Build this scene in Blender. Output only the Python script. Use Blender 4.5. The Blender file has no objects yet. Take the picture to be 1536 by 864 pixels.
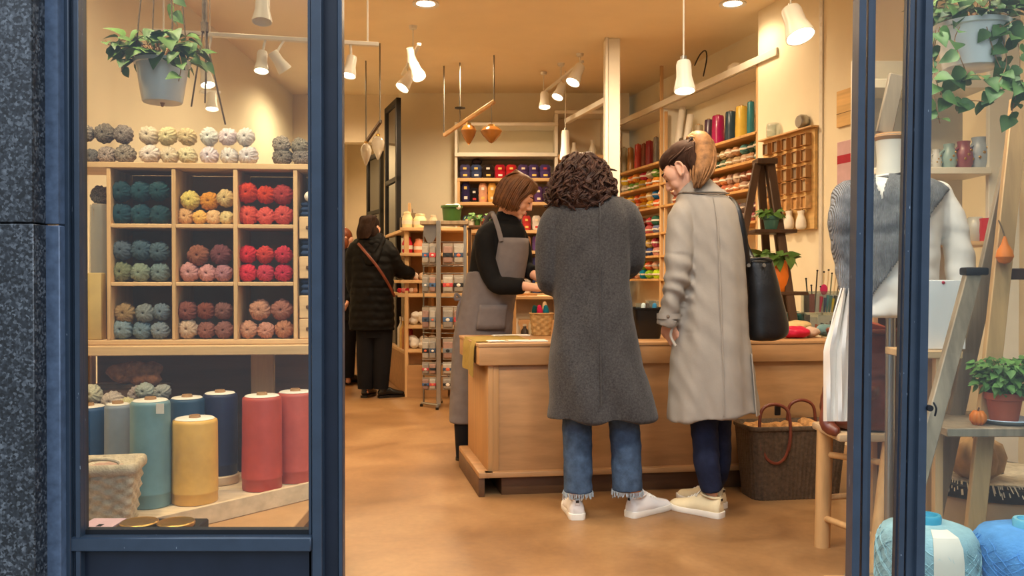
import bpy, bmesh, math, random
from mathutils import Vector, Matrix, Euler, noise
R = random.Random(7)
SC = bpy.context.scene
COL = SC.collection
PI = math.pi
FPX, HCAM = 1300.0, 1.08
PITCH = math.atan(12 / FPX)
CP, SP = math.cos(PITCH), math.sin(PITCH)

# ---------------------------------------------------------------- view helpers
def ray(u, v):
    a = (u - 768) / FPX; b = (v - 432) / FPX
    return Vector((a, CP - b * SP, -SP - b * CP))
def W(u, v, Y):                       # point seen at (u,v) lying at depth Y
    d = ray(u, v); t = Y / d.y
    return Vector((d.x * t, Y, HCAM + d.z * t))
def G(u, v, Z=0.0):                   # point seen at (u,v) lying at height Z
    d = ray(u, v); t = (Z - HCAM) / d.z
    return Vector((d.x * t, d.y * t, Z))
def PX(n, Y): return n * Y / FPX      # n pixels at depth Y, in metres

# ---------------------------------------------------------------- mesh builder
def catmull(rows, sub):
    if sub <= 1 or len(rows) < 3: return rows
    out = []
    n = len(rows)
    for i in range(n - 1):
        p0 = rows[max(i - 1, 0)]; p1 = rows[i]; p2 = rows[i + 1]; p3 = rows[min(i + 2, n - 1)]
        for k in range(sub):
            t = k / sub
            out.append([0.5 * ((2 * b) + (-a + c) * t + (2 * a - 5 * b + 4 * c - d) * t * t + (-a + 3 * b - 3 * c + d) * t ** 3)
                        for a, b, c, d in zip(p0, p1, p2, p3)])
    out.append(list(rows[-1]))
    return out

class MB:
    def __init__(s): s.bm = bmesh.new()
    def ring_faces(s, rings, closed=True, cap=True):
        f = s.bm.faces
        for a, b in zip(rings[:-1], rings[1:]):
            n = len(a)
            for i in range(n if closed else n - 1):
                j = (i + 1) % n
                try: f.new((a[i], a[j], b[j], b[i]))
                except ValueError: pass
        if cap:
            for r, rev in ((rings[0], True), (rings[-1], False)):
                try: f.new(r[::-1] if rev else r)
                except ValueError: pass
    def box(s, c, size, rz=0.0, rot=None, bev=0.0, seg=1, M=None):
        m = M if M is not None else Matrix.Translation(Vector(c)) @ (rot.to_4x4() if rot is not None else Matrix.Rotation(rz, 4, 'Z'))
        vs = [s.bm.verts.new(m @ Vector((x * size[0] / 2, y * size[1] / 2, z * size[2] / 2))) for x in (-1, 1) for y in (-1, 1) for z in (-1, 1)]
        fs = [s.bm.faces.new([vs[i] for i in q]) for q in ((0, 1, 3, 2), (4, 6, 7, 5), (0, 4, 5, 1), (2, 3, 7, 6), (0, 2, 6, 4), (1, 5, 7, 3))]
        if bev > 0:
            es = list({e for f in fs for e in f.edges})
            bmesh.ops.bevel(s.bm, geom=es, offset=bev, segments=seg, affect='EDGES', profile=0.5)
        return s
    def bb(s, x0, x1, y0, y1, z0, z1, bev=0.0, seg=1):
        return s.box(((x0 + x1) / 2, (y0 + y1) / 2, (z0 + z1) / 2), (abs(x1 - x0), abs(y1 - y0), abs(z1 - z0)), bev=bev, seg=seg)
    def beam(s, a, b, w, t, ref=(0, 0, 1), bev=0.0):   # rectangular bar a-b; w along ref-ish, t across
        a = Vector(a); b = Vector(b); d = (b - a); L = d.length; d.normalize()
        r = Vector(ref); x = d.cross(r)
        if x.length < 1e-4: x = d.cross(Vector((1, 0, 0)))
        x.normalize(); y = x.cross(d).normalized()
        m = Matrix((x, y, d)).transposed().to_4x4(); m.translation = (a + b) / 2
        return s.box(None, (t, w, L), M=m, bev=bev)
    def tube(s, pts, rad, n=10, ref=(0, 1, 0), sub=1, rnd=False, cap=True, exp=2.0, closed=False):
        rows = []
        for i, p in enumerate(pts):
            r = rad[min(i, len(rad) - 1)] if isinstance(rad, list) else rad
            if not isinstance(r, (list, tuple)): r = (r, r)
            rows.append([p[0], p[1], p[2], r[0], r[1]])
        rows = catmull(rows, sub)
        P = [Vector(q[:3]) for q in rows]; rr = [(q[3], q[4]) for q in rows]
        N = len(P); T = []
        for i in range(N):
            if closed: t = P[(i + 1) % N] - P[i - 1]
            else: t = P[min(i + 1, N - 1)] - P[max(i - 1, 0)]
            T.append(t.normalized() if t.length > 1e-9 else Vector((0, 0, 1)))
        ref = Vector(ref); frames = []
        last = None
        for t in T:
            x = t.cross(ref)
            if x.length < 0.15:
                x = last if last is not None else t.cross(Vector((0.3, 0.2, 1)))
                x = x - t * x.dot(t)
            x.normalize()
            if last is not None and x.dot(last) < 0: x = -x
            last = x
            frames.append((x, t.cross(x).normalized()))
        spec = [(P[i], frames[i], rr[i], T[i]) for i in range(N)]
        if rnd and not closed:
            add0 = []; add1 = []
            for a in (80, 55, 28):
                ca, sa = math.cos(math.radians(a)), math.sin(math.radians(a))
                m0 = min(rr[0]); m1 = min(rr[-1])
                add0.append((P[0] - T[0] * m0 * sa, frames[0], (rr[0][0] * ca, rr[0][1] * ca), T[0]))
                add1.insert(0, (P[-1] + T[-1] * m1 * sa, frames[-1], (rr[-1][0] * ca, rr[-1][1] * ca), T[-1]))
            spec = add0 + spec + add1
        rings = []
        for p, (x, y), (ra, rb), t in spec:
            ring = []
            for k in range(n):
                a = 2 * PI * k / n; c, d = math.cos(a), math.sin(a)
                if exp != 2.0:
                    c = math.copysign(abs(c) ** (2 / exp), c); d = math.copysign(abs(d) ** (2 / exp), d)
                ring.append(s.bm.verts.new(p + x * (ra * c) + y * (rb * d)))
            rings.append(ring)
        if closed: rings.append(rings[0])
        s.ring_faces(rings, True, cap and not closed)
        return s
    def lathe(s, prof, c=(0, 0, 0), n=24, M=None, cap=True, fn=None):
        m = M if M is not None else Matrix.Translation(Vector(c))
        rings = []
        for i, (r, z) in enumerate(prof):
            ring = []
            for k in range(n):
                a = 2 * PI * k / n
                q = r if fn is None else r + fn(a, i, z)
                ring.append(s.bm.verts.new(m @ Vector((q * math.cos(a), q * math.sin(a), z))))
            rings.append(ring)
        s.ring_faces(rings, True, cap)
        return s
    def ell(s, c, r, M=None, n=18, m=11):
        if not isinstance(r, (list, tuple)): r = (r, r, r)
        base = (M if M is not None else Matrix.Identity(4)) @ Matrix.Translation(Vector(c))
        rings = []
        for i in range(m + 1):
            t = PI * (0.03 + 0.94 * i / m)
            rings.append([s.bm.verts.new(base @ Vector((r[0] * math.sin(t) * math.cos(2 * PI * k / n), r[1] * math.sin(t) * math.sin(2 * PI * k / n), -r[2] * math.cos(t)))) for k in range(n)])
        s.ring_faces(rings)
        return s
    def rings(s, secs, n=28, exp=2.3, sub=1, cap=True, fn=None):
        """stacked horizontal rings: (x, y, z, rx, ry, rot, tiltx)"""
        secs = catmull([list(q) + [0] * (7 - len(q)) for q in secs], sub)
        out = []
        for i, (x, y, z, rx, ry, ro, ti) in enumerate(secs):
            ring = []
            for k in range(n):
                a = 2 * PI * k / n; c, d = math.cos(a), math.sin(a)
                c = math.copysign(abs(c) ** (2 / exp), c); d = math.copysign(abs(d) ** (2 / exp), d)
                f = 1 if fn is None else fn(a, i / (len(secs) - 1), z)
                px, py = rx * c * f, ry * d * f
                ring.append(s.bm.verts.new((x + px * math.cos(ro) - py * math.sin(ro), y + px * math.sin(ro) + py * math.cos(ro), z + ti * px)))
            out.append(ring)
        s.ring_faces(out, True, cap)
        return s
    def prism(s, poly, z0, z1, M=None, bev=0.0):
        m = M if M is not None else Matrix.Identity(4)
        a = [s.bm.verts.new(m @ Vector((x, y, z0))) for x, y in poly]
        b = [s.bm.verts.new(m @ Vector((x, y, z1))) for x, y in poly]
        fs = []
        n = len(poly)
        for i in range(n): fs.append(s.bm.faces.new((a[i], a[(i + 1) % n], b[(i + 1) % n], b[i])))
        fs.append(s.bm.faces.new(a[::-1])); fs.append(s.bm.faces.new(b))
        if bev: bmesh.ops.bevel(s.bm, geom=list({e for f in fs for e in f.edges}), offset=bev, segments=2, affect='EDGES', profile=0.5)
        return s
    def sheet(s, rows, thick=0.004):
        """grid of points (list of rows) thickened along its normals"""
        R_, C_ = len(rows), len(rows[0])
        P = [[Vector(p) for p in r] for r in rows]
        N = [[None] * C_ for _ in range(R_)]
        for i in range(R_):
            for j in range(C_):
                du = P[i][min(j + 1, C_ - 1)] - P[i][max(j - 1, 0)]
                dv = P[min(i + 1, R_ - 1)][j] - P[max(i - 1, 0)][j]
                nn = du.cross(dv); N[i][j] = nn.normalized() if nn.length > 1e-12 else Vector((0, 0, 1))
        A = [[s.bm.verts.new(P[i][j] + N[i][j] * thick / 2) for j in range(C_)] for i in range(R_)]
        B = [[s.bm.verts.new(P[i][j] - N[i][j] * thick / 2) for j in range(C_)] for i in range(R_)]
        f = s.bm.faces
        for i in range(R_ - 1):
            for j in range(C_ - 1):
                f.new((A[i][j], A[i][j + 1], A[i + 1][j + 1], A[i + 1][j])); f.new((B[i][j], B[i + 1][j], B[i + 1][j + 1], B[i][j + 1]))
        for i in range(R_ - 1):
            f.new((A[i][0], A[i + 1][0], B[i + 1][0], B[i][0])); f.new((A[i][-1], B[i][-1], B[i + 1][-1], A[i + 1][-1]))
        for j in range(C_ - 1):
            f.new((A[0][j], B[0][j], B[0][j + 1], A[0][j + 1])); f.new((A[-1][j], A[-1][j + 1], B[-1][j + 1], B[-1][j]))
        return s
    def leaf(s, p, d, up, L, wd=0.8, curl=0.25):
        d = Vector(d).normalized(); up = Vector(up); x = d.cross(up)
        if x.length < 1e-3: x = Vector((1, 0, 0))
        x.normalize(); nn = x.cross(d).normalized(); p = Vector(p)
        prof = ((0, .02), (.08, .34), (.25, .5), (.5, .42), (.78, .2), (1, .0))
        rows = []
        for t, w in prof:
            c = p + d * (t * L) - nn * (curl * L * t * t)
            e = w * L * wd
            rows.append((s.bm.verts.new(c - x * e + nn * e * .25), s.bm.verts.new(c), s.bm.verts.new(c + x * e + nn * e * .25)))
        for a, b in zip(rows[:-1], rows[1:]):
            for j in (0, 1): s.bm.faces.new((a[j], a[j + 1], b[j + 1], b[j]))
        return s
    def to_mesh(s, name, recalc=True):
        if recalc: bmesh.ops.recalc_face_normals(s.bm, faces=s.bm.faces[:])
        me = bpy.data.meshes.new(name); s.bm.to_mesh(me); s.bm.free()
        return me
    def build(s, name, m, parent=None, smooth=True, recalc=True, angle=40):
        return link_mesh(s.to_mesh(name, recalc), name, m, parent, smooth, angle)
    def solid(s, name, m, parent=None, voxel=0.006, sm=6, fold=None):
        """union of everything in the builder, as one continuous skin"""
        me = s.to_mesh(name + '_src')
        ob = bpy.data.objects.new('tmp', me); COL.objects.link(ob)
        md = ob.modifiers.new('r', 'REMESH'); md.mode = 'VOXEL'; md.voxel_size = voxel
        if sm:
            m2 = ob.modifiers.new('s', 'SMOOTH'); m2.factor = 0.5; m2.iterations = sm
        dg = bpy.context.evaluated_depsgraph_get(); dg.update()
        out = bpy.data.meshes.new_from_object(ob.evaluated_get(dg))
        bpy.data.objects.remove(ob); bpy.data.meshes.remove(me)
        if fold is not None:
            out.update()
            nv = [v.normal.copy() for v in out.vertices]
            for v, nn in zip(out.vertices, nv):
                v.co += nn * fold(v.co, nn)
            out.update()
        out.name = name
        return link_mesh(out, name, m, parent, True, 180)

def world_of(o):
    m = o.matrix_basis.copy()
    return world_of(o.parent) @ m if o.parent else m
def link_mesh(me, name, m, parent=None, smooth=True, angle=40):
    if parent is not None: me.transform(world_of(parent).inverted())
    if smooth:
        for p in me.polygons: p.use_smooth = True
        if angle < 180: me.set_sharp_from_angle(angle=math.radians(angle))
    me.materials.append(m)
    o = bpy.data.objects.new(name, me); COL.objects.link(o)
    if parent is not None: o.parent = parent
    return o
def tag(o, label, cat, group=None, kind=None):
    if label: o['label'] = label
    if cat: o['category'] = cat
    if group: o['group'] = group
    if kind: o['kind'] = kind
    return o
def thing(name, label, cat, loc=(0, 0, 0), rz=0.0, group=None, kind=None):
    o = bpy.data.objects.new(name, None); COL.objects.link(o)
    o.empty_display_size = 0.05
    o.location = loc; o.rotation_euler = (0, 0, rz)
    return tag(o, label, cat, group, kind)
def struct(o): o['kind'] = 'structure'; return o
def kids(o): return [c for c in list(COL.objects) if c.parent == o]
def copy_tree(o, parent=None):
    c = o.copy(); COL.objects.link(c)
    if parent is not None: c.parent = parent
    for ch in list(o.children): copy_tree(ch, c)
    return c
def dup(o, label, loc, rot=None, scale=None, color=None, group=None):
    c = copy_tree(o)
    c.location = loc
    if rot is not None: c.rotation_euler = rot
    if scale is not None: c.scale = scale if isinstance(scale, (tuple, list)) else (scale,) * 3
    c['label'] = label
    if group: c['group'] = group
    if color is not None: c.color = tuple(color) + (1.0,) if len(color) == 3 else color
    return c

# ---------------------------------------------------------------- materials
def lin(c): return tuple(((x / 255) / 12.92 if x <= 10.3 else (((x / 255) + 0.055) / 1.055) ** 2.4) for x in c)
def nodes(name):
    m = bpy.data.materials.new(name); m.use_nodes = True
    nt = m.node_tree; nt.nodes.clear()
    return m, nt, nt.nodes, nt.links
def scale_rgb(c, f): return tuple(min(255, x * f) for x in c)
def mat(name, rgb, rough=0.6, spec=0.3, metal=0.0, var=0.12, vs=9.0, bump=0.0, bs=120.0, stretch=(1, 1, 1), coat=0.0, objcol=False, sheen=0.0, kind='noise', alpha=None, trans=0.0):
    m, nt, N, L = nodes(name)
    out = N.new('ShaderNodeOutputMaterial'); b = N.new('ShaderNodeBsdfPrincipled')
    L.new(b.outputs[0], out.inputs[0])
    b.inputs['Roughness'].default_value = rough; b.inputs['Specular IOR Level'].default_value = spec
    b.inputs['Metallic'].default_value = metal; b.inputs['Coat Weight'].default_value = coat
    b.inputs['Coat Roughness'].default_value = 0.08
    b.inputs['Sheen Weight'].default_value = sheen
    b.inputs['Transmission Weight'].default_value = trans
    tc = N.new('ShaderNodeTexCoord'); mp = N.new('ShaderNodeMapping'); mp.inputs['Scale'].default_value = stretch
    L.new(tc.outputs['Object'], mp.inputs[0])
    nz = N.new('ShaderNodeTexNoise'); nz.inputs['Scale'].default_value = vs; nz.inputs['Detail'].default_value = 6; nz.inputs['Roughness'].default_value = 0.6
    L.new(mp.outputs[0], nz.inputs['Vector'])
    ramp = N.new('ShaderNodeMapRange'); ramp.inputs[1].default_value = 0.3; ramp.inputs[2].default_value = 0.7
    ramp.inputs[3].default_value = 1 - var; ramp.inputs[4].default_value = 1 + var
    L.new(nz.outputs['Fac'], ramp.inputs[0])
    mul = N.new('ShaderNodeMix'); mul.data_type = 'RGBA'; mul.blend_type = 'MULTIPLY'; mul.inputs[0].default_value = 1
    if objcol:
        oi = N.new('ShaderNodeObjectInfo'); L.new(oi.outputs['Color'], mul.inputs[6])
    else: mul.inputs[6].default_value = lin(rgb) + (1,)
    L.new(ramp.outputs[0], mul.inputs[7]); L.new(mul.outputs[2], b.inputs['Base Color'])
    if bump:
        if kind == 'wave':
            t = N.new('ShaderNodeTexWave'); t.inputs['Scale'].default_value = bs; t.inputs['Distortion'].default_value = 3; t.inputs['Detail'].default_value = 2
            L.new(tc.outputs['Object'], t.inputs['Vector']); o = t.outputs['Fac']
        else:
            t = N.new('ShaderNodeTexNoise'); t.inputs['Scale'].default_value = bs; t.inputs['Detail'].default_value = 3
            L.new(mp.outputs[0], t.inputs['Vector']); o = t.outputs['Fac']
        bp = N.new('ShaderNodeBump'); bp.inputs['Strength'].default_value = bump; bp.inputs['Distance'].default_value = 0.004
        L.new(o, bp.inputs['Height']); L.new(bp.outputs[0], b.inputs['Normal'])
    return m
def wood(name, rgb, axis='x', rough=0.5, var=0.22, spec=0.3, sc=1.0, bump=0.15):
    st = {'x': (0.6, 9, 9), 'y': (9, 0.6, 9), 'z': (9, 9, 0.6)}[axis]
    return mat(name, rgb, rough, spec, var=var, vs=2.2 * sc, stretch=st, bump=bump, bs=8 * sc)
def emit(name, rgb, s):
    m, nt, N, L = nodes(name)
    out = N.new('ShaderNodeOutputMaterial'); e = N.new('ShaderNodeEmission')
    e.inputs[0].default_value = lin(rgb) + (1,); e.inputs[1].default_value = s
    L.new(e.outputs[0], out.inputs[0]); return m
def clear(name, tint=(245, 248, 246), ior=1.45, rough=0.0, refl=1.0, body=0.0, bodyc=(200, 200, 200)):
    """thin pane: clear in transmission, mirror-like by its Fresnel"""
    m, nt, N, L = nodes(name)
    out = N.new('ShaderNodeOutputMaterial'); mx = N.new('ShaderNodeMixShader')
    fr = N.new('ShaderNodeFresnel'); fr.inputs['IOR'].default_value = ior
    tr = N.new('ShaderNodeBsdfTransparent'); tr.inputs[0].default_value = lin(tint) + (1,)
    gl = N.new('ShaderNodeBsdfGlossy'); gl.inputs['Roughness'].default_value = rough; gl.inputs[0].default_value = (refl, refl, refl, 1)
    ge = N.new('ShaderNodeNewGeometry'); mm = N.new('ShaderNodeMath'); mm.operation = 'MULTIPLY_ADD'; mm.inputs[1].default_value = -1.7; mm.inputs[2].default_value = 1.7
    m3 = N.new('ShaderNodeMath'); m3.operation = 'MULTIPLY'; m3.use_clamp = True      # both faces' reflection counted once, on the outer face
    L.new(ge.outputs['Backfacing'], mm.inputs[0]); L.new(fr.outputs[0], m3.inputs[0]); L.new(mm.outputs[0], m3.inputs[1])
    L.new(m3.outputs[0], mx.inputs[0]); L.new(gl.outputs[0], mx.inputs[2])
    if body > 0:
        df = N.new('ShaderNodeBsdfDiffuse'); df.inputs[0].default_value = lin(bodyc) + (1,)
        m2 = N.new('ShaderNodeMixShader'); m2.inputs[0].default_value = body
        L.new(tr.outputs[0], m2.inputs[1]); L.new(df.outputs[0], m2.inputs[2]); L.new(m2.outputs[0], mx.inputs[1])
    else: L.new(tr.outputs[0], mx.inputs[1])
    L.new(mx.outputs[0], out.inputs[0]); return m

def granite():
    m, nt, N, L = nodes('granite')
    out = N.new('ShaderNodeOutputMaterial'); b = N.new('ShaderNodeBsdfPrincipled'); L.new(b.outputs[0], out.inputs[0])
    b.inputs['Roughness'].default_value = 0.35
    tc = N.new('ShaderNodeTexCoord')
    v = N.new('ShaderNodeTexVoronoi'); v.inputs['Scale'].default_value = 190; v.inputs['Randomness'].default_value = 1
    nz = N.new('ShaderNodeTexNoise'); nz.inputs['Scale'].default_value = 70; nz.inputs['Detail'].default_value = 6
    n2 = N.new('ShaderNodeTexNoise'); n2.inputs['Scale'].default_value = 4
    for q in (v, nz, n2): L.new(tc.outputs['Object'], q.inputs['Vector'])
    sep = N.new('ShaderNodeSeparateColor'); L.new(v.outputs['Color'], sep.inputs[0])
    a = N.new('ShaderNodeMath'); a.operation = 'MULTIPLY'; L.new(sep.outputs[0], a.inputs[0]); L.new(nz.outputs['Fac'], a.inputs[1])
    a2 = N.new('ShaderNodeMath'); a2.operation = 'MULTIPLY_ADD'; L.new(n2.outputs['Fac'], a2.inputs[0]); a2.inputs[1].default_value = 0.25; L.new(a.outputs[0], a2.inputs[2])
    r = N.new('ShaderNodeValToRGB'); L.new(a2.outputs[0], r.inputs[0])
    e = r.color_ramp.elements; e[0].position = 0.16; e[0].color = lin((18, 20, 22)) + (1,); e[1].position = 0.75; e[1].color = lin((100, 105, 110)) + (1,)
    k = e.new(0.4); k.color = lin((40, 44, 49)) + (1,)
    L.new(r.outputs[0], b.inputs['Base Color'])
    return m
def concrete():
    m, nt, N, L = nodes('polished_concrete')
    out = N.new('ShaderNodeOutputMaterial'); b = N.new('ShaderNodeBsdfPrincipled'); L.new(b.outputs[0], out.inputs[0])
    tc = N.new('ShaderNodeTexCoord')
    n1 = N.new('ShaderNodeTexNoise'); n1.inputs['Scale'].default_value = 1.6; n1.inputs['Detail'].default_value = 9; n1.inputs['Roughness'].default_value = 0.62; n1.inputs['Distortion'].default_value = 0.6
    n2 = N.new('ShaderNodeTexNoise'); n2.inputs['Scale'].default_value = 34; n2.inputs['Detail'].default_value = 4
    for q in (n1, n2): L.new(tc.outputs['Object'], q.inputs['Vector'])
    r = N.new('ShaderNodeValToRGB'); L.new(n1.outputs['Fac'], r.inputs[0])
    e = r.color_ramp.elements; e[0].position = 0.3; e[0].color = lin((120, 86, 54)) + (1,); e[1].position = 0.72; e[1].color = lin((168, 132, 90)) + (1,)
    k = e.new(0.5); k.color = lin((148, 110, 71)) + (1,)
    mx = N.new('ShaderNodeMix'); mx.data_type = 'RGBA'; mx.blend_type = 'OVERLAY'; mx.inputs[0].default_value = 0.18
    L.new(r.outputs[0], mx.inputs[6]); L.new(n2.outputs['Fac'], mx.inputs[7]); L.new(mx.outputs[2], b.inputs['Base Color'])
    rr = N.new('ShaderNodeMapRange'); rr.inputs[3].default_value = 0.28; rr.inputs[4].default_value = 0.5; L.new(n1.outputs['Fac'], rr.inputs[0]); L.new(rr.outputs[0], b.inputs['Roughness'])
    b.inputs['Specular IOR Level'].default_value = 0.35
    return m

M = {}
M['granite'] = granite()
M['granite_edge'] = mat('granite_edge', (78, 92, 112), 0.3, 0.4, var=0.3, vs=40)  # lighter blue than the granite: sky reflection on polished stone put into the colour
M['navy'] = mat('navy_gloss_paint', (44, 56, 70), 0.32, 0.5, var=0.15, vs=14, bump=0.05, bs=40)
_m = M['navy']; _n = _m.node_tree.nodes; _l = _m.node_tree.links                 # old paint with pale chips
_b = next(q for q in _n if q.type == 'BSDF_PRINCIPLED'); _c = _b.inputs['Base Color'].links[0].from_socket
_t = _n.new('ShaderNodeTexCoord'); _mp = _n.new('ShaderNodeMapping'); _mp.inputs['Scale'].default_value = (1, 1, .22); _l.new(_t.outputs['Object'], _mp.inputs[0])
_z = _n.new('ShaderNodeTexNoise'); _z.inputs['Scale'].default_value = 170; _z.inputs['Detail'].default_value = 2; _l.new(_mp.outputs[0], _z.inputs['Vector'])
_r = _n.new('ShaderNodeMapRange'); _r.inputs[1].default_value = .735; _r.inputs[2].default_value = .76; _l.new(_z.outputs['Fac'], _r.inputs[0])
_x = _n.new('ShaderNodeMix'); _x.data_type = 'RGBA'; _l.new(_r.outputs[0], _x.inputs[0]); _l.new(_c, _x.inputs[6]); _x.inputs[7].default_value = lin((150, 160, 170)) + (1,); _l.new(_x.outputs[2], _b.inputs['Base Color'])
M['navy_shaded'] = mat('navy_recess_shade', (22, 30, 44), 0.4, 0.4, var=0.2, vs=10)  # navy paint darkened, shade of the recesses put into the colour
M['rubber'] = mat('glazing_rubber', (20, 22, 26), 0.6)
M['pane'] = clear('window_glass')
M['floor'] = concrete()
M['wall'] = mat('plaster_wall', (240, 230, 204), 0.8, 0.15, var=0.03, vs=3)
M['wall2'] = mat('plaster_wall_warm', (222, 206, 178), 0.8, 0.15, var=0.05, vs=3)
M['ceiling'] = mat('plaster_ceiling', (246, 230, 200), 0.85, 0.1, var=0.05, vs=1.2)
M['white'] = mat('white_paint', (228, 222, 208), 0.45, 0.4, var=0.04)
M['whitemetal'] = mat('white_lamp_enamel', (230, 226, 216), 0.35, 0.5, var=0.02)
M['panel_grey'] = mat('grey_back_panel', (176, 160, 138), 0.8, var=0.1)  # plain grey-brown board colour
M['birch'] = wood('birch', (214, 176, 128), 'x')
M['birch_y'] = wood('birch_y', (214, 176, 128), 'y')
M['birch_z'] = wood('birch_z', (212, 172, 122), 'z')
M['ply'] = wood('counter_plywood', (176, 135, 93), 'x', var=0.16, rough=0.45)
M['ply_z'] = wood('counter_plywood_end', (182, 138, 90), 'z', var=0.16, rough=0.45)
M['plinth'] = wood('plinth_wood', (96, 68, 46), 'x')
M['shelfwood'] = wood('shelf_pine', (206, 160, 102), 'y')
M['pine'] = wood('pale_pine', (206, 164, 112), 'z')
M['pine_x'] = wood('pale_pine_x', (214, 186, 148), 'x')
M['greywood'] = wood('weathered_wood', (150, 132, 108), 'z', var=0.35)
M['darkwood'] = wood('dark_stained_wood', (74, 52, 36), 'z', var=0.3)
M['black_frame'] = mat('black_frame', (28, 27, 27), 0.5)
M['dark_glass'] = mat('dark_glass', (34, 34, 32), 0.08, 0.5, var=0.02)
M['steel'] = mat('brushed_steel', (170, 168, 162), 0.3, 0.5, metal=0.85, var=0.08)
M['wire'] = mat('grey_wire', (120, 118, 112), 0.4, 0.5, metal=0.6)
M['lamp'] = emit('lamp_glow', (255, 236, 200), 14.0)
M['brass'] = mat('brass', (190, 150, 80), 0.3, 0.5, metal=0.9)
M['yarn'] = mat('yarn', (255, 255, 255), 0.9, 0.1, var=0.3, vs=9, bump=0.6, bs=150, objcol=True, sheen=0.04)
M['yarn_grey'] = mat('tweed_yarn', (150, 140, 128), 0.9, 0.1, var=1.1, vs=7, stretch=(1, 1, 2.2), bump=0.6, bs=120, objcol=True)
M['mohair'] = mat('mohair_yarn', (255, 255, 255), 1.0, 0.05, var=0.3, vs=60, bump=1.0, bs=260, objcol=True, sheen=0.12)
M['wrapped'] = mat('wrapped_cone_yarn', (255, 255, 255), 0.42, 0.35, var=0.12, vs=14, bump=0.15, bs=60, objcol=True)
M['glossy'] = mat('glossy_wrap', (255, 255, 255), 0.25, 0.5, var=0.1, vs=12, objcol=True)
M['band'] = mat('paper_band', (232, 222, 204), 0.7, var=0.05)
M['paper'] = mat('white_paper', (240, 236, 228), 0.7, var=0.03)
M['kraft'] = mat('kraft_paper', (176, 132, 86), 0.75, var=0.1)
M['wicker_dark'] = mat('dark_wicker', (84, 68, 52), 0.6, 0.3, var=0.4, vs=60, bump=0.5, bs=200)
M['wicker'] = mat('pale_wicker', (204, 184, 152), 0.7, var=0.25, vs=50, bump=0.5, bs=200)
M['wicker_mid'] = mat('honey_wicker', (184, 146, 94), 0.7, var=0.3, vs=50, bump=0.5, bs=200)
M['jute'] = mat('jute_filling', (176, 130, 80), 0.9, var=0.5, vs=40, bump=1.0, bs=80)
M['leather'] = mat('brown_leather', (112, 54, 36), 0.35, 0.5, var=0.3, vs=12, bump=0.25, bs=40)
M['leather_black'] = mat('black_leather', (22, 22, 24), 0.38, 0.5, var=0.2, vs=14, bump=0.2, bs=90)
M['leaf'] = mat('ivy_leaf', (80, 112, 50), 0.5, 0.35, var=0.4, vs=14)
M['leaf_light'] = mat('light_leaf', (104, 136, 62), 0.5, 0.35, var=0.35, vs=14)
M['leaf_fern'] = mat('fern_leaf', (92, 134, 62), 0.55, var=0.35, vs=20)
M['soil'] = mat('soil', (52, 40, 30), 0.95, var=0.3, bump=0.6)
M['ceramic'] = mat('glazed_white_pot', (240, 238, 230), 0.22, 0.5, var=0.03, coat=0.3)
M['terracotta'] = mat('terracotta', (186, 92, 62), 0.7, var=0.12)
M['orange_pot'] = mat('orange_glazed_pot', (214, 112, 32), 0.4, var=0.15)
M['green_pot'] = mat('green_pot', (58, 96, 40), 0.35, 0.5, var=0.08)
M['teal_pot'] = mat('teal_pot', (66, 110, 100), 0.45)
M['saucer'] = mat('pale_blue_saucer', (176, 196, 214), 0.3, 0.5)
M['rope'] = mat('grey_brown_rope', (104, 84, 62), 0.9, var=0.3, vs=80, bump=0.5)
M['skin'] = mat('skin', (226, 172, 144), 0.5, 0.35, var=0.06, vs=12)
M['lip'] = mat('lips', (186, 98, 88), 0.45)
M['hair_dark'] = mat('dark_brown_hair', (44, 30, 24), 0.75, 0.1, var=0.45, vs=40, stretch=(1, 1, .3))
M['hair_curl'] = mat('curly_brown_hair', (66, 41, 31), 0.5, 0.3, var=0.6, vs=24)
M['hair_bob'] = mat('chestnut_hair', (96, 60, 33), 0.45, 0.35, var=0.45, vs=36)
M['hair_tail'] = mat('golden_ponytail_hair', (138, 98, 62), 0.6, 0.2, var=0.45, vs=40)
M['hair_root'] = mat('brown_hair', (54, 35, 26), 0.75, 0.1, var=0.4, vs=40)
M['grey_wool'] = mat('grey_wool_coat', (66, 64, 64), 0.95, 0.1, var=0.42, vs=130, bump=0.6, bs=300, sheen=0.15)
M['trench'] = mat('beige_trench_cotton', (152, 144, 134), 0.62, 0.25, var=0.06, vs=8, bump=0.12, bs=120)
M['trench_trim'] = mat('trench_lining', (120, 106, 92), 0.7)
M['denim'] = mat('blue_denim', (66, 84, 108), 0.85, 0.15, var=0.35, vs=26, bump=0.4, bs=300)
M['denim_dark'] = mat('navy_denim', (34, 40, 62), 0.85, 0.15, var=0.25, vs=26, bump=0.3, bs=300)
M['fray'] = mat('frayed_denim', (166, 180, 190), 0.9)
M['sneaker'] = mat('white_sneaker', (236, 232, 228), 0.5, 0.35, var=0.04)
M['sneaker_cream'] = mat('cream_sneaker', (226, 210, 172), 0.6, 0.3, var=0.08)
M['sole'] = mat('rubber_sole', (232, 226, 214), 0.6, var=0.04)
M['black_cloth'] = mat('black_jersey', (20, 20, 22), 0.85, 0.15, var=0.15, vs=20, bump=0.2)
M['black_trouser'] = mat('black_trousers', (22, 22, 26), 0.85, 0.15, var=0.15)
M['boot'] = mat('black_boot_leather', (16, 16, 17), 0.25, 0.5)
M['apron'] = mat('grey_apron_cotton', (112, 106, 108), 0.8, 0.2, var=0.08, vs=20, bump=0.15, bs=200)
M['puffer'] = mat('black_puffer_nylon', (8, 7, 7), 0.6, 0.15, var=0.15, vs=10, bump=0.15, bs=40)
M['knit'] = mat('grey_cable_knit', (134, 136, 138), 0.95, 0.1, var=0.25, vs=40, bump=0.9, bs=70, kind='wave')
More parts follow.
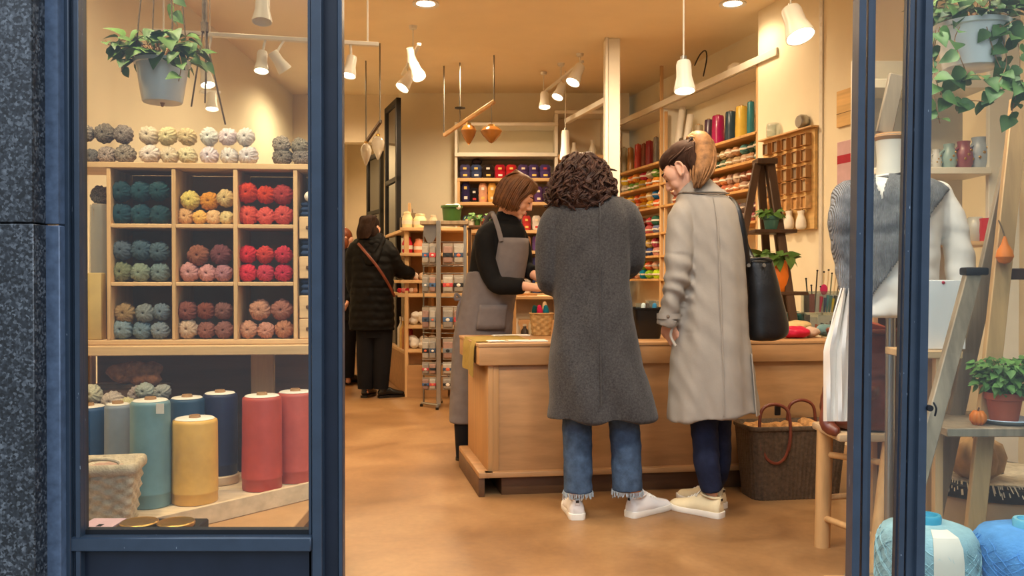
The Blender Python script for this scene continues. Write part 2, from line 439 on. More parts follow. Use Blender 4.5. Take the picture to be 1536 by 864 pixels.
M['shirt'] = mat('white_shirt_cotton', (232, 226, 216), 0.75, 0.2, var=0.03, bump=0.1, bs=30)
M['olive'] = mat('olive_cloth', (150, 126, 62), 0.9, var=0.12, vs=40, bump=0.3, bs=300)
M['gourd'] = mat('orange_gourd', (224, 124, 40), 0.45, var=0.1)
M['pumpkin'] = mat('tan_pumpkin', (196, 154, 100), 0.6, var=0.25, vs=14)
M['black_plastic'] = mat('black_plastic', (18, 18, 19), 0.3, 0.5)
M['fringe'] = mat('fringed_linen', (222, 206, 176), 0.9, var=0.2, vs=40, bump=0.5)
M['card'] = mat('colour_card', (255, 255, 255), 0.6, objcol=True, var=0.04)
M['acrylic'] = clear('clear_acrylic', (235, 240, 240), body=0.06)
M['poly'] = clear('clear_plastic_bag', (235, 235, 230), rough=0.15, body=0.35, bodyc=(210, 208, 200))
M['amber'] = mat('amber_glass', (204, 136, 66), 0.12, 0.5, var=0.1, trans=0.5)
M['frost'] = mat('frosted_glass_drop', (224, 214, 196), 0.15, 0.5, trans=0.5)
M['drum'] = mat('tan_drum', (196, 168, 132), 0.6, var=0.08)
M['pink_poster'] = mat('pink_poster', (206, 172, 180), 0.7, var=0.1)
M['red_ink'] = mat('red_ink', (172, 42, 62), 0.7)
M['cream_board'] = wood('cream_board', (226, 188, 126), 'x')

# ---------------------------------------------------------------- camera, sky, view
cam = bpy.data.cameras.new('camera'); co = bpy.data.objects.new('camera', cam); COL.objects.link(co)
co.location = (0, 0, HCAM); co.rotation_euler = (PI / 2 - PITCH, 0, 0)
cam.sensor_width = 36; cam.lens = FPX / 1536 * 36; cam.clip_start = 0.05; cam.clip_end = 200
SC.camera = co
w = bpy.data.worlds.new('sky'); SC.world = w; w.use_nodes = True
nt = w.node_tree; nt.nodes.clear(); N = nt.nodes; L = nt.links
wo = N.new('ShaderNodeOutputWorld'); bg = N.new('ShaderNodeBackground'); L.new(bg.outputs[0], wo.inputs[0])
tc = N.new('ShaderNodeTexCoord'); sx = N.new('ShaderNodeSeparateXYZ'); L.new(tc.outputs['Generated'], sx.inputs[0])
cr = N.new('ShaderNodeValToRGB'); L.new(sx.outputs['Z'], cr.inputs[0])
e = cr.color_ramp.elements; e[0].position = 0.0; e[0].color = (0.13, 0.15, 0.175, 1); e[1].position = 1.0; e[1].color = (0.95, 1.08, 1.25, 1)
k = e.new(0.28); k.color = (0.2, 0.235, 0.28, 1)
k = e.new(0.40); k.color = (0.82, 0.92, 1.05, 1)
L.new(cr.outputs[0], bg.inputs[0]); bg.inputs[1].default_value = 3.0
SC.view_settings.view_transform = 'Standard'; SC.view_settings.look = 'None'
SC.view_settings.exposure = 0.0; SC.view_settings.gamma = 1.0
SC.view_settings.use_curve_mapping = False
SC.cycles.use_denoising = True
SC.cycles.max_bounces = 8; SC.cycles.transparent_max_bounces = 24; SC.cycles.diffuse_bounces = 4
SC.cycles.caustics_reflective = False; SC.cycles.caustics_refractive = False
SC.cycles.sample_clamp_indirect = 6.0
# ---------------------------------------------------------------- right wall frame of reference
RWD = Vector((-0.2643, 0.9644, 0)); RWN = Vector((-0.9644, -0.2643, 0)); RW0 = Vector((3.734 - 0.274 * 6.0, 6.0, 0))
RWA = math.atan2(RWD.y, RWD.x)
def RWP(s, d, z): p = RW0 + RWD * s + RWN * d; p.z = z; return p
def RWuv(u, v, d=0.0):                # (s, z) where the sight line meets the plane d in front of the right wall
    r = ray(u, v); o = Vector((0, 0, HCAM))
    q = RW0 + RWN * d
    t = (q - o).dot(RWN) / r.dot(RWN); p = o + r * t
    return (p - RW0).dot(RWD), p.z
def rbox(mb, s0, s1, d0, d1, z0, z1, bev=0.0):
    c = RWP((s0 + s1) / 2, (d0 + d1) / 2, (z0 + z1) / 2)
    return mb.box(c, (abs(s1 - s0), abs(d1 - d0), abs(z1 - z0)), rz=RWA, bev=bev)

# ---------------------------------------------------------------- setting
struct(MB().bb(-3.6, 3.6, 1.7, 13.2, -0.12, 0).build('floor', M['floor']))
struct(MB().bb(-9, 9, -9, 1.7, -0.16, -0.02).build('pavement', mat('pavement', (120, 120, 118), 0.9, bump=0.3), None))
struct(MB().bb(-3.6, 3.6, 2.0, 13.2, 3.15, 3.3).build('ceiling', M['ceiling']))
struct(MB().bb(-2.6, -2.45, 2.2, 13.1, 0, 3.15).build('wall_left', M['wall']))
mb = MB(); NS = RWuv(1137, 200, 0)[0]; ND = 0.28      # the shelving stands in a niche that starts at NS
mb.box(RWP((-4.2 + NS) / 2, -.2, 1.575), (NS + 4.2, 0.4, 3.15), rz=RWA)
mb.box(RWP((NS + 4.8) / 2, -ND - .08, 1.575), (4.8 - NS + .02, 0.16, 3.15), rz=RWA)
struct(mb.build('wall_right', M['wall']))
struct(MB().bb(-1.255, 1.3, 9.62, 9.8, 0, 3.15).build('wall_back', M['wall']))
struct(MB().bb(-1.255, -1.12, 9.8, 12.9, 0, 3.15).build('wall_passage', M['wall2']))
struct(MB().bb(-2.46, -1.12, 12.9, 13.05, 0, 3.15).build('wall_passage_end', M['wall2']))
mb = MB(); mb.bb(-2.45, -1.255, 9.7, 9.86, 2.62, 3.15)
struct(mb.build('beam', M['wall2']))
# facade
mb = MB(); mb.bb(-3.6, -1.049, 1.9, 2.0, -0.02, 1.2035, 0.002); mb.bb(-3.6, -1.049, 1.9, 2.0, 1.2065, 4.2, 0.002); mb.bb(-3.6, -1.08, 2.0, 2.02, -0.02, 4.2)
struct(mb.build('wall_front', M['granite']))
mb = MB(); mb.bb(-1.078, -1.0185, 1.951, 2.0, -0.02, 1.203, 0.002); mb.bb(-1.078, -1.0185, 1.951, 2.0, 1.206, 4.2, 0.002)
struct(mb.build('pilaster', M['granite_edge']))
struct(MB().bb(-1.0185, 3.6, 1.96, 2.2, 2.62, 4.2).build('wall_front_upper', M['granite_edge']))
struct(MB().bb(1.75, 3.6, 1.96, 2.2, -0.02, 2.62).build('wall_front_right', M['granite_edge']))
def fx(u, Y=2.0): return (u - 768) / FPX * Y
# left shop window
w1 = thing('window_1', None, None, (fx(290), 2.02, 0)); struct(w1)
mb = MB(); z0, z1 = -0.02, 2.62
for (ua, ub, ya, yb) in ((88, 104, 1.975, 2.02), (104, 111, 1.99, 2.02), (111, 119, 1.98, 2.02), (119, 124.5, 1.996, 2.02),
                         (462, 467, 2.0, 2.03), (467, 482.5, 1.985, 2.03)):
    mb.bb(fx(ua, ya), fx(ub, ya), ya, yb, z0, z1, 0.0015)
mb.bb(fx(106), fx(469), 1.978, 2.03, 0.457, 0.4905, 0.003)
mb.bb(fx(110), fx(468), 1.99, 2.03, 2.5, 2.62, 0.002)
mb.build('frame', M['navy'], w1)
MB().bb(fx(124), fx(465), 2.002, 2.026, 0.4905, 0.5015).build('glazing_bead', M['rubber'], w1)
mb = MB(); mb.bb(fx(108), fx(468), 2.0, 2.03, -0.02, 0.458); mb.build('kick_panel', M['navy_shaded'], w1)
MB().bb(fx(121), fx(465), 2.004, 2.010, 0.495, 2.52).build('pane', M['pane'], w1)
mb = MB()
mb.bb(fx(506.5, 2.0), fx(513.5, 2.0), 2.0, 2.03, z0, z1, 0.002)
mb.bb(fx(484), fx(492), 2.03, 2.2, z0, z1)
mb.bb(fx(500), fx(1400), 2.0, 2.2, 2.45, 2.62)
dj = thing('door_1', None, None, (fx(900), 2.05, 0)); struct(dj); mb.build('frame', M['navy'], dj)
MB().bb(fx(482.5), fx(507, 2.012), 2.012, 2.029, z0, z1, 0.001).build('rebate', M['navy_shaded'], dj)
# side light next to the doorway: two old posts a little out of plumb
def posts(mb, ub0, ub1, ut0, ut1, prof):
    """prof: fractions across with front depth; bottom edges ub0..ub1 at v=864, top ut0..ut1 at v=0"""
    for (f0, f1, y) in prof:
        pts = []
        for (ua, uc, v) in ((ub0, ub1, 864), (ut0, ut1, 0)):
            l = W(ua, v, y); r = W(uc, v, y)
            pts.append((l.x + (r.x - l.x) * f0, l.x + (r.x - l.x) * f1, l.z))
        (a0, a1, za), (b0, b1, zb) = pts
        def ex(z): t = (z - za) / (zb - za); return a0 + (b0 - a0) * t, a1 + (b1 - a1) * t
        lo, hi = ex(-0.02), ex(2.62)
        vs = []
        for (x0, x1), z in ((lo, -0.02), (hi, 2.62)):
            for yy in (y, 2.016): vs += [mb.bm.verts.new((x0, yy, z)), mb.bm.verts.new((x1, yy, z))]
        for q in ((0, 1, 3, 2), (4, 6, 7, 5), (0, 4, 5, 1), (2, 3, 7, 6), (0, 2, 6, 4), (1, 5, 7, 3)): mb.bm.faces.new([vs[i] for i in q])
w2 = thing('window_2', None, None, (0.86, 2.02, 0)); struct(w2)
mb = MB()
posts(mb, 1274, 1304, 1286, 1314, ((0, .12, 1.993), (.12, .5, 1.978), (.5, .62, 2.002), (.62, .86, 1.985), (.86, 1, 2.005)))
posts(mb, 1342, 1387, 1361, 1400, ((0, .12, 2.0), (.12, .3, 1.988), (.3, .38, 2.005), (.38, .66, 1.985), (.66, .72, 1.997), (.72, 1, 1.972)))
mb.build('frame', M['navy'], w2)
MB().bb(0.815, 0.92, 2.006, 2.012, 0.02, 2.52).build('pane', M['pane'], w2)
p_ = W(1394, 612, 1.97); MB().lathe([(.001, -.006), (.007, -.006), (.007, .006), (.001, .006)], n=14, M=Matrix.Translation(p_) @ Matrix.Rotation(PI / 2, 4, 'X')).build('lock', M['rubber'], w2)
MB().tube([p_ + Vector((.008, -.004, .012)), p_ + Vector((.012, -.008, 0)), p_ + Vector((.01, -.006, -.016))], .0022, 8, sub=3, rnd=True).build('latch', M['rubber'], w2)
w3 = thing('window_3', None, None, (1.3, 2.02, 0)); struct(w3)
mb = MB(); mb.bb(0.93, 1.75, 1.985, 2.09, -0.02, 0.30, 0.003); mb.bb(1.66, 1.75, 1.985, 2.09, 0.3, 2.62, 0.003); mb.bb(0.93, 1.75, 1.985, 2.09, 2.5, 2.62)
mb.build('frame', M['navy'], w3)
MB().bb(0.945, 1.68, 2.006, 2.012, 0.29, 2.52).build('pane', M['pane'], w3)
# white column and wall rails
cx = W(918, 300, 7.5).x
mb = MB(); mb.box((cx, 7.5, 1.575), (0.125, 0.13, 3.15), bev=0.006); mb.box((cx - .055, 7.49, 1.575), (0.025, 0.16, 3.15), bev=0.003)
struct(mb.build('column', M['white']))
# black framed glazed door leaves by the passage
def leaf_door(name, x0, y0, x1, y1, z1, label):
    a, b = Vector((x0, y0, 0)), Vector((x1, y1, 0)); ang = math.atan2(y1 - y0, x1 - x0); Ld = (b - a).length; c = (a + b) / 2
    t = thing(name, None, None, (c.x, c.y, 0), ang); struct(t)
    mb = MB(); m = world_of(t)
    def lb(x, z, sx, sz): mb.box(None, (sx, 0.05, sz), M=m @ Matrix.Translation((x, 0, z)), bev=0.003)
    lb(-Ld / 2 + .03, z1 / 2, .06, z1); lb(Ld / 2 - .03, z1 / 2, .06, z1); lb(0, z1 - .03, Ld, .06); lb(0, .1, Ld, .2); lb(0, z1 * .72, Ld, .05)
    mb.build('frame', M['black_frame'], t)
    mb = MB(); mb.box(None, (Ld - .1, 0.012, z1 - .1), M=m @ Matrix.Translation((0, 0, z1 / 2))); mb.build('pane', M['dark_glass'], t)
p0, p1 = W(580, 160, 9.5), W(598, 146, 8.9)
leaf_door('door_2', p0.x, p0.y, p1.x, p1.y, 2.95, '')
p0, p1 = W(552, 232, 11.6), W(573, 226, 11.0)
leaf_door('door_3', p0.x, p0.y, p1.x, p1.y, 2.72, '')
struct(MB().beam(W(850, 182, 8.9), W(922, 143, 7.62), .05, .05, bev=.004).build('trim_2', M['white']))
# slotted standard on the right wall
s0, _ = RWuv(1231, 200, 0.01)
mb = MB(); rbox(mb, s0 - .018, s0 + .018, 0.0, 0.012, 0.3, 3.15, 0.002)
for k in range(40): rbox(mb, s0 - .004, s0 + .004, 0.0119, 0.0135, 0.4 + k * .065, 0.425 + k * .065)
struct(mb.build('trim_1', M['white']))
# ---------------------------------------------------------------- yarn shapes
def yarn_ball_mesh(name, seed, n=84, m=40):
    """unit ball of yarn, wound in strands round a hole that faces -Y"""
    mb = MB(); rnd = random.Random(seed); ph = [rnd.random() * 6.28 for _ in range(6)]
    prof = []
    for i in range(m + 1):
        t = i / m
        if t < 0.10: q = t / 0.10; prof.append((0.02 + 0.13 * q, -0.5 - 0.42 * q ** .6))
        else:
            a = (t - 0.10) / 0.90 * (PI - 0.30) + 0.22
            prof.append((abs(math.sin(a)) ** 0.80 * 0.98 + 0.005, -math.cos(a) * 0.92))
    def fn(a, i, z):
        t = i / m
        if t < .08: return 0
        w1 = math.sin(11 * a + 10 * t + ph[0] + .6 * math.sin(2 * a + ph[1])); w2 = math.sin(-13 * a + 16 * t + ph[2]); w3 = math.sin(3 * a + ph[3]) ; w4 = math.sin(4 * a - 5 * t + ph[4])
        sel = .5 + .5 * math.tanh(3 * (w3 + .4 * w4))
        return (.05 * (abs(w1) ** .7 * (1 if w1 > 0 else -1)) * sel + .05 * (abs(w2) ** .7 * (1 if w2 > 0 else -1)) * (1 - sel) + .03 * w4) * min(1, t * 4)
    M_ = Matrix(((1, 0, 0, 0), (0, 0, 1, 0), (0, 1, 0, 0), (0, 0, 0, 1)))   # lathe z -> y
    mb.lathe(prof, n=n, M=M_, fn=fn)
    return mb.to_mesh(name)
BALLS = [yarn_ball_mesh('yarn_ball_wound', k) for k in (1, 2, 3)]
def new_obj(name, me, m):
    o = bpy.data.objects.new(name, me); COL.objects.link(o)
    if len(me.materials) == 0: me.materials.append(m)
    for p in me.polygons: p.use_smooth = True
    return o
BALL_M = {}
def ball_proto(kind):
    if kind not in BALL_M:
        BALL_M[kind] = []
        for b in BALLS:
            me = b.copy(); me.materials.clear(); me.materials.append(M[kind])
            for p in me.polygons: p.use_smooth = True
            BALL_M[kind].append(me)
    return BALL_M[kind]
def yarn_ball(loc, r, rgb, label, group, kind='yarn', rz=0.0, squash=(1, .95, 1), name='yarn_ball'):
    o = bpy.data.objects.new(name, ball_proto(kind)[R.randrange(3)]); COL.objects.link(o)
    o.location = loc; o.scale = (r * squash[0], r * squash[1], r * squash[2])
    o.rotation_euler = Euler((0, R.uniform(-3, 3), 0)).to_quaternion().to_euler() if rz == 0 else (Matrix.Rotation(rz, 3, 'Z') @ Matrix.Rotation(R.uniform(-3, 3), 3, 'Y')).to_euler()
    j = R.uniform(-.02, .02)
    o.color = tuple(max(0, x * (1 + R.uniform(-.08, .08))) for x in lin(rgb)) + (1,)
    return tag(o, label, 'yarn ball', group)

# ---------------------------------------------------------------- cubby shelf in the left window
CA = math.radians(5.0)
CUB = W(128, 512, 3.2)
def cub_plane(u, v, back=0.0):        # local x, z on the plane 'back' behind the front of the cubby
    d = Vector((math.cos(CA), math.sin(CA), 0)); n = Vector((-math.sin(CA), math.cos(CA), 0))
    r = ray(u, v); o = Vector((0, 0, HCAM)); q = Vector((CUB.x, CUB.y, 0)) + n * back
    t = (q - o).dot(n) / r.dot(n); p = o + r * t
    return (p - q).dot(d), p.z
def CW(x, y, z): return Vector((CUB.x + x * math.cos(CA) - y * math.sin(CA), CUB.y + x * math.sin(CA) + y * math.cos(CA), z))
TABLE_TOP = cub_plane(290, 517)[1]
cub = thing('cubby_shelf', 'light wooden cubby shelf of square compartments full of yarn in the left window', 'cubby shelf', CW(.4, .15, TABLE_TOP), CA)
def cb(mb, x0, x1, y0, y1, z0, z1, bev=0.002):
    return mb.box(CW((x0 + x1) / 2, (y0 + y1) / 2, (z0 + z1) / 2), (x1 - x0, y1 - y0, z1 - z0), rz=CA, bev=bev)
CDEP = 0.24
xe = cub_plane(487, 400)[0]; xs = -0.16
zt0, zt1 = cub_plane(300, 253)[1], cub_plane(300, 244.5)[1]
zs = [TABLE_TOP + 0.018] + [cub_plane(300, v)[1] for v in (423, 336)]      # shelf tops (row bottoms), low to high
cb(MB(), xs, xe, -.004, CDEP, zt0, zt1).build('top_board', M['birch'], cub)
cb(MB(), xs, xe, 0, CDEP, TABLE_TOP, TABLE_TOP + .018).build('bottom_board', M['birch'], cub)
ups = []
for (a, b) in ((160, 166), (257.5, 263.5), (350, 356.5), (440, 446)):
    x0, x1 = cub_plane(a, 400)[0], cub_plane(b, 400)[0]; ups.append((x0, x1))
    cb(MB(), x0, x1, 0, CDEP, TABLE_TOP + .018, zt0).build('upright', M['birch_z'], cub)
cb(MB(), xe - .016, xe, 0, CDEP, TABLE_TOP + .018, zt0).build('upright', M['birch_z'], cub)
for z in zs[1:]:
    for i in range(3):
        cb(MB(), ups[i][1], ups[i + 1][0], 0.001, CDEP, z - .015, z).build('shelf', M['birch'], cub)
cb(MB(), ups[0][0], xe, CDEP, CDEP + .008, TABLE_TOP, zt0).build('back_panel', M['panel_grey'], cub)
# table under it
tb = thing('window_table', 'plain wooden table carrying the cubby shelf in the left window', 'table', CW(.4, .15, 0), CA)
cb(MB(), xs - .02, xe + .005, -.05, CDEP + .06, TABLE_TOP - .036, TABLE_TOP - .001, .003).build('tabletop', M['birch'], tb)
x0, x1 = cub_plane(345, 560)[0], cub_plane(394, 560)[0]
cb(MB(), x0 + .03, x1 + .0, .22, .26, 0, TABLE_TOP - .036).build('leg_panel', M['birch_z'], tb)
cb(MB(), xs, xs + .1, .22, .26, 0, TABLE_TOP - .036).build('leg_panel', M['birch_z'], tb)
cb(MB(), x1 + .004, xe - .02, .225, .245, 0.0, TABLE_TOP - .036).build('end_panel', M['plinth'], tb)
cb(MB(), xs + .1, x0 + .03, .27, .285, 0.0, TABLE_TOP - .06).build('rear_panel', M['plinth'], tb)

def z2(x, y): return 100 + x / 2.879, 230 + y / 2.879
def z1(x, y): return 100 + x / 3.2, y / 3.2
TEAL, YEL = (16, 84, 98), (236, 190, 90)
cells = {
 'top left cubby': (2, 'mohair', [(235, 165, 88, (14, 78, 92), 'teal'), (320, 165, 88, (18, 84, 96), 'teal'), (398, 163, 84, (26, 84, 94), 'teal'),
                        (234, 253, 90, (14, 82, 98), 'dark teal'), (318, 253, 88, (16, 86, 100), 'dark teal'), (400, 256, 84, (30, 86, 94), 'dark teal')]),
 'top middle cubby': (2, 'yarn', [(534, 202, 80, (240, 205, 110), 'pale yellow'), (613, 206, 78, (228, 158, 50), 'amber'), (686, 194, 76, (226, 186, 128), 'sand'),
                        (510, 266, 74, (226, 180, 118), 'tan'), (574, 268, 62, (238, 196, 98), 'yellow'), (632, 268, 64, (240, 206, 140), 'cream yellow'), (689, 268, 60, (236, 204, 148), 'cream')]),
 'top right cubby': (2, 'yarn', [(780, 170, 90, (214, 66, 36), 'bright orange red'), (858, 178, 78, (208, 64, 34), 'orange red'), (932, 178, 88, (176, 60, 56), 'brick red'),
                        (782, 258, 86, (222, 84, 66), 'coral'), (858, 260, 78, (222, 92, 78), 'light coral'), (936, 262, 84, (206, 78, 70), 'dusty red')]),
 'middle left cubby': (1, 'yarn', [(238, 418, 84, (92, 108, 118), 'slate'), (322, 416, 88, (78, 98, 116), 'steel blue'), (398, 424, 84, (84, 104, 116), 'grey blue'),
                        (234, 506, 88, (134, 140, 106), 'olive'), (318, 508, 80, (142, 152, 128), 'sage'), (400, 512, 82, (118, 134, 138), 'blue grey')]),
 'middle centre cubby': (1, 'yarn', [(568, 440, 90, (158, 98, 74), 'light brown'), (666, 438, 90, (122, 74, 70), 'mauve brown'),
                        (530, 512, 86, (206, 148, 140), 'dusty pink'), (606, 512, 76, (214, 156, 146), 'rose'), (676, 514, 76, (188, 132, 132), 'mauve')]),
 'middle right cubby': (1, 'yarn', [(780, 436, 78, (214, 48, 58), 'crimson'), (856, 438, 76, (204, 66, 52), 'vermilion'), (936, 438, 76, (200, 52, 66), 'raspberry'),
                        (780, 514, 78, (216, 52, 68), 'cherry'), (858, 516, 76, (206, 60, 76), 'rose red'), (936, 516, 78, (200, 50, 72), 'magenta red')]),
 'bottom left cubby': (0, 'yarn', [(250, 690, 88, (168, 136, 92), 'straw'), (338, 690, 80, (142, 146, 138), 'pale grey green'), (410, 684, 72, (116, 130, 138), 'blue grey'),
                        (238, 770, 88, (142, 152, 156), 'light grey'), (324, 770, 78, (120, 140, 150), 'cool grey'), (404, 768, 76, (134, 150, 156), 'silver blue')]),
 'bottom middle cubby': (0, 'yarn', [(520, 680, 86, (142, 84, 70), 'chestnut'), (600, 680, 76, (132, 72, 58), 'russet'), (676, 680, 76, (136, 92, 80), 'cocoa'),
                        (522, 765, 86, (214, 178, 144), 'beige'), (602, 764, 76, (156, 100, 84), 'rust brown'), (680, 764, 78, (148, 98, 86), 'umber')]),
 'bottom right cubby': (0, 'yarn', [(834, 676, 90, (208, 148, 110), 'peach'), (928, 676, 92, (172, 110, 88), 'terracotta'), 
                        (784, 760, 78, (206, 146, 116), 'apricot'), (860, 762, 72, (204, 144, 112), 'light peach'), (938, 762, 80, (182, 118, 88), 'copper')]),
}
cellx = {'left': 0, 'middle': 1, 'centre': 1, 'right': 2}
for cname, (row, kind, items) in cells.items():
    zsh = zs[row]
    ys = sorted(i[1] for i in items); mid = (ys[0] + ys[-1]) / 2
    seen = {}
    low = [i for i in items if i[1] > mid]
    rlow = sum(i[2] for i in low) / len(low) / 2 / 2.879 * 3.25 / FPX
    order = {}
    for grp, nm in ((low, 'bottom'), ([i for i in items if i[1] <= mid], 'top')):
        grp = sorted(grp, key=lambda i: i[0])
        words = {1: [''], 2: ['left', 'right'], 3: ['left', 'middle', 'right'], 4: ['first', 'second', 'third', 'last']}[len(grp)]
        for wd, (x, y, wpx, rgb, cn) in zip(words, grp):
            r = wpx / 2 / 2.879 * 3.26 / FPX * 1.04
            u, v = z2(x, y)
            lx, lz = cub_plane(u, v, r + .01)
            if nm == 'bottom': lz = zsh + r * .97
            else: lz = max(lz, zsh + rlow * 2 * .86 + r * .8)
            yarn_ball(CW(lx, r + .012 + R.uniform(0, .01), lz), r, rgb, '%s yarn ball, %s row %s in the %s' % (cn, nm, wd, cname), 'yarn balls in the window cubbies', kind, rz=CA)
    if kind == 'mohair' or row == 2: pass
# on top of the cubby
tops = [(90, 640, 82, 'tweed', 0), (182, 640, 96, 'tweed', 1), (272, 645, 92, 'tweed', 2), (118, 724, 74, 'tweed', 3), (192, 724, 88, 'tweed', 4), (278, 726, 100, 'tweed', 5),
        (393, 650, 96, (228, 214, 184), 'cream'), (486, 654, 94, (232, 206, 160), 'butter'), (578, 656, 92, (228, 200, 150), 'buttery tan'),
        (402, 734, 100, (232, 220, 196), 'ivory'), (494, 734, 90, (228, 206, 170), 'pale sand'), (582, 738, 92, (230, 208, 166), 'vanilla'),
        (684, 656, 92, (232, 226, 216), 'white'), (772, 656, 90, (234, 228, 218), 'off white'), (858, 658, 92, (230, 222, 208), 'warm white'),
        (684, 738, 94, (226, 222, 214), 'milk white'), (780, 740, 92, (228, 222, 212), 'chalk white'), (872, 742, 98, (226, 216, 206), 'pale cream'),
        (1030, 690, 88, 'dark', 0), (1118, 692, 84, 'dark', 1), (1034, 748, 96, 'dark', 2), (1124, 752, 88, 'dark', 3)]
tw = ['top row left', 'top row middle', 'top row right', 'bottom row left', 'bottom row middle', 'bottom row right']
tcol = ['cream', 'white']
for k, it in enumerate(tops):
    x, y, wpx, a, b = it; u, v = z1(x, y); r = wpx / 2 / 3.2 * 3.27 / FPX
    lx, lz = cub_plane(u, v, .05)
    up = y < 700
    if not up: lz = zt1 + r * .9
    else: lz = max(lz, zt1 + r * 1.75 + r * .62) if a != 'dark' else zt1 + r * 2.3
    p = CW(lx, .05 + R.uniform(0, .01), lz)
    if a == 'tweed': yarn_ball(p, r, ((150, 138, 126), (120, 110, 104), (140, 126, 116), (112, 104, 98), (158, 146, 134), (146, 134, 120))[b], 'grey tweed yarn ball, %s of the stack on the cubby shelf' % tw[b], 'grey tweed balls on the cubby top', 'yarn_grey', CA)
    elif a == 'dark': yarn_ball(p, r, ((150, 140, 124), (138, 128, 116), (128, 118, 104), (136, 124, 112))[b], 'brown grey yarn ball at the right end of the cubby top, %s' % ('upper left', 'upper right', 'lower left', 'lower right')[b], 'brown grey balls on the cubby top', 'yarn_grey', CA)
    else: yarn_ball(p, r, a, '%s yarn ball, %s row on the cubby top' % (b, 'upper' if up else 'lower'), 'pale yarn balls on the cubby top', 'yarn', CA, squash=(1, 1.1, .92))
# left end compartment: a grey ball, a bagged roll and a small cream packet
lx, lz = cub_plane(142, 288, .06)
bs = thing('yarn_tube', 'tall grey yarn roll in clear plastic beside the teal cubby', 'yarn roll', CW(lx, .12, zs[0]), CA)
hh = cub_plane(142, 302)[1] - zs[0]
MB().lathe([(.0, 0), (.034, 0), (.036, .02), (.036, hh - .02), (.03, hh)], CW(lx, .12, zs[0]), 20).build('roll', mat('grey_roll', (132, 120, 106), .8, var=.3, vs=30), bs)
MB().lathe([(.039, .002), (.040, hh * .5), (.037, hh - .004)], CW(lx, .12, zs[0]), 20, cap=False, fn=lambda a, i, z: .002 * math.sin(5 * a + i)).build('plastic_wrap', M['poly'], bs)
yarn_ball(CW(lx, .12, zs[0] + hh + .034), .037, (150, 142, 134), 'silver grey yarn ball standing alone left of the teal cubby', 'yarn balls in the window cubbies', 'yarn_grey', CA)
lx, lz = cub_plane(141, 428, .02)
zb = cub_plane(141, 446)[1]
cp = thing('cream_packet', 'small cream paper packet with a red mark left of the slate balls', 'packet', CW(lx, .03, zb), CA)
zc = cub_plane(141, 409)[1]
mb = MB(); mb.box(CW(lx, .045, (zs[0] + zc) / 2), (.052, .05, zc - zs[0]), rz=CA, bev=.006, seg=2); mb.build('packet', mat('cream_packet', (206, 176, 112), .6), cp)
# right end compartment: a stack of pale wooden boxes and blue bundles
stk = [(446, 462, 284, 302, 'c'), (446, 462, 302, 324, 'b'), (446, 462, 324, 358, 'w'), (446, 462, 358, 384, 'b'), (446, 462, 384, 418, 'w'), (446, 462, 418, 443, 'b'), (446, 462, 443, 478, 'w'), (446, 462, 478, 513, 'w')]
zprev = zs[0]
x0 = ups[3][1] + .004; x1 = xe - .02
cnt = {'w': 0, 'b': 0, 'c': 0}
ordw = {'w': ['lowest', 'second lowest', 'third lowest', 'highest'], 'b': ['lowest', 'middle', 'highest'], 'c': ['only']}
for a, b, va, vb, kd in reversed(stk):
    ztop = cub_plane(454, va)[1]
    mb = MB()
    c_ = CW((x0 + x1) / 2, .1, zprev)
    if kd == 'w':
        t = thing('wooden_box', 'small pale wooden box in the right end of the cubby shelf, %s of four' % ordw['w'][cnt['w']], 'box', c_, CA, 'pale boxes at the cubby end')
        cb(mb, x0, x1, .012, .18, zprev, ztop - .001, .003); mb.build('box', M['birch'], t)
        cb(MB(), (x0 + x1) / 2 - .012, (x0 + x1) / 2 + .004, .006, .012, (zprev + ztop) / 2 - .006, (zprev + ztop) / 2 + .006).build('knob', M['plinth'], t)
    elif kd == 'b':
        t = thing('folded_cloth', 'navy folded cloth bundle between pale boxes at the cubby end, %s' % ordw['b'][cnt['b']], 'cloth', c_, CA, 'navy bundles at the cubby end')
        hz = (ztop - zprev) / 3
        for q in range(3): cb(mb, x0 + .004, x1 - .004, .016 + .004 * q, .17, zprev + hz * q, zprev + hz * (q + 1) - .0005, hz * .4)
        mb.build('folds', mat('navy_cloth', (36, 56, 88), .9, var=.2), t)
    else:
        t = thing('rolled_cloth', 'cream rolled cloth on top of the stack at the cubby end', 'cloth', c_, CA)
        mb.tube([CW((x0 + x1) / 2, .02, zprev + .02), CW((x0 + x1) / 2, .17, zprev + .02)], .02, 16, rnd=True); mb.build('roll', M['band'], t)
    cnt[kd] += 1; zprev = ztop

# ---------------------------------------------------------------- window bench, platform, wrapped cones
wb = tag(MB().bb(-1.95, -.69, 2.13, 3.30, .26, .30, .003).build('bench_top', M['kraft']), None, None)
wbt = thing('window_bench', 'low brown wooden bench filling the left shop window', 'bench', (-1.3, 2.7, 0))
wb.parent = wbt; wb.location = Vector((0, 0, 0)) - Vector((-1.3, 2.7, 0)); 
MB().bb(-1.9, -.72, 2.16, 3.26, 0, .26).build('base', M['plinth'], wbt)
PZ = 0.352
pl = thing('display_platform', 'pale wooden angled platform under the wrapped yarn cones', 'platform', (-1.2, 2.9, .30))
poly = [(-1.9, 2.2), (-1.50, 2.2), (-1.26, 2.42), (-.695, 3.13), (-.695, 3.29), (-1.9, 3.29)]
MB().prism(poly, .30, PZ - .002, bev=.001).build('deck', M['pine_x'], pl)
a, b = Vector((-1.28, 2.39, 0)), Vector((-.697, 3.122, 0)); dd = (b - a).normalized(); nn = Vector((dd.y, -dd.x, 0))
mb = MB(); mb.box((a + b) / 2 + nn * .008 + Vector((0, 0, .331)), ((b - a).length, .016, .06), rz=math.atan2(dd.y, dd.x), bev=.0015)
mb.build('front_plank', M['pine_x'], pl)
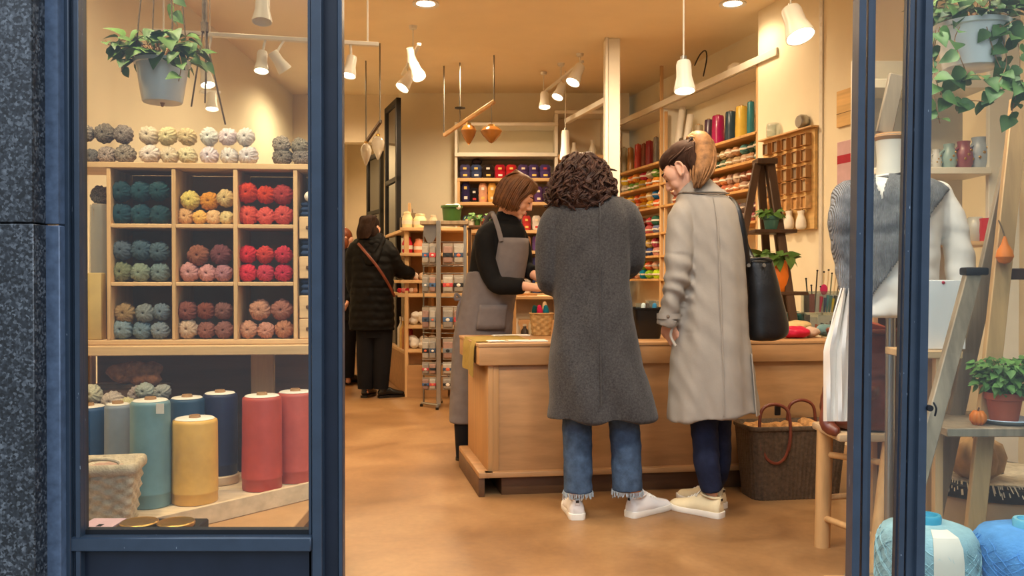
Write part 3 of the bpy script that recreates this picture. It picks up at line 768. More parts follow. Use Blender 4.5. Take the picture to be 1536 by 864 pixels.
def wrapped_cone(uL, uR, vTop, vBase, Y, rgb, label, dz=0.0, seam=.88, tapered=1.0):
    """tall cone of yarn shrink-wrapped in film, standing on its cardboard foot"""
    X = ((uL + uR) / 2 - 768) / FPX * Y; r = (uR - uL) / 2 / FPX * Y
    z0 = PZ + dz; h = W(0, vTop, Y).z - z0
    t = thing('yarn_cone', label, 'yarn cone', (X, Y, z0), group='wrapped yarn cones in the left window')
    prof = [(.01, 0), (r * .96, 0), (r * .985, .004), (r * .985, h * (1 - seam)), (r * 1.01, h * (1 - seam) + .002), (r * 1.0, h * (1 - seam) + .006), (r * .985, h * .5), (r * .975, h - .012), (r * .95, h - .004), (r * .86, h)]
    o = MB().lathe(prof, (X, Y, z0), 40, fn=lambda a, i, z: .0007 * math.sin(9 * a + z * 40)).build('yarn', M['wrapped'], t, angle=60); o.color = lin(rgb) + (1,)
    MB().lathe([(.012, h - .001), (r * .86, h + .001), (r * .8, h + .004), (r * .2, h + .0045)], (X, Y, z0), 32).build('end_cap', M['band'], t)
    MB().lathe([(.014, h + .003), (.019, h + .003), (.017, h + .013), (.012, h + .013), (.011, h + .004)], (X, Y, z0), 20).build('core_tube', M['kraft'], t)
    return t
SPOOL = [(106, 158, 610, 0, 2.98, (40, 78, 118), 'dark blue wrapped yarn cone at the left frame of the window'),
         (157, 195, 607, 0, 2.93, (140, 148, 156), 'grey blue wrapped yarn cone left of the teal one'),
         (196, 254, 601, 0, 2.80, (112, 146, 150), 'dusty teal wrapped yarn cone with a paper tag'),
         (254, 306, 597, 0, 3.06, (40, 74, 100), 'deep teal blue wrapped cone behind the mustard one'),
         (258, 325, 628, 0, 2.85, (224, 172, 84), 'mustard yellow wrapped yarn cone, the shortest'),
         (363, 422, 594, 0, 3.03, (184, 72, 56), 'coral red wrapped yarn cone left of its pair'),
         (415, 470, 588, 0, 3.15, (192, 86, 70), 'coral red wrapped yarn cone at the right frame')]
for s_ in SPOOL: wrapped_cone(*s_)
bt = thing('round_block', 'pale round wooden block under the navy yarn cone', 'block', (W(329, 700, 3.12).x, 3.12, PZ))
MB().lathe([(.01, 0), (.068, 0), (.07, .004), (.07, .028), (.067, .031), (.01, .031)], (W(329, 700, 3.12).x, 3.12, PZ), 36).build('block', M['pine_x'], bt)
wrapped_cone(304, 355, 590, 0, 3.12, (30, 38, 68), 'navy wrapped yarn cone standing on a round wooden block', dz=.0315)
tg = thing('paper_tag', 'small cream paper tag hanging on the dusty teal yarn cone', 'tag', W(240, 612, 2.735))
MB().box(W(240, 613, 2.7365), (.025, .0015, .032)).build('tag', M['band'], tg)
# crate with white balls behind
ct = thing('wooden_crate', 'dark wooden crate of pale yarn behind the wrapped cones', 'crate', (-1.4, 3.2, PZ))
zt = W(180, 600, 3.2).z
mb = MB()
for y_ in (3.13, 3.275): mb.bb(-1.74, -1.19, y_ - .006, y_ + .006, PZ, zt - .05)
for x_ in (-1.734, -1.196): mb.bb(x_ - .006, x_ + .006, 3.13, 3.275, PZ, zt - .05)
mb.bb(-1.74, -1.19, 3.13, 3.275, zt - .09, zt - .07); mb.build('box', M['plinth'], ct)
for k, (u, v, r, c_, nm) in enumerate([(140, 590, .036, (222, 208, 178), 'cream'), (166, 602, .04, (226, 212, 176), 'ivory'), (194, 607, .034, (226, 208, 156), 'pale yellow'), (203, 592, .034, (188, 178, 164), 'stone'),
                                    (219, 586, .034, (182, 176, 164), 'pale grey'), (234, 600, .036, (178, 172, 162), 'dove grey'), (244, 588, .032, (172, 166, 158), 'ash grey')]):
    p = W(u, v, 3.2); p.z = max(p.z, zt - .07 + r)
    p.y = 3.195 + (k % 2) * .02
    yarn_ball(p, r, c_, '%s yarn ball in the dark crate behind the wrapped cones' % nm, 'pale balls in the crate', squash=(1.05, 1, .9))
bn = thing('fur_bundle', 'rust brown fur bundle under the window table', 'bundle', W(195, 560, 3.24))
mb = MB(); c_ = W(195, 561, 3.24)
for k in range(9): mb.ell(c_ + Vector((R.uniform(-.09, .09), R.uniform(-.015, .015), R.uniform(-.02, .025))), (.045, .028, .028), n=12, m=8)
o = mb.solid('fur', mat('rust_fur', (122, 74, 44), .95, var=.5, vs=40, bump=1, bs=90), bn, .006, 3, lambda c, n: .004 * noise.noise(c * 60))
sb = thing('dark_storage_box', 'dark lidded box under the rust brown fur bundle', 'box', (c_.x, 3.24, zt - .07))
zz = c_.z - .035
MB().bb(c_.x - .12, c_.x + .14, 3.225, 3.27, zt - .069, zz, .004).build('box', M['plinth'], sb)
MB().bb(c_.x - .125, c_.x + .145, 3.22, 3.275, zz - .02, zz, .004).build('lid', M['darkwood'], sb)
# ---------------------------------------------------------------- baskets
def rrect(hx, hy, rad, n):            # rounded rectangle, n points evenly along it
    pts = []
    segs = [((hx - rad), (hy - rad), 0), (-(hx - rad), (hy - rad), 90), (-(hx - rad), -(hy - rad), 180), ((hx - rad), -(hy - rad), 270)]
    path = []
    for cx_, cy_, a0 in segs:
        for k in range(9): a = math.radians(a0 + k * 11.25); path.append(Vector((cx_ + rad * math.cos(a), cy_ + rad * math.sin(a))))
    path.append(path[0]); Ls = [0]
    for p, q in zip(path[:-1], path[1:]): Ls.append(Ls[-1] + (q - p).length)
    for i in range(n):
        t = Ls[-1] * i / n; j = max(k for k in range(len(Ls)) if Ls[k] <= t + 1e-12); j = min(j, len(path) - 2)
        f = (t - Ls[j]) / max(1e-9, Ls[j + 1] - Ls[j]); p = path[j].lerp(path[j + 1], f)
        q = (path[j + 1] - path[j]); nn = Vector((q.y, -q.x)).normalized() if q.length > 1e-9 else Vector((1, 0))
        pts.append((p, nn))
    return pts
def weave(mb, c, bot, top, h, rad, nst, nrow, rz, amp=.003, vertical=False, inner=True):
    """woven wall: bot/top half sizes; stakes nst (even), rows nrow"""
    per = nst * 4; rot = Matrix.Rotation(rz, 4, 'Z'); rings = []
    sub = 3
    for i in range(nrow * sub + 1):
        t = i / (nrow * sub); hx = bot[0] + (top[0] - bot[0]) * t; hy = bot[1] + (top[1] - bot[1]) * t
        row = i // sub; fr = (i % sub) / sub
        ring = []
        for k, (p, nn) in enumerate(rrect(hx, hy, rad, per)):
            ph = PI * k / 2 / 1.0
            if vertical: d = amp * abs(math.sin(PI * k / 4)) + .0008 * math.sin(i * 2.1 + k)
            else: d = amp * math.cos(PI * k / 4 + PI * row) * math.sin(PI * (fr + .17))
            q = p + nn * d
            ring.append(mb.bm.verts.new(Vector(c) + rot @ Vector((q.x, q.y, t * h))))
        rings.append(ring)
    if inner:
        for t in (1.0, .35):
            hx = bot[0] + (top[0] - bot[0]) * t - .008; hy = bot[1] + (top[1] - bot[1]) * t - .008
            rings.append([mb.bm.verts.new(Vector(c) + rot @ Vector((p.x, p.y, t * h - .001))) for p, nn in rrect(hx, hy, rad, per)])
    mb.ring_faces(rings, True, True)
    return mb
def rim(mb, c, hx, hy, rad, z, thick, rz, hgt=None):
    rot = Matrix.Rotation(rz, 4, 'Z')
    mb.tube([Vector(c) + rot @ Vector((p.x, p.y, z)) for p, nn in rrect(hx, hy, rad, 60)], (thick, hgt or thick), 8, ref=(0, 0, 1), closed=True)
bk = Vector((W(160, 770, 2.58).x - .012, 2.60, PZ)); bz = math.radians(12)
hb = W(170, 694, 2.56).z - PZ
b1 = thing('wicker_basket', 'small pale wicker basket at the bottom left corner of the left window', 'basket', bk, bz)
weave(MB(), bk, (.078, .066), (.098, .082), hb, .02, 20, 12, bz, .0045).build('body', M['wicker'], b1, angle=180)
mb = MB(); rim(mb, bk, .1, .084, .022, hb - .016, .006, bz, .016)
mb.build('rim', M['wicker'], b1)
mb = MB(); rot = Matrix.Rotation(bz, 4, 'Z')
mb.tube([bk + rot @ Vector((.055 * math.cos(a), -.07, hb + .0 + .016 * math.sin(a))) for a in [PI * k / 8 for k in range(9)]], .006, 8, ref=(0, 1, 0)); mb.build('handle', M['wicker'], b1)
mb = MB(); mb.ell(bk + Vector((0, 0, hb - .03)), (.07, .055, .02)); mb.solid('contents', mat('pink_brown_wool', (188, 150, 130), .9, var=.4, vs=40, bump=.8), b1, .006, 2, lambda c, n: .005 * noise.noise(c * 50))
# flat dark case with two round yellow tins, and a pink card, on the bench by the glass
fc = Vector((W(235, 786, 2.36).x, 2.36, .30)); zc = W(235, 789, 2.36).z
cs = thing('shallow_case', 'flat dark case lying by the glass in front of the platform', 'case', fc)
MB().bb(fc.x - .11, fc.x + .115, 2.27, 2.44, .30, zc, .004).build('case', M['black_frame'], cs)
for dx, nm in ((-.045, 'left'), (.055, 'right')):
    t = thing('round_tin', 'round yellow rimmed tin on the flat dark case, %s one' % nm, 'tin', (fc.x + dx, 2.355, zc), group='yellow tins by the glass')
    MB().lathe([(.01, 0), (.048, 0), (.05, .004), (.05, .012), (.047, .015), (.043, .013)], (fc.x + dx, 2.355, zc), 32).build('rim', M['brass'], t)
    MB().lathe([(.001, .0125), (.044, .0125)], (fc.x + dx, 2.355, zc), 32, cap=False).build('lid', M['dark_glass'] if nm == 'left' else M['band'], t)
pc = W(150, 788, 2.33)
cdv = thing('pink_card', 'pale pink card with dark marks in front of the small wicker basket', 'card', (pc.x, 2.33, .30))
MB().bb(pc.x - .05, pc.x + .04, 2.27, 2.40, .30, pc.z - .003, .002).build('stack', M['kraft'], cdv)
MB().bb(pc.x - .05, pc.x + .04, 2.27, 2.40, pc.z - .003, pc.z).build('card', M['pink_poster'], cdv)
MB().box((pc.x + .0, 2.33, pc.z + .0004), (.014, .02, .0006)).build('mark', M['black_frame'], cdv)

# ---------------------------------------------------------------- plants
def foliage(mb, c, rx, ry, rz, n, L, seed, droop=.3, stems=True, sm=None):
    rnd = random.Random(seed); c = Vector(c)
    for k in range(n):
        a = rnd.uniform(0, 2 * PI); e = rnd.uniform(-.2, 1.0); q = rnd.uniform(.35, 1.0)
        p = c + Vector((rx * math.cos(a) * q, ry * math.sin(a) * q, rz * e * (1.1 - .4 * q)))
        d = Vector((math.cos(a), math.sin(a), rnd.uniform(-.9, .7) - droop)) + Vector((rnd.uniform(-.6, .6), rnd.uniform(-.6, .6), 0))
        mb.leaf(p, d, (rnd.uniform(-.4, .4), rnd.uniform(-1.0, .1), 1), L * rnd.uniform(.65, 1.2), rnd.uniform(.75, 1.0), rnd.uniform(.1, .4))
        if sm is not None and k % 2 == 0:
            sm.tube([c + Vector((0, 0, -rz * .3)), c.lerp(p, .6) + Vector((0, 0, .01)), p], [.0018, .0014, .001], 5)
def vine(mb, sm, pts, n, L, seed):
    rnd = random.Random(seed); pts = [Vector(p) for p in pts]
    sm.tube(pts, .0014, 5, sub=5)
    rows = catmull([list(p) for p in pts], 8)
    for k in range(n):
        p = Vector(rows[int((k + .5) / n * (len(rows) - 1))])
        a = rnd.uniform(0, 2 * PI)
        mb.leaf(p, (math.cos(a), math.sin(a) - .3, rnd.uniform(-1.2, -.1)), (rnd.uniform(-.3, .3), -1, .6), L * rnd.uniform(.7, 1.15), .9, .25)
PY = 2.6
pc = W(243.5, 92, PY); hp = PX(62, PY); pr = PX(39, PY)
hpz = pc.z - hp
p1 = thing('hanging_planter', 'white hanging flower pot with leafy green ivy in the left window', 'hanging planter', (pc.x, PY, hpz))
MB().lathe([(.004, 0), (pr * .70, 0), (pr * .74, .004), (pr * .96, hp * .9), (pr * 1.03, hp * .91), (pr * 1.04, hp), (pr * .98, hp), (pr * .93, hp * .88), (.01, hp * .86)], (pc.x, PY, hpz), 44).build('pot', M['ceramic'], p1)
MB().lathe([(.002, 0), (.007, 0), (.004, -.01), (.002, -.012)], (pc.x, PY, hpz), 12).build('drain_plug', M['kraft'], p1)
mb = MB(); sm = MB(); foliage(mb, (pc.x - .005, PY, pc.z + .012), .13, .1, .085, 105, .052, 5, .25, True, sm)
vine(mb, sm, [W(262, 90, PY - .08), W(266, 78, PY - .095), W(272, 96, PY - .1), W(268, 122, PY - .095)], 5, .045, 3)
vine(mb, sm, [W(225, 85, PY), W(190, 60, PY - .05), W(166, 68, PY - .06), W(158, 60, PY - .06)], 5, .045, 4)
vine(mb, sm, [W(222, 88, PY), W(195, 82, PY - .05), W(182, 108, PY - .06)], 5, .042, 6)
vine(mb, sm, [W(255, 70, PY), W(258, 30, PY - .02), W(262, -10, PY - .02)], 7, .04, 8)
mb.build('foliage', M['leaf'], p1, angle=180); sm.build('stems', M['kraft'], p1)
mb = MB()
for k in range(4):
    a = PI / 4 + k * PI / 2
    mb.tube([(pc.x + pr * 1.02 * math.cos(a), PY + pr * 1.02 * math.sin(a), pc.z), (pc.x + .012 * math.cos(a), PY + .012 * math.sin(a), 2.45), (pc.x, PY, 3.15)], .0022, 6)
mb.build('hanger_rope', M['rope'], p1)
HY = 2.75
kp = W(307, 48, HY)
rh = thing('rope_plant_hanger', 'empty knotted rope plant hanger right of the ivy pot', 'rope hanger', (kp.x, HY, kp.z - .3))
mb = MB()
for j, (du, v2, dv) in enumerate(((-20, 160, .0), (28, 185, .02), (-8, 150, .05), (9, 130, -.04))):
    e_ = W(307 + du, v2, HY); mb.tube([(kp.x + (j - 1.5) * .004, HY, 3.15), (kp.x + (j - 1.5) * .004, HY, kp.z + .02), (kp.x + (j - 1.5) * .004, HY + dv * .3, kp.z), (e_.x, HY + dv, e_.z)], .0028, 6)
mb.tube([(kp.x, HY, kp.z + .03), (kp.x, HY, kp.z)], .012, 10); 
mb.build('rope', M['rope'], rh)
# ---------------------------------------------------------------- counter
CT = 0.762
A0 = W(718, 519, 4.30); A0.z = 0
CANG = math.atan2(0.26, 1.86)
cdx = Vector((math.cos(CANG), math.sin(CANG), 0)); cdy = Vector((-0.20, 1.0, 0)).normalized()
CLEN, CDP = 1.95, 0.72
def CP_(a, b, z): p = A0 + cdx * a + cdy * b; p.z = z; return p
def slab(mb, a0, a1, b0, b1, z0, z1, bev=.003):
    q = [CP_(a0, b0, 0), CP_(a1, b0, 0), CP_(a1, b1, 0), CP_(a0, b1, 0)]
    return mb.prism([(p.x, p.y) for p in q], z0, z1, bev=bev)
ctr = thing('shop_counter', 'long pale wooden shop counter the two customers stand at', 'counter', CP_(CLEN / 2, CDP / 2, 0))
slab(MB(), 0, CLEN, 0, CDP, CT - .016, CT, .002).build('worktop', M['ply'], ctr)
slab(MB(), .004, CLEN - .004, .004, CDP - .004, CT - .108, CT - .0165, .002).build('apron_board', M['ply'], ctr)
slab(MB(), .075, CLEN - .05, .03, CDP - .02, .115, CT - .108, .001).build('front_panel', M['ply'], ctr)
mb = MB()
slab(mb, .066, .105, .024, .05, .115, CT - .108, .002); slab(mb, .05, .0755, .02, CDP - .02, .115, CT - .108, .002)
mb.build('end_panel', M['ply_z'], ctr)
mb = MB(); slab(mb, .03, CLEN - .03, -.012, .04, .095, .122, .004); slab(mb, .0, .075, -.012, CDP, .095, .122, .004); mb.build('foot_rail', M['ply'], ctr)
mb = MB(); slab(mb, .12, CLEN - .05, .03, CDP - .05, 0, .095, .001); slab(mb, .0, .03, .0, CDP, 0, .095, .002)
mb.build('plinth', M['plinth'], ctr)

# olive cloth over the corner
oc = thing('olive_cloth', 'olive green cloth draped over the left corner of the counter', 'cloth', CP_(.04, .35, CT))
rows = []
for i in range(15):
    row = []
    for j in range(13):
        b = .10 + .42 * j / 12
        s_ = -.16 + .46 * i / 14      # distance along the cloth from the edge
        if s_ < 0:
            p = CP_(-.006, b, CT + .003 + s_); p += cdx * (-.006 * math.sin(j * .9) + s_ * .05); p.z += -.02 * (j < 4) * (4 - j) / 4 * (s_ < -.1)
        else: p = CP_(s_, b, CT + .004 + .0015 * math.sin(i * 1.3 + j * .8))
        row.append(p)
    rows.append(row)
MB().sheet(rows, .003).build('cloth', M['olive'], oc)
def paper(u, v, Y, wx, wy, rz, label, z=CT + .001, th=.004, m='paper', n='paper_stack'):
    p = G(u, v, z)
    t = thing(n, label, 'paper', (p.x, p.y, z), rz)
    mb = MB(); mb.box((p.x, p.y, z + th / 2), (wx, wy, th), rz=rz); mb.box((p.x + .004, p.y - .003, z + th + .0008), (wx * .98, wy * .97, .0012), rz=rz + .04)
    mb.build('sheets', M[m], t); return t
paper(775, 512, 4.45, .31, .10, CANG, 'white paper sheets along the front left edge of the counter')
paper(766, 503.5, 4.9, .21, .07, CANG + .1, 'white paper sheets at the back of the counter behind the olive cloth')
# small basket with felt tips / wool
kb = G(812, 503, CT); kb.y += .0
b2 = thing('counter_basket', 'honey coloured wicker basket of bright wool on the counter', 'basket', (kb.x, kb.y, CT), .1)
hb = PX(34, kb.y)
weave(MB(), (kb.x, kb.y, CT), (.052, .052), (.064, .06), hb, .03, 16, 8, .1, .003).build('body', M['wicker_mid'], b2, angle=180)
mb = MB(); rim(mb, (kb.x, kb.y, CT), .065, .061, .03, hb - .004, .005, .1); mb.build('rim', M['wicker_mid'], b2)
for dx, dy, c_, nm, hh in ((-.04, -.02, (24, 70, 66), 'bottle green', .04), (-.012, -.03, (198, 36, 78), 'cerise pink', .042), (.024, -.028, (26, 110, 128), 'turquoise', .042), (.02, .02, (224, 190, 140), 'cream', .065), (-.02, .03, (54, 60, 58), 'charcoal', .035)):
    t = MB(); x, y = kb.x + dx, kb.y + dy
    t.tube([(x, y, CT + .03), (x + .002, y, CT + hb), (x, y - .004, CT + hb + hh * .8)], [.012, .018, .012], 12, sub=3, rnd=True)
    o = t.build('wool_skein', M['yarn']); o.color = lin(c_) + (1,); tag(o, '%s wool skein standing in the honey wicker basket' % nm, 'wool skein', 'skeins in the counter basket')
# black planter pot with clear cups
bp = G(970, 507, CT)
t = thing('black_tub', 'black square plastic tub between the two customers on the counter', 'tub', (bp.x, bp.y, CT))
rw = PX(25, bp.y); hh = PX(46, bp.y)
mb = MB()
for zz, r_ in (): pass
rr_ = []
for z_, s_ in ((0, .72), (hh * .55, .95), (hh * .94, 1.0), (hh * .95, 1.07), (hh, 1.07), (hh, .98), (hh * .5, .9)):
    rr_.append([mb.bm.verts.new((bp.x + p.x, bp.y + p.y, CT + z_)) for p, n in rrect(rw * s_, rw * s_, .025, 40)])
mb.ring_faces(rr_); mb.build('tub', M['black_plastic'], t)
for k, (dx, dy, h_, kind) in enumerate(((-.035, -.01, .07, 'acrylic'), (.02, -.02, .085, 'acrylic'), (.045, .03, .08, 'acrylic'))):
    g = MB().lathe([(.01, 0), (.022, 0), (.03, h_), (.028, h_), (.021, .003)], (bp.x + dx, bp.y + dy, CT + hh * .72), 20).build('clear_cup', M[kind])
    tag(g, 'clear plastic cup standing in the black tub, %s' % ('left', 'middle', 'right')[k], 'cup', 'cups in the black tub')
for k, (dx, dy, c_, nm) in enumerate(((-.03, -.045, (200, 220, 224), 'pale'), (.03, -.045, (60, 140, 190), 'blue'), (-.0, .02, (120, 60, 40), 'brown'))):
    o = MB().tube([(bp.x + dx, bp.y + dy, CT + hh * .75), (bp.x + dx + .006, bp.y + dy + .005, CT + hh * 1.08)], .012, 10, rnd=True).build('thread_spool', M['yarn']); o.color = lin(c_) + (1,)
    tag(o, '%s thread spool peeking out of the black tub' % nm, 'spool', 'spools in the black tub')
# jars and small things at the back edge of the counter and table behind
def bottle(x, y, z, r, h, m, label, neck=.4, col=None, cap=None, name='bottle', cat='bottle', group=None):
    t = thing(name, label, cat, (x, y, z), group=group)
    o = MB().lathe([(.002, 0), (r, 0), (r, h * .62), (r * neck, h * .78), (r * neck, h * .9), (.002, h * .9)], (x, y, z), 20).build('body', M[m], t)
    c2 = MB().lathe([(.001, h * .88), (r * neck * 1.2, h * .88), (r * neck * 1.2, h), (.001, h)], (x, y, z), 16).build('cap', M[cap or 'black_plastic'], t)
    if col: o.color = lin(col) + (1,)
    return t
def rshelf(x0, x1, y0, y1, z, th=.02): return (x0, x1, y0, y1, z - th, z)
# low table behind the counter
q0, q1 = W(765, 444, 6.3), W(842, 444, 6.3)
lt = thing('side_table', 'small pale wooden table behind the counter by the shop assistant', 'table', ((q0.x + q1.x) / 2, 6.45, 0))
MB().bb(q0.x, q1.x + .1, 6.3, 6.65, q0.z - .025, q0.z, .003).build('tabletop', M['birch'], lt)
MB().bb(q0.x + .02, q1.x + .08, 6.36, 6.62, q0.z - .36, q0.z - .34, .003).build('shelf', M['birch'], lt)
for x_ in (q0.x + .03, q1.x + .07):
    for y_ in (6.33, 6.62): MB().bb(x_ - .015, x_ + .015, y_ - .015, y_ + .015, 0, q0.z - .025).build('leg', M['birch_z'], lt)
MB().bb(q0.x + .05, q0.x + .2, 6.4, 6.55, q0.z, q0.z + .018, .002).build('book', M['kraft']); tag(bpy.data.objects['book'], 'tan closed book lying on the small table behind the counter', 'book')
zs_ = q0.z - .34
for k, (du, c_, h_, nm) in enumerate(((10, (228, 220, 206), .17, 'white'), (22, (70, 60, 56), .13, 'dark'), (33, (214, 200, 170), .2, 'cream'), (46, (190, 120, 110), .12, 'rosy'))):
    p = W(765 + du, 470, 6.42)
    bottle(p.x, 6.42, zs_, .028, h_, 'glossy', '%s bottle on the lower shelf of the small table' % nm, .45, c_, 'band', group='bottles on the small table')
# right end of counter: pouches and an acrylic organiser
ZC = CT + .001
def lump(name, u, v, sx, sy, sz, rgb, label, cat, seed, m='yarn', pinch=False):
    p = G(u, v, ZC); t = MB()
    rnd = random.Random(seed)
    t.ell((p.x, p.y, ZC + sz), (sx, sy, sz), n=20, m=12)
    for k in range(4): t.ell((p.x + rnd.uniform(-.6, .6) * sx, p.y + rnd.uniform(-.4, .4) * sy, ZC + sz * rnd.uniform(.7, 1.3)), (sx * .45, sy * .6, sz * .6), n=14, m=8)
    o = t.solid(name, M[m], None, .006, 3, lambda c, n: .006 * noise.noise(Vector((c.x * 24 + seed, c.y * 24, c.z * 50))))
    o.color = lin(rgb) + (1,); zmin = min(v.co.z for v in o.data.vertices)
    o.location.z = ZC - zmin
    return tag(o, label, cat)
lump('wool_pouch', 1190, 507, .095, .06, .034, (190, 24, 62), 'crimson soft wool pouch at the right end of the counter', 'pouch', 1, 'wrapped')
lump('yarn_hank', 1216, 506, .05, .045, .03, (196, 168, 146), 'beige yarn hank right of the crimson pouch', 'yarn', 2)
lump('yarn_hank', 1238, 505, .055, .05, .036, (112, 146, 150), 'dusty teal yarn hank below the colourful card rack', 'yarn', 3)
lump('folded_scarf', 1196, 498, .09, .05, .036, (236, 206, 150), 'cream scarf heaped behind the crimson pouch', 'scarf', 4)
lump('teal_scarf', 1190, 492, .10, .05, .055, (70, 132, 140), 'teal folded scarf under the shelf of the card rack', 'scarf', 5)
q = G(1232, 496, ZC); Yq = q.y + .05
org = thing('acrylic_organiser', 'clear two tier organiser of coloured cards and knitting tools on the counter', 'organiser', (q.x, Yq, ZC))
xl, xr = W(1205, 470, Yq).x, W(1262, 470, Yq).x
zA, zB, zT = ZC, W(0, 468, Yq).z, W(0, 437, Yq).z
mb = MB(); mb.bb(xl, xr, Yq - .02, Yq - .017, zA, zB - .01); mb.bb(xl, xr, Yq + .045, Yq + .048, zA, zT); mb.bb(xl, xr, Yq + .01, Yq + .013, zB, zT - .0)
mb.bb(xl, xl + .003, Yq - .017, Yq + .05, zA, zB); mb.bb(xr - .003, xr, Yq - .017, Yq + .05, zA, zT); mb.bb(xl, xr, Yq - .02, Yq + .048, zA, zA + .003)
mb.build('walls', M['acrylic'], org)
MB().bb(xl - .09, xr, Yq - .024, Yq + .05, zB - .012, zB - .004, .001).build('shelf', M['acrylic'], org)
crds = [(1206, 1214, 470, 440, (52, 48, 60), 'dark patterned'), (1213, 1222, 470, 441, (150, 40, 60), 'wine red'), (1223, 1246, 468, 440, (240, 236, 228), 'white'), (1245, 1260, 468, 442, (236, 232, 226), 'large white'),
        (1207, 1215, 499, 472, (48, 42, 52), 'black'), (1215, 1226, 499, 476, (226, 218, 206), 'ivory'), (1227, 1256, 499, 473, (238, 232, 220), 'pale printed')]
for k, (ua, ub, vb, vt, c_, nm) in enumerate(crds):
    yy = Yq + (.02 if vb < 480 else -.008) + .004 * (k % 3)
    a, b = W(ua, vb, yy), W(ub, vt, yy)
    zb_ = (zB - .003) if vb < 480 else zA + .004
    o = MB().bb(a.x, b.x, yy, yy + .0025, zb_, b.z).build('pattern_card', M['card']); o.color = lin(c_) + (1,)
    tag(o, '%s card standing in the %s tier of the clear organiser' % (nm, 'upper' if vb < 480 else 'lower'), 'card', 'cards in the organiser')
fl = [(1231, 445, 466, (208, 40, 92), 'pink'), (1237, 447, 466, (32, 70, 120), 'navy'), (1241, 443, 464, (30, 130, 150), 'turquoise'), (1245, 444, 466, (32, 120, 124), 'teal'), (1249, 448, 467, (222, 198, 44), 'yellow'), (1252, 444, 466, (40, 60, 60), 'dark green'),
      (1224, 487, 498, (226, 92, 36), 'orange'), (1232, 485, 498, (60, 90, 110), 'slate'), (1240, 486, 498, (170, 110, 80), 'tan'), (1246, 482, 498, (40, 40, 46), 'black')]
for (u, vt, vb, c_, nm) in fl:
    yy = Yq + (.014 if vb < 480 else -.012)
    a, b = W(u - 1, vb, yy), W(u + 1.5, vt, yy)
    o = MB().tube([(a.x, yy, zB if vb < 480 else zA + .004), (b.x, yy + .001, b.z)], [(.004, .0025), (.012, .0025)], 8, rnd=True).build('felt_strip', M['yarn']); o.color = lin(c_) + (1,)
    tag(o, '%s felt strip in front of the cards in the clear organiser' % nm, 'felt strip', 'felt strips in the organiser')
tl = [(1213, 1209, 418, (50, 60, 56), 'dark green'), (1219, 1217, 428, (40, 36, 44), 'black'), (1222, 1226, 406, (28, 26, 30), 'long black'), (1228, 1231, 430, (214, 196, 160), 'short bamboo'), (1233, 1236, 408, (222, 200, 158), 'bamboo'), (1238, 1243, 405, (226, 206, 168), 'black tipped bamboo'),
      (1243, 1248, 410, (120, 130, 110), 'olive'), (1247, 1255, 406, (214, 190, 150), 'thin bamboo'), (1251, 1261, 408, (90, 80, 70), 'dark wooden')]
for (ub, ut, vt, c_, nm) in tl:
    yy = Yq + .03
    a, b = W(ub, 460, yy), W(ut, vt, yy); a.z = zB
    t = thing('knitting_needle', '%s knitting needle standing in the clear organiser' % nm, 'knitting needle', a, group='needles in the organiser')
    o = MB().tube([a, b], [.004, .0045], 8).build('shaft', M['card'], t); o.color = lin(c_) + (1,)
    MB().ell(b, (.007, .007, .006), n=10, m=6).build('tip', M['black_plastic'], t)
p = W(1236, 432, Yq + .024)
o = MB().ell((p.x, Yq + .026, p.z - .01), (.024, .006, .034)).build('pink_scissor_case', M['card']); o.color = lin((206, 52, 110)) + (1,)
tag(o, 'pink rounded case between the needles of the clear organiser', 'case')

# ---------------------------------------------------------------- big dark basket in front of the counter
bx0, bx1 = W(1120, 700, 4.26).x, W(1268, 700, 4.26).x
bc = Vector(((bx0 + bx1) / 2, 4.355, 0))
bb_ = thing('log_basket', 'large dark woven basket with leather handles in front of the counter', 'basket', bc, CANG)
hb = W(1190, 641, 4.22).z
weave(MB(), bc, (.225, .10), (.255, .125), hb, .05, 60, 30, CANG, .0035, vertical=True).build('body', M['wicker_dark'], bb_, angle=180)
mb = MB(); rim(mb, bc, .257, .127, .05, hb - .008, .007, CANG, .012); mb.build('rim', M['wicker_dark'], bb_)
mb = MB()
for k in range(26):
    x, y = R.uniform(-.2, .2), R.uniform(-.08, .08)
    mb.ell(bc + Vector((x * math.cos(CANG) - y * math.sin(CANG), x * math.sin(CANG) + y * math.cos(CANG), hb - .03 + R.uniform(-.01, .02))), (.04, .035, .028), n=10, m=6)
jf = mb.solid('jute_filling', M['jute'], None, .009, 2, lambda c, n: .008 * noise.noise(c * 45))
tag(jf, 'heap of golden brown jute twine filling the large dark basket', 'jute twine', kind='stuff')
for k, (u0, u1, vt, y_) in enumerate(((1140, 1184, 607, 4.222), (1182, 1222, 600, 4.47))):
    a, b = W(u0, 640, y_), W(u1, 640, y_); c_ = W((u0 + u1) / 2, vt, y_)
    zz = hb - .01
    if k == 0: pts = [(a.x + .005, y_ - .004, zz - .10), (a.x - .004, y_ - .006, zz - .02), (a.x + .008, y_, c_.z - .03), ((a.x + b.x) / 2, y_ + .01, c_.z), (b.x - .008, y_, c_.z - .03), (b.x + .004, y_ - .006, zz - .02), (b.x - .005, y_ - .004, zz - .1)]
    else: pts = [(a.x - .004, y_, zz - .02), (a.x + .008, y_, c_.z - .03), ((a.x + b.x) / 2, y_, c_.z), (b.x - .008, y_, c_.z - .03), (b.x + .004, y_, zz - .02)]
    mb = MB().tube(pts, .0085, 10, sub=5, rnd=True)
    if k == 0: mb.tube([(a.x + .0, y_ - .006, zz - .06), (a.x + .03, y_ - .008, zz - .14), ((a.x + b.x) / 2 + .01, y_ - .009, zz - .165), (b.x - .02, y_ - .008, zz - .13), (b.x, y_ - .006, zz - .06)], [(.007, .004)] * 5, 8, sub=4)
    mb.build('handle', M['leather'], bb_)
p = W(1164, 612, 4.26)
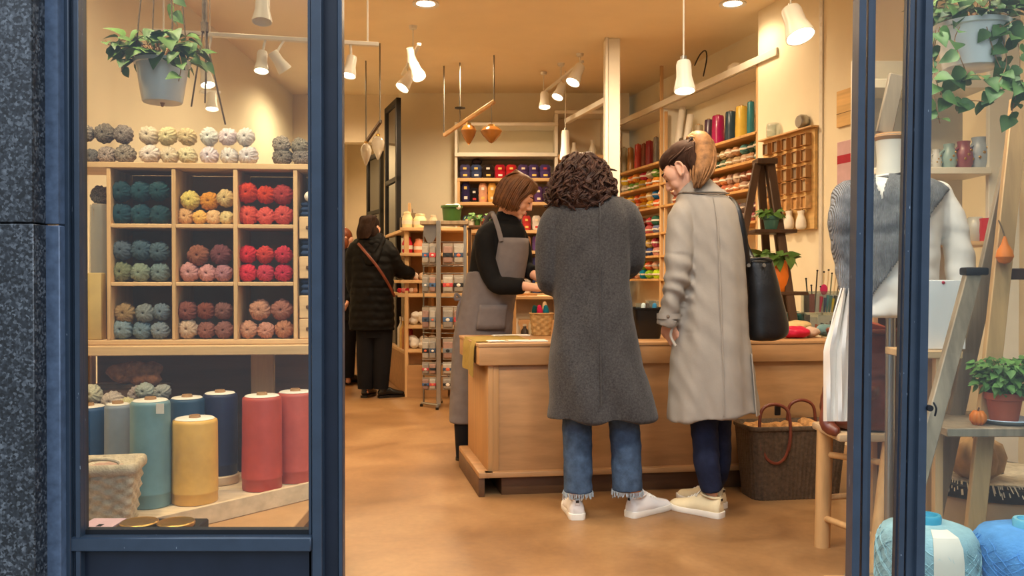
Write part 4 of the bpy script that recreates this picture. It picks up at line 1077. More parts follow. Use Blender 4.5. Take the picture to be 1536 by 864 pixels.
MB().box((p.x + .005, 4.25, p.z - .01), (.03, .012, .05), bev=.004).build('handle_wrap', M['leather_black'], bb_)

# ---------------------------------------------------------------- shelving on the right wall
SF = 0.28
RW_WALL = RW0.copy(); RW0 = RW_WALL - RWN * SF          # work inside the niche
sA = RWuv(1135, 200, SF)[0]; sB = RWuv(990, 240, SF)[0]; sB2 = RWuv(966, 250, SF)[0]; sC = RWuv(926, 250, SF)[0]
sh = thing('wall_shelving', 'tall pine shelving full of yarn along the right wall', 'shelving', RWP((sA + sC) / 2, SF / 2, 0), RWA)
ZT = RWuv(1135, 92, SF)[1]
def post(s, w_, z1, m='birch_z', d0=SF - .03, d1=SF, z0=0): return rbox(MB(), s - w_ / 2, s + w_ / 2, d0, d1, z0, z1, .002).build('post', M[m], sh)
post(sA, .028, ZT); rbox(MB(), sB - .01, sB + .01, .005, SF - .03, 0, ZT - .0, .001).build('side_panel', M['white'], sh)
post(sB, .024, ZT + .42, 'birch_z'); post(sB - .10, .018, ZT - .08, 'birch_z'); post(sC, .03, ZT)
rbox(MB(), sA - .3, sC + .5, SF + .001, SF + .02, ZT - .03, ZT + .03, .003).build('top_rail', M['white'], sh)
rbox(MB(), sA, sC + .5, .002, SF - .021, ZT - .03, ZT - .005, .001).build('top_board', M['white'], sh)
LV = [RWuv(985, v, SF)[1] for v in (243, 276, 309.5, 349, 383, 418)]
for z in LV:
    rbox(MB(), sA, sB - .02, .002, SF + .012, z - .022, z, .002).build('shelf', M['shelfwood'], sh)
    rbox(MB(), sB + .02, sC, .002, SF + .012, z - .022, z, .002).build('shelf', M['shelfwood'], sh)
rbox(MB(), sA, sC, .002, SF + .012, .62, .645, .002).build('shelf', M['shelfwood'], sh)
rbox(MB(), sA, sC, .002, SF - .01, 0, .30, .002).build('base_cabinet', M['ply'], sh)
# tall cones, top shelf
def tall_cone(s, d, z, r, h, rgb, label, group, m='glossy'):
    p = RWP(s, d, z); t = thing('yarn_cone', label, 'yarn cone', p, group=group)
    o = MB().lathe([(.004, 0), (r, 0), (r * 1.02, h * .3), (r * .96, h * .52), (r * .98, h * .56), (r * .92, h * .96), (r * .84, h), (.004, h)], p, 24, fn=lambda a, i, z: .0009 * math.sin(6 * a + i)).build('yarn', M[m], t); o.color = lin(rgb) + (1,)
    MB().lathe([(.006, h), (r * .35, h), (r * .33, h + .012), (.006, h + .012)], p, 14).build('core_tube', M['kraft'], t)
for (u, wpx, vt, c_, nm) in ((1048, 14, 188, (160, 146, 120), 'pale grey'), (1063, 13, 180, (74, 52, 72), 'plum'), (1077, 19, 174, (160, 22, 84), 'magenta'), (1096, 17, 168, (38, 62, 78), 'dark teal'), (1112, 18, 160, (206, 172, 70), 'golden yellow'), (1126, 11, 153, (44, 116, 126), 'turquoise')):
    s, _ = RWuv(u, 205, .15); p = RWP(s, .15, 0); h = (RWuv(u, vt, .15)[1] - LV[0])
    tall_cone(s, .15, LV[0], PX(wpx / 2, p.y), h, c_, '%s tall yarn cone on the top shelf above the ponytail' % nm, 'tall cones, near bay top shelf')
for (u, wpx, vt, c_, nm) in ((936, 9, 222, (196, 186, 150), 'pale straw'), (946, 10, 222, (170, 120, 60), 'ochre'), (957, 11, 217, (190, 62, 50), 'brick red'), (966, 8, 216, (140, 80, 60), 'brown'), (974, 12, 212, (150, 36, 44), 'wine red'), (984, 8, 206, (120, 112, 104), 'grey')):
    s, _ = RWuv(u, 250, .15); p = RWP(s, .15, 0); h = (RWuv(u, vt, .15)[1] - LV[0])
    tall_cone(s, .15, LV[0], PX(wpx / 2, p.y), h, c_, '%s tall yarn cone on the top shelf right of the white column' % nm, 'tall cones, far bay top shelf')
# banded balls
def banded(p, r, rgb, label, group, ang, m='yarn', h=1.0):
    t = thing('banded_yarn_ball', label, 'yarn ball', p, ang, group)
    me = ball_proto(m)[R.randrange(3)]
    o = bpy.data.objects.new('ball', me); COL.objects.link(o); o.parent = t
    o.scale = (r, r * 1.0, r * h); o.location = (0, 0, r * h); o.rotation_euler = (R.choice((PI / 2, 0, 0)), 0, R.uniform(-3, 3)); o.scale = (r, r, r * h)
    o.color = lin(rgb) + (1,)
    b = bpy.data.objects.new('paper_band', BAND); COL.objects.link(b); b.parent = t; b.location = (0, 0, r * h); b.scale = (r, r, r * h); b.color = lin(R.choice(((236, 228, 210), (222, 206, 186), (240, 236, 226), (190, 180, 168)))) + (1,)
    return t
BAND = MB().lathe([(.985, -.2), (1.02, -.18), (1.03, 0), (1.02, .18), (.985, .2)], (0, 0, 0), 24, cap=False).to_mesh('paper_band'); BAND.materials.append(M['card'])
for p_ in BAND.polygons: p_.use_smooth = True
pal = {
 1: [((60, 84, 66), 'dark green'), ((96, 116, 92), 'moss green'), ((170, 140, 100), 'tan'), ((196, 170, 130), 'sand'), ((206, 176, 150), 'pale beige'), ((198, 150, 110), 'caramel'), ((90, 140, 140), 'sea green')],
 2: [((150, 84, 60), 'rust'), ((190, 110, 84), 'terracotta'), ((178, 120, 90), 'copper'), ((210, 140, 90), 'apricot'), ((196, 160, 140), 'rosy beige'), ((206, 180, 160), 'pale pink'), ((160, 110, 90), 'cinnamon')],
 3: [((150, 120, 130), 'mauve'), ((170, 90, 100), 'old rose'), ((190, 170, 160), 'greige'), ((130, 70, 80), 'burgundy'), ((180, 160, 150), 'stone'), ((200, 120, 120), 'salmon'), ((120, 110, 110), 'grey')],
 'f1': [((190, 176, 150), 'linen'), ((110, 150, 70), 'leaf green'), ((140, 160, 70), 'lime green'), ((226, 190, 60), 'yellow'), ((226, 120, 50), 'orange'), ((230, 150, 60), 'amber'), ((204, 60, 80), 'raspberry')],
 'f2': [((226, 190, 120), 'cream'), ((40, 110, 170), 'bright blue'), ((230, 150, 120), 'peach'), ((232, 170, 50), 'marigold'), ((234, 190, 60), 'sunny yellow'), ((230, 110, 60), 'tangerine'), ((236, 150, 40), 'orange')],
 'f3': [((200, 70, 80), 'red'), ((60, 110, 90), 'green'), ((70, 60, 80), 'aubergine'), ((210, 110, 110), 'pink'), ((120, 130, 170), 'lavender'), ((150, 70, 60), 'russet')],
 'f4': [((220, 190, 110), 'straw'), ((190, 80, 100), 'berry'), ((110, 110, 120), 'grey'), ((70, 90, 150), 'blue'), ((210, 150, 140), 'blush'), ((60, 60, 70), 'charcoal')],
 'f5': [((230, 110, 70), 'orange'), ((230, 180, 150), 'peach'), ((30, 150, 190), 'cyan'), ((160, 210, 50), 'lime'), ((190, 220, 50), 'acid green'), ((130, 190, 60), 'apple green')],
}
ordn = ['first', 'second', 'third', 'fourth', 'fifth', 'sixth', 'seventh', 'eighth', 'ninth', 'tenth', 'eleventh', 'twelfth', 'thirteenth', 'fourteenth']
lvn = {1: 'second', 2: 'third', 3: 'fourth', 4: 'fifth', 5: 'sixth'}
for lv in (1, 2, 3):                                  # near bay: seen from the ponytail to the post
    for rw_ in (0, 1):
        for k in range(14):
            s = sA + .085 + k * (sB - sA - .26) / 13; c_, nm = pal[lv][(13 - k + rw_ * 2) % 7]
            r = .05
            banded(RWP(s, .19 + R.uniform(-.01, .01), LV[lv] + rw_ * .082), r, c_, '%s banded ball, %s row, %s from pine post, %s shelf, near bay' % (nm, 'upper' if rw_ else 'lower', ordn[k], lvn[lv]), 'banded balls in the near bay', RWA, h=.82)
for lv, key in ((1, 'f1'), (2, 'f2'), (3, 'f3'), (4, 'f4'), (5, 'f5')):
    cols = pal[key]; nk = 7 if lv < 3 else 6
    for rw_ in (0, 1):
        for k in range(nk):
            s = sB + .09 + k * (sC - sB - .13) / (nk - 1) * (1 if nk == 7 else .85); c_, nm = cols[(nk - 1 - k + rw_ * 3) % len(cols)]
            r = .054
            banded(RWP(s, .19 + R.uniform(-.01, .01), LV[lv] + rw_ * .088), r, c_, '%s banded ball, %s row, %s from thin post, %s shelf, far bay' % (nm, 'upper' if rw_ else 'lower', ordn[k], lvn[lv]), 'banded balls in the far bay', RWA, h=.82)
# paper bags and a grey card at the divider, top shelf
s, z = RWuv(1010, 190, .2)
for k, (ds, h_, nm) in enumerate(((0, .52, 'tall'), (.16, .40, 'shorter'))):
    t = thing('paper_roll', '%s white paper roll leaning in the divider of the wall shelving' % nm, 'paper roll', RWP(sB - .16 - ds, .16, LV[0]))
    MB().tube([RWP(sB - .16 - ds, .18, LV[0] + .03), RWP(sB - .12 - ds, .10, LV[0] + h_)], .032, 16).build('roll', M['paper'], t)
t = thing('grey_folder', 'brown grey folder leaning above the bun of the ponytail customer', 'folder', RWP(sB - .28, .2, LV[0]))
mb = MB(); c_ = RWP(sB - .30, .19, LV[0] + .10); mb.box(None, (.26, .012, .2), M=Matrix.Translation(c_) @ Matrix.Rotation(RWA, 4, 'Z') @ Matrix.Rotation(.35, 4, 'X'), bev=.002); mb.build('folder', mat('grey_card', (110, 98, 84), .7), t)
# thing on the rail
s, z = RWuv(1097, 88, SF - .06)
mb = MB(); pz = RWP(s, SF - .1, ZT + .0)
mb.ell(pz + Vector((0, 0, .058)), (.07, .06, .056)); mb.ell(pz + Vector((.05, .0, .05)), (.05, .05, .045))
o = mb.solid('wrapped_bundle', M['band'], None, .006, 2, lambda c, n: .007 * noise.noise(c * 30)); tag(o, 'lumpy white bundle sitting on top of the wall shelving', 'bundle')
mb = MB(); p0 = RWP(RWuv(1045, 100, .1)[0], .02, 0)
pts = [RWP(RWuv(u, v, SF)[0], SF, RWuv(u, v, SF)[1]) for u, v in ((1042, 98), (1050, 82), (1058, 76), (1060, 88), (1055, 114))]
tag(MB().tube(pts, .006, 8, sub=4, rnd=True).build('cable', M['black_plastic']), 'dark looped cable on the right wall above the shelving', 'cable')
RW0 = RW_WALL
# ---------------------------------------------------------------- thread board on the wall, dark ladder
s0, z0 = RWuv(1145, 205, .03); s1, z1 = RWuv(1222, 190, .03); zb = RWuv(1222, 343, .03)[1]; zt = RWuv(1222, 191, .03)[1]
pb = thing('display_board', 'pale wooden board of small clear thread boxes on the right wall', 'display board', RWP((s0 + s1) / 2, 0, zb), RWA)
rbox(MB(), s1, s0, .003, .03, zb, zt, .003).build('board', M['cream_board'], pb)
rbox(MB(), s1 - .02, s0 + .02, .003, .07, zt, zt + .012, .002).build('ledge', M['birch'], pb)
coln = ['nearest the door', 'second from the door', 'third from the door', 'fourth from the door', 'farthest from the door']
rown = ['top row', 'second row', 'third row', 'fourth row', 'bottom row']
for r_, v in enumerate((209, 233, 257, 278, 303)):
    for c_, u in enumerate((1209, 1195, 1180, 1166, 1152)):
        s, _ = RWuv(u, v, .05); z = RWuv(1209, v, .05)[1]
        hh_ = .043
        t = thing('thread_box', 'small clear thread box on the pale board, %s, %s' % (rown[r_], coln[c_]), 'thread box', RWP(s, .031, z), RWA, 'thread boxes on the board')
        mb = MB()
        for (a0, a1, b0, b1) in ((-.034, -.03, -hh_, hh_), (.03, .034, -hh_, hh_), (-.034, .034, -hh_, -hh_ + .005), (-.034, .034, hh_ - .005, hh_)): rbox(mb, s + a0, s + a1, .031, .075, z + b0, z + b1)
        mb.build('frame', M['kraft'] if r_ < 4 else M['birch'], t)
        o = rbox(MB(), s - .029, s + .029, .031, .06, z - hh_ + .006, z + hh_ - .006).build('contents', M['card'], t); o.color = lin(R.choice(((160, 138, 112), (178, 152, 120), (136, 120, 104), (186, 166, 136))) if r_ < 4 else (206, 160, 104)) + (1,)
for k, u in enumerate((1172, 1185, 1203)):
    s, z = RWuv(u, 330, .05)
    t = thing('cotton_bag', 'small white cotton bag hanging under the thread board, %s of three' % ('left', 'middle', 'right')[k], 'cotton bag', RWP(s, .05, z - .06), RWA, 'white bags under the board')
    mb = MB(); c_ = RWP(s, .058, 0); 
    mb.rings([(c_.x, c_.y, z - .065, .03, .018, RWA), (c_.x, c_.y, z - .05, .05, .024, RWA), (c_.x, c_.y, z, .047, .022, RWA), (c_.x, c_.y, z + .035, .03, .014, RWA), (c_.x, c_.y, z + .065, .042, .014, RWA)], 16, 2.4, 3)
    mb.build('bag', M['shirt'], t); MB().tube([RWP(s, .031, z + .09), RWP(s, .05, z + .07), RWP(s, .058, z + .03)], .003, 6).build('cord', M['rope'], t)
s, z = RWuv(1203, 183, .04)
t = thing('round_speaker', 'small round grey speaker standing on the thread board ledge', 'speaker', RWP(s, .04, zt + .012), RWA)
mb = MB(); c_ = RWP(s, .04, zt + .012 + .05); mb.lathe([(.002, -.03), (.04, -.03), (.05, -.015), (.05, .02), (.04, .032), (.002, .03)], n=28, M=Matrix.Translation(c_) @ Matrix.Rotation(RWA, 4, 'Z') @ Matrix.Rotation(PI / 2, 4, 'X')); mb.build('body', M['steel'], t)
s, z = RWuv(1160, 195, .04)
t = thing('clear_jar', 'small clear jar standing on the thread board ledge', 'jar', RWP(s, .04, zt + .012))
MB().lathe([(.002, 0), (.05, 0), (.052, .08), (.042, .1), (.04, .1), (.048, .004)], RWP(s, .04, zt + .012), 24).build('jar', M['acrylic'], t)
# dark folding ladder used as plant stand
LY = 5.55
def WL(u, v, dy=0.0): return W(u, v, LY + dy)
dl = thing('dark_step_ladder', 'dark wooden A-frame ladder used as plant stand by the right wall', 'step ladder', (WL(1150, 0).x, LY, 0))
def leg2(u0, v0, u1, v1, dy0, dy1, w_, t_, name='leg'):
    a, b = W(u0, v0, LY + dy0), W(u1, v1, LY + dy1)
    k = b.z / (a.z - b.z) if b.z > 0 else 0
    e_ = b + (b - a) * (b.z / (a.z - b.z))
    MB().beam(a, e_, w_, t_, ref=(0, 1, 0), bev=.003).build(name, M['darkwood'], dl)
leg2(1136, 246, 1108, 392, -.03, -.18, .026, .046); leg2(1156, 246, 1184, 440, -.03, -.18, .026, .05)
leg2(1140, 246, 1146, 330, .03, .1, .026, .05, 'rear_leg'); leg2(1152, 246, 1176, 420, .03, .2, .026, .05, 'rear_leg')
a, b = WL(1132, 245), WL(1162, 241); MB().bb(a.x, b.x, LY - .07, LY + .06, a.z - .01, a.z + .025, .003).build('top_step', M['darkwood'], dl)
zsA = WL(0, 346).z; zsB = WL(0, 437).z; 
a, b = W(1128, 346, LY - .08), W(1190, 346, LY - .08)
MB().bb(a.x, b.x, LY - .16, LY + .08, zsA - .022, zsA, .003).build('shelf', M['darkwood'], dl)
a, b = W(1118, 437, LY - .1), W(1205, 437, LY - .1)
MB().bb(a.x, b.x, LY - .20, LY + .12, zsB - .022, zsB, .003).build('shelf', M['darkwood'], dl)
def pot_plant(c, r, h, m, name, label, cat, leafm, n, L, rx, rz, seed, saucer=False, prof=None):
    t = thing(name, label, cat, c)
    MB().lathe(prof or [(.003, 0), (r * .72, 0), (r * .75, .003), (r * .95, h * .74), (r * 1.06, h * .76), (r * 1.08, h), (r * .98, h), (r * .94, h * .8), (.003, h * .8)], c, 30).build('pot', M[m], t)
    c = Vector(c); mb = MB(); sm = MB()
    foliage(mb, c + Vector((0, 0, h + rz * .25)), rx, rx * .9, rz, n, L, seed, .1, True, sm)
    mb.build('foliage', M[leafm], t, angle=180); sm.build('stems', M['leaf_light'], t)
    return t
p = W(1157, 345, LY - .09)
pot_plant((p.x, LY - .09, zsA), PX(12, LY), PX(20, LY), 'teal_pot', 'small_potted_plant', 'small leafy plant in a green pot on the upper step of the dark ladder', 'potted plant', 'leaf_fern', 34, .05, .06, .035, 11)
p = W(1164, 432, LY - .1); r = PX(22, LY); h = PX(46, LY)
pot_plant((p.x, LY - .1, zsB), r, h, 'orange_pot', 'orange_potted_plant', 'leafy plant in a tall orange pot on the lower step of the dark ladder', 'potted plant', 'leaf', 40, .085, .14, .05, 12,
          prof=[(.003, 0), (r * .82, 0), (r * .98, h * .2), (r * 1.0, h * .5), (r * .88, h * .8), (r * .8, h), (r * .72, h), (r * .74, h * .85), (.003, h * .85)])
# posters on the right wall near the door
for (ua, ub, va, vb, m, nm, lb, cat) in ((1256, 1292, 138, 192, 'cream_board', 'wooden_sign', 'pale wooden plaque on the right wall beside the blue door post', 'plaque'), (1255, 1292, 214, 292, 'pink_poster', 'pink_poster', 'pink poster with a red band on the right wall under the wooden plaque', 'poster')):
    s0, zt_ = RWuv(ua, va, .01); s1, _ = RWuv(ub, va, .01); zb_ = RWuv(ua, vb, .01)[1]
    t = thing(nm, lb, cat, RWP((s0 + s1) / 2, 0, zb_), RWA)
    rbox(MB(), s1, s0, .002, .016 if 'sign' in nm else .006, zb_, zt_, .001).build('panel', M[m], t)
    if 'poster' in nm: rbox(MB(), s1 + .002, s0 - .002, .006, .0075, zb_ + (zt_ - zb_) * .58, zb_ + (zt_ - zb_) * .74).build('red_band', M['red_ink'], t)
    else: rbox(MB(), s1, s0, .016, .017, zb_ + (zt_ - zb_) * .36, zb_ + (zt_ - zb_) * .375).build('joint', M['plinth'], t)

# ---------------------------------------------------------------- back wall shelving
BY = 9.3
def BX(u): return W(u, 300, BY).x
def BZ(v): return W(768, v, BY).z
bs = thing('back_shelving', 'shelving of yarn against the back wall behind the shop assistant', 'shelving', (BX(760), BY + .12, 0))
def bbx(name, u0, u1, v0, v1, y0, y1, m): return MB().bb(BX(u0), BX(u1), y0, y1, BZ(v1), BZ(v0), .003).build(name, M[m], bs)
bbx('side_panel', 682, 686, 186, 620, BY, BY + .3, 'white'); bbx('side_panel', 832, 837, 166, 620, BY, BY + .3, 'white'); bbx('side_panel', 905, 910, 166, 620, BY, BY + .3, 'white')
bbx('top_board', 682, 837, 184, 189, BY - .02, BY + .3, 'white'); bbx('top_board', 832, 910, 166, 171, BY - .02, BY + .3, 'white')
bbx('shelf', 682, 836, 229, 235, BY - .02, BY + .3, 'white')
bbx('back_panel', 686, 832, 235, 560, BY + .29, BY + .3, 'panel_grey'); bbx('back_panel', 837, 905, 171, 560, BY + .29, BY + .3, 'wall2')
bbx('post', 686, 690, 268, 350, BY - .005, BY + .02, 'birch_z')
for v in (267, 303, 345, 376, 408, 440): bbx('shelf', 686, 832, v, v + 5, BY - .01, BY + .29, 'birch')
for v in (232, 290, 345, 400): bbx('shelf', 837, 905, v, v + 5, BY - .01, BY + .29, 'birch')
bbx('base_cabinet', 686, 905, 480, 640, BY + .01, BY + .28, 'ply')
bp_ = [((74, 70, 110), 'slate violet'), ((62, 74, 110), 'denim blue'), ((44, 34, 30), 'black brown'), ((170, 30, 46), 'ruby red'), ((186, 40, 44), 'scarlet'), ((78, 58, 104), 'dusky purple'), ((72, 56, 106), 'violet'), ((74, 58, 110), 'purple')]
def keg(p, r, h, rgb, label, group, cat='yarn ball', lab=True):
    t = thing('labelled_yarn_ball', label, cat, p, 0, group)
    o = MB().lathe([(.003, 0), (r * .8, 0), (r, h * .12), (r * 1.02, h * .42), (r * .93, h * .5), (r * 1.02, h * .58), (r * .98, h * .85), (r * .7, h), (.003, h)], p, 20).build('yarn', M['yarn'], t); o.color = lin(rgb) + (1,)
    if lab:
        for z_, w_ in ((.70, .5), (.22, .6)):
            mb = MB(); rows = [[(p[0] + (r * 1.04) * math.sin(a), p[1] - r * 1.04 * math.cos(a), p[2] + h * (z_ + dz)) for a in [-.6 + 1.2 * w_ * q / 5 + .3 for q in range(6)]] for dz in (-.07, .07)]
            o2 = mb.sheet(rows, .002).build('label', M['card'], t); o2.color = lin(R.choice(((232, 214, 190), (226, 196, 110), (230, 226, 220), (190, 60, 60)))) + (1,)
    return t
for k, u in enumerate((697, 714, 732, 750, 767, 785, 801, 818)):
    keg(Vector((BX(u), BY + .08, BZ(267))), PX(8.4, BY), PX(21, BY), *[bp_[k][0]], '%s labelled yarn ball on the top shelf of the back wall' % bp_[k][1], 'labelled balls on the back wall top shelf')
t = MB(); t.ell((BX(715), BY + .08, BZ(267) + PX(21, BY) + PX(4.5, BY)), (PX(8, BY), PX(6, BY), PX(5, BY))); tag(t.build('dark_wool_ball', M['yarn']), 'dark ball of wool lying on top of the denim blue yarn ball', 'yarn ball'); bpy.data.objects['dark_wool_ball'].color = lin((34, 24, 24)) + (1,)
b2_ = [((52, 46, 90), 'navy white'), ((28, 26, 32), 'black'), ((226, 170, 140), 'peach'), ((226, 176, 90), 'golden'), ((214, 196, 176), 'cream'), ((120, 60, 70), 'plum'), ((90, 60, 110), 'grape'), ((64, 46, 70), 'dark violet')]
for k, u in enumerate((698, 711, 724, 738, 756, 795, 808, 821)):
    keg(Vector((BX(u), BY + .08, BZ(303))), PX(6.8, BY), PX((31, 22, 29, 29, 25, 22, 24, 24)[k], BY), b2_[k][0], '%s labelled yarn ball on the second shelf of the back wall' % b2_[k][1], 'labelled balls on the back wall second shelf')
for row, v in ((2, 345), (3, 376), (4, 408), (5, 440)):
    cols = [((96, 70, 130), 'lilac'), ((210, 180, 90), 'mustard'), ((226, 196, 190), 'blush'), ((60, 60, 110), 'indigo'), ((190, 60, 60), 'red'), ((220, 210, 200), 'ivory'), ((50, 70, 120), 'royal blue'), ((210, 160, 120), 'apricot')]
    for k in range(9):
        u = 700 + k * 15; c_, nm = cols[(k + row * 3) % 8]
        if row >= 2 and u < 775 and row > 2: continue
        keg(Vector((BX(u), BY + .08, BZ(v))), PX(6.6, BY), PX(22, BY), c_, '%s labelled ball, %s from the right, %s back wall shelf' % (nm, ordn[8 - k], ordn[row]), 'labelled balls on lower back wall shelves')
for k, (u, r_, h_) in enumerate(((848, 9, 26), (862, 7, 20), (890, 8, 24))):
    p = Vector((BX(u), BY + .1, BZ(232)))
    t = thing('white_vase', 'white vase on the upper back shelf above the curly haired customer, %s' % ('left', 'middle', 'right')[k], 'vase', p, 0, 'white vases on the back shelf')
    r = PX(r_ / 1.4, BY); h = PX(h_, BY); MB().lathe([(.003, 0), (r * .6, 0), (r, h * .35), (r * .5, h * .75), (r * .6, h), (r * .5, h), (.003, h * .7)], p, 24).build('vase', M['white'], t)
# ---------------------------------------------------------------- left shelving by the passage, seen front on
LYs = 8.0
def LX(u, Y=LYs): return W(u, 300, Y).x
def LZ(v, Y=LYs): return W(768, v, Y).z
ls = thing('left_shelving', 'wooden shelving with lidded jars left of the sock rack', 'shelving', (LX(630), 8.2, 0))
def lb(name, u0, u1, v0, v1, y0=LYs, y1=LYs + .35, m='birch'): return MB().bb(LX(u0), LX(u1), y0, y1, LZ(v1), LZ(v0), .003).build(name, M[m], ls)
lb('post', 607, 612, 436, 600, LYs - .01, LYs + .03, 'birch_z'); lb('post', 606, 610, 300, 436, LYs + .3, LYs + .34, 'birch_z'); lb('post', 700, 705, 330, 600, LYs, LYs + .04, 'birch_z')
for v in (341, 379, 420): lb('shelf', 600, 705, v, v + 5)
lb('shelf', 596, 705, 440, 446); lb('shelf', 608, 705, 488, 493); lb('shelf', 608, 705, 524, 529)
lb('back_panel', 606, 705, 346, 600, LYs + .34, LYs + .35, 'kraft')
lb('base_box', 611, 672, 548, 603, LYs - .02, LYs + .34, 'ply'); lb('base_box', 674, 705, 548, 603, LYs + .02, LYs + .34, 'ply')
def shelf_jar(u, v, wpx, hpx, rgb, label, Y=LYs + .12, m='glossy'):  # glossy lidded jar in its own colour
    r = PX(wpx / 2, Y); h = PX(hpx, Y); p = Vector((LX(u, Y), Y, LZ(v)))
    t = thing('lidded_jar', label, 'jar', p)
    o = MB().lathe([(.003, 0), (r * .9, 0), (r, h * .1), (r, h * .6), (r * .7, h * .8), (r * .72, h * .86), (.003, h * .86)], p, 24).build('jar', M[m], t); o.color = lin(rgb) + (1,)
    o = MB().lathe([(.003, h * .86), (r * .76, h * .86), (r * .7, h * .95), (.01, h), (.003, h)], p, 24).build('lid', M[m], t); o.color = lin(scale_rgb(rgb, .9)) + (1,)
    o = MB().lathe([(r * 1.01, h * .22), (r * 1.02, h * .45)], p, 24, cap=False).build('label', M['band'], t)
shelf_jar(611, 341, 16, 25, (238, 220, 170), 'cream lidded jar on the top of the left shelving'); shelf_jar(630, 341, 20, 22, (240, 224, 176), 'wider pale jar right of the cream one on the left shelving'); shelf_jar(650, 341, 12, 20, (222, 200, 170), 'small beige jar beside the green tub on the left shelving')
shelf_jar(611, 379, 16, 25, (206, 40, 56), 'red jar with a white label on the second level of the left shelving'); shelf_jar(629, 379, 17, 22, (226, 140, 100), 'salmon jar right of the red one on the left shelving')
for k, (u, c_, nm) in enumerate(((600, (190, 180, 160), 'linen'), (612, (206, 60, 110), 'hot pink'), (622, (230, 210, 190), 'cream'), (634, (226, 190, 160), 'peach'))):
    yarn_ball(Vector((LX(u, LYs + .1), LYs + .1, LZ(420) + .036)), .036, c_, '%s yarn ball on the third level of the left shelving' % nm, 'balls on the left shelving')
for k in range(5):
    u = 598 + 6 * k + 1
    yarn_ball(Vector((LX(u, LYs + .05), LYs + .05, LZ(440) + .026)), .024, ((196, 50, 60), (210, 120, 110), (180, 40, 56), (222, 190, 170), (204, 150, 110))[k], '%s small ball on the low table level of the left shelving' % ('cherry', 'rosy', 'dark red', 'pale', 'tan')[k], 'small balls on the low level')
for k, (u0, u1) in enumerate(((612, 625), (627, 650))):
    t = thing('cardboard_box', '%s tan cardboard box on the low table level of the left shelving' % ('narrow', 'wide')[k], 'box', (LX((u0 + u1) / 2), LYs + .12, LZ(440)))
    MB().bb(LX(u0), LX(u1), LYs + .06, LYs + .2, LZ(440), LZ(425), .003).build('box', M['kraft'], t)
for k, (u, v, c_) in enumerate(((622, 488, 0), (634, 488, 1), (620, 524, 2), (636, 524, 3), (650, 524, 4))):
    p = Vector((LX(u, LYs + .1), LYs + .1, LZ(v)))
    mb = MB(); 
    for q in range(3): mb.ell(p + Vector((R.uniform(-.02, .02), R.uniform(-.02, .02), .04 + .025 * q)), (.045, .05, .038), n=12, m=8)
    o = mb.solid('linen_bundle', M['shirt'], None, .008, 2, lambda c, n: .006 * noise.noise(c * 40)); o.location.z = LZ(v) - min(v_.co.z for v_ in o.data.vertices)
    tag(o, 'cream linen bundle on the %s level of the left shelving, %s' % (('fifth', 'fifth', 'lowest', 'lowest', 'lowest')[k], ('left', 'right', 'left', 'middle', 'right')[k]), 'linen bundle', 'linen bundles on the left shelving')
# side run of the left shelving, receding along the passage
Pa, Pb = Vector((LX(607), LYs + .02, 0)), Vector((W(578, 300, 9.4).x, 9.4, 0))
ss = thing('passage_shelving', 'low wooden shelving receding along the passage behind the puffer coat', 'shelving', (Pa + Pb) / 2)
dv = (Pb - Pa).normalized(); nv = Vector((dv.y, -dv.x, 0)); ln = (Pb - Pa).length
def sbx(name, s0, s1, d0, d1, z0, z1, m): 
    c_ = Pa + dv * ((s0 + s1) / 2) + nv * ((d0 + d1) / 2) + Vector((0, 0, (z0 + z1) / 2))
    return MB().box(c_, (s1 - s0, abs(d1 - d0), z1 - z0), rz=math.atan2(dv.y, dv.x), bev=.003).build(name, M[m], ss)
for v in (341, 379, 420, 440): z = LZ(v); sbx('shelf', .06, ln, 0, .28, z - .03, z, 'birch')
sbx('shelf', .06, ln, 0, .28, LZ(528) - .03, LZ(528), 'birch'); sbx('base_panel', .06, ln, .02, .26, 0, LZ(528) - .03, 'ply'); sbx('back_panel', .06, ln, .26, .28, LZ(528), LZ(341), 'kraft')
sbx('post', .02, .06, .0, .04, 0, LZ(341), 'birch_z')
for k in range(6):
    c_ = Pa + dv * (.2 + .2 * k) + nv * .1
    t = thing('gift_bag', 'small pale gift bag on the passage shelving top, %s from the front' % ordn[k], 'gift bag', (c_.x, c_.y, LZ(341)), math.atan2(dv.y, dv.x), 'gift bags on the passage shelving')
    o = MB().box((c_.x, c_.y, LZ(341) + .075), (.1, .06, .15), rz=math.atan2(dv.y, dv.x), bev=.004).build('bag', M['card'], t); o.color = lin(((120, 104, 80), (96, 90, 78), (150, 140, 120), (84, 70, 56), (110, 96, 78), (130, 116, 96))[k]) + (1,)
    MB().tube([(c_.x, c_.y - .02, LZ(341) + .15), (c_.x, c_.y, LZ(341) + .19), (c_.x, c_.y + .02, LZ(341) + .15)], .003, 6, sub=3).build('handle', M['rope'], t)
for k, c3 in enumerate(((170, 40, 50), (190, 120, 60), (214, 170, 90), (206, 196, 180))):
    c_ = Pa + dv * (.18 + .16 * k) + nv * .06
    bottle(c_.x, c_.y, LZ(528), .04, .3, 'glossy', '%s tall bottle on the lowest level of the passage shelving' % ('dark red', 'amber', 'golden', 'pale')[k], .35, c3, 'band', group='bottles on the passage shelving')

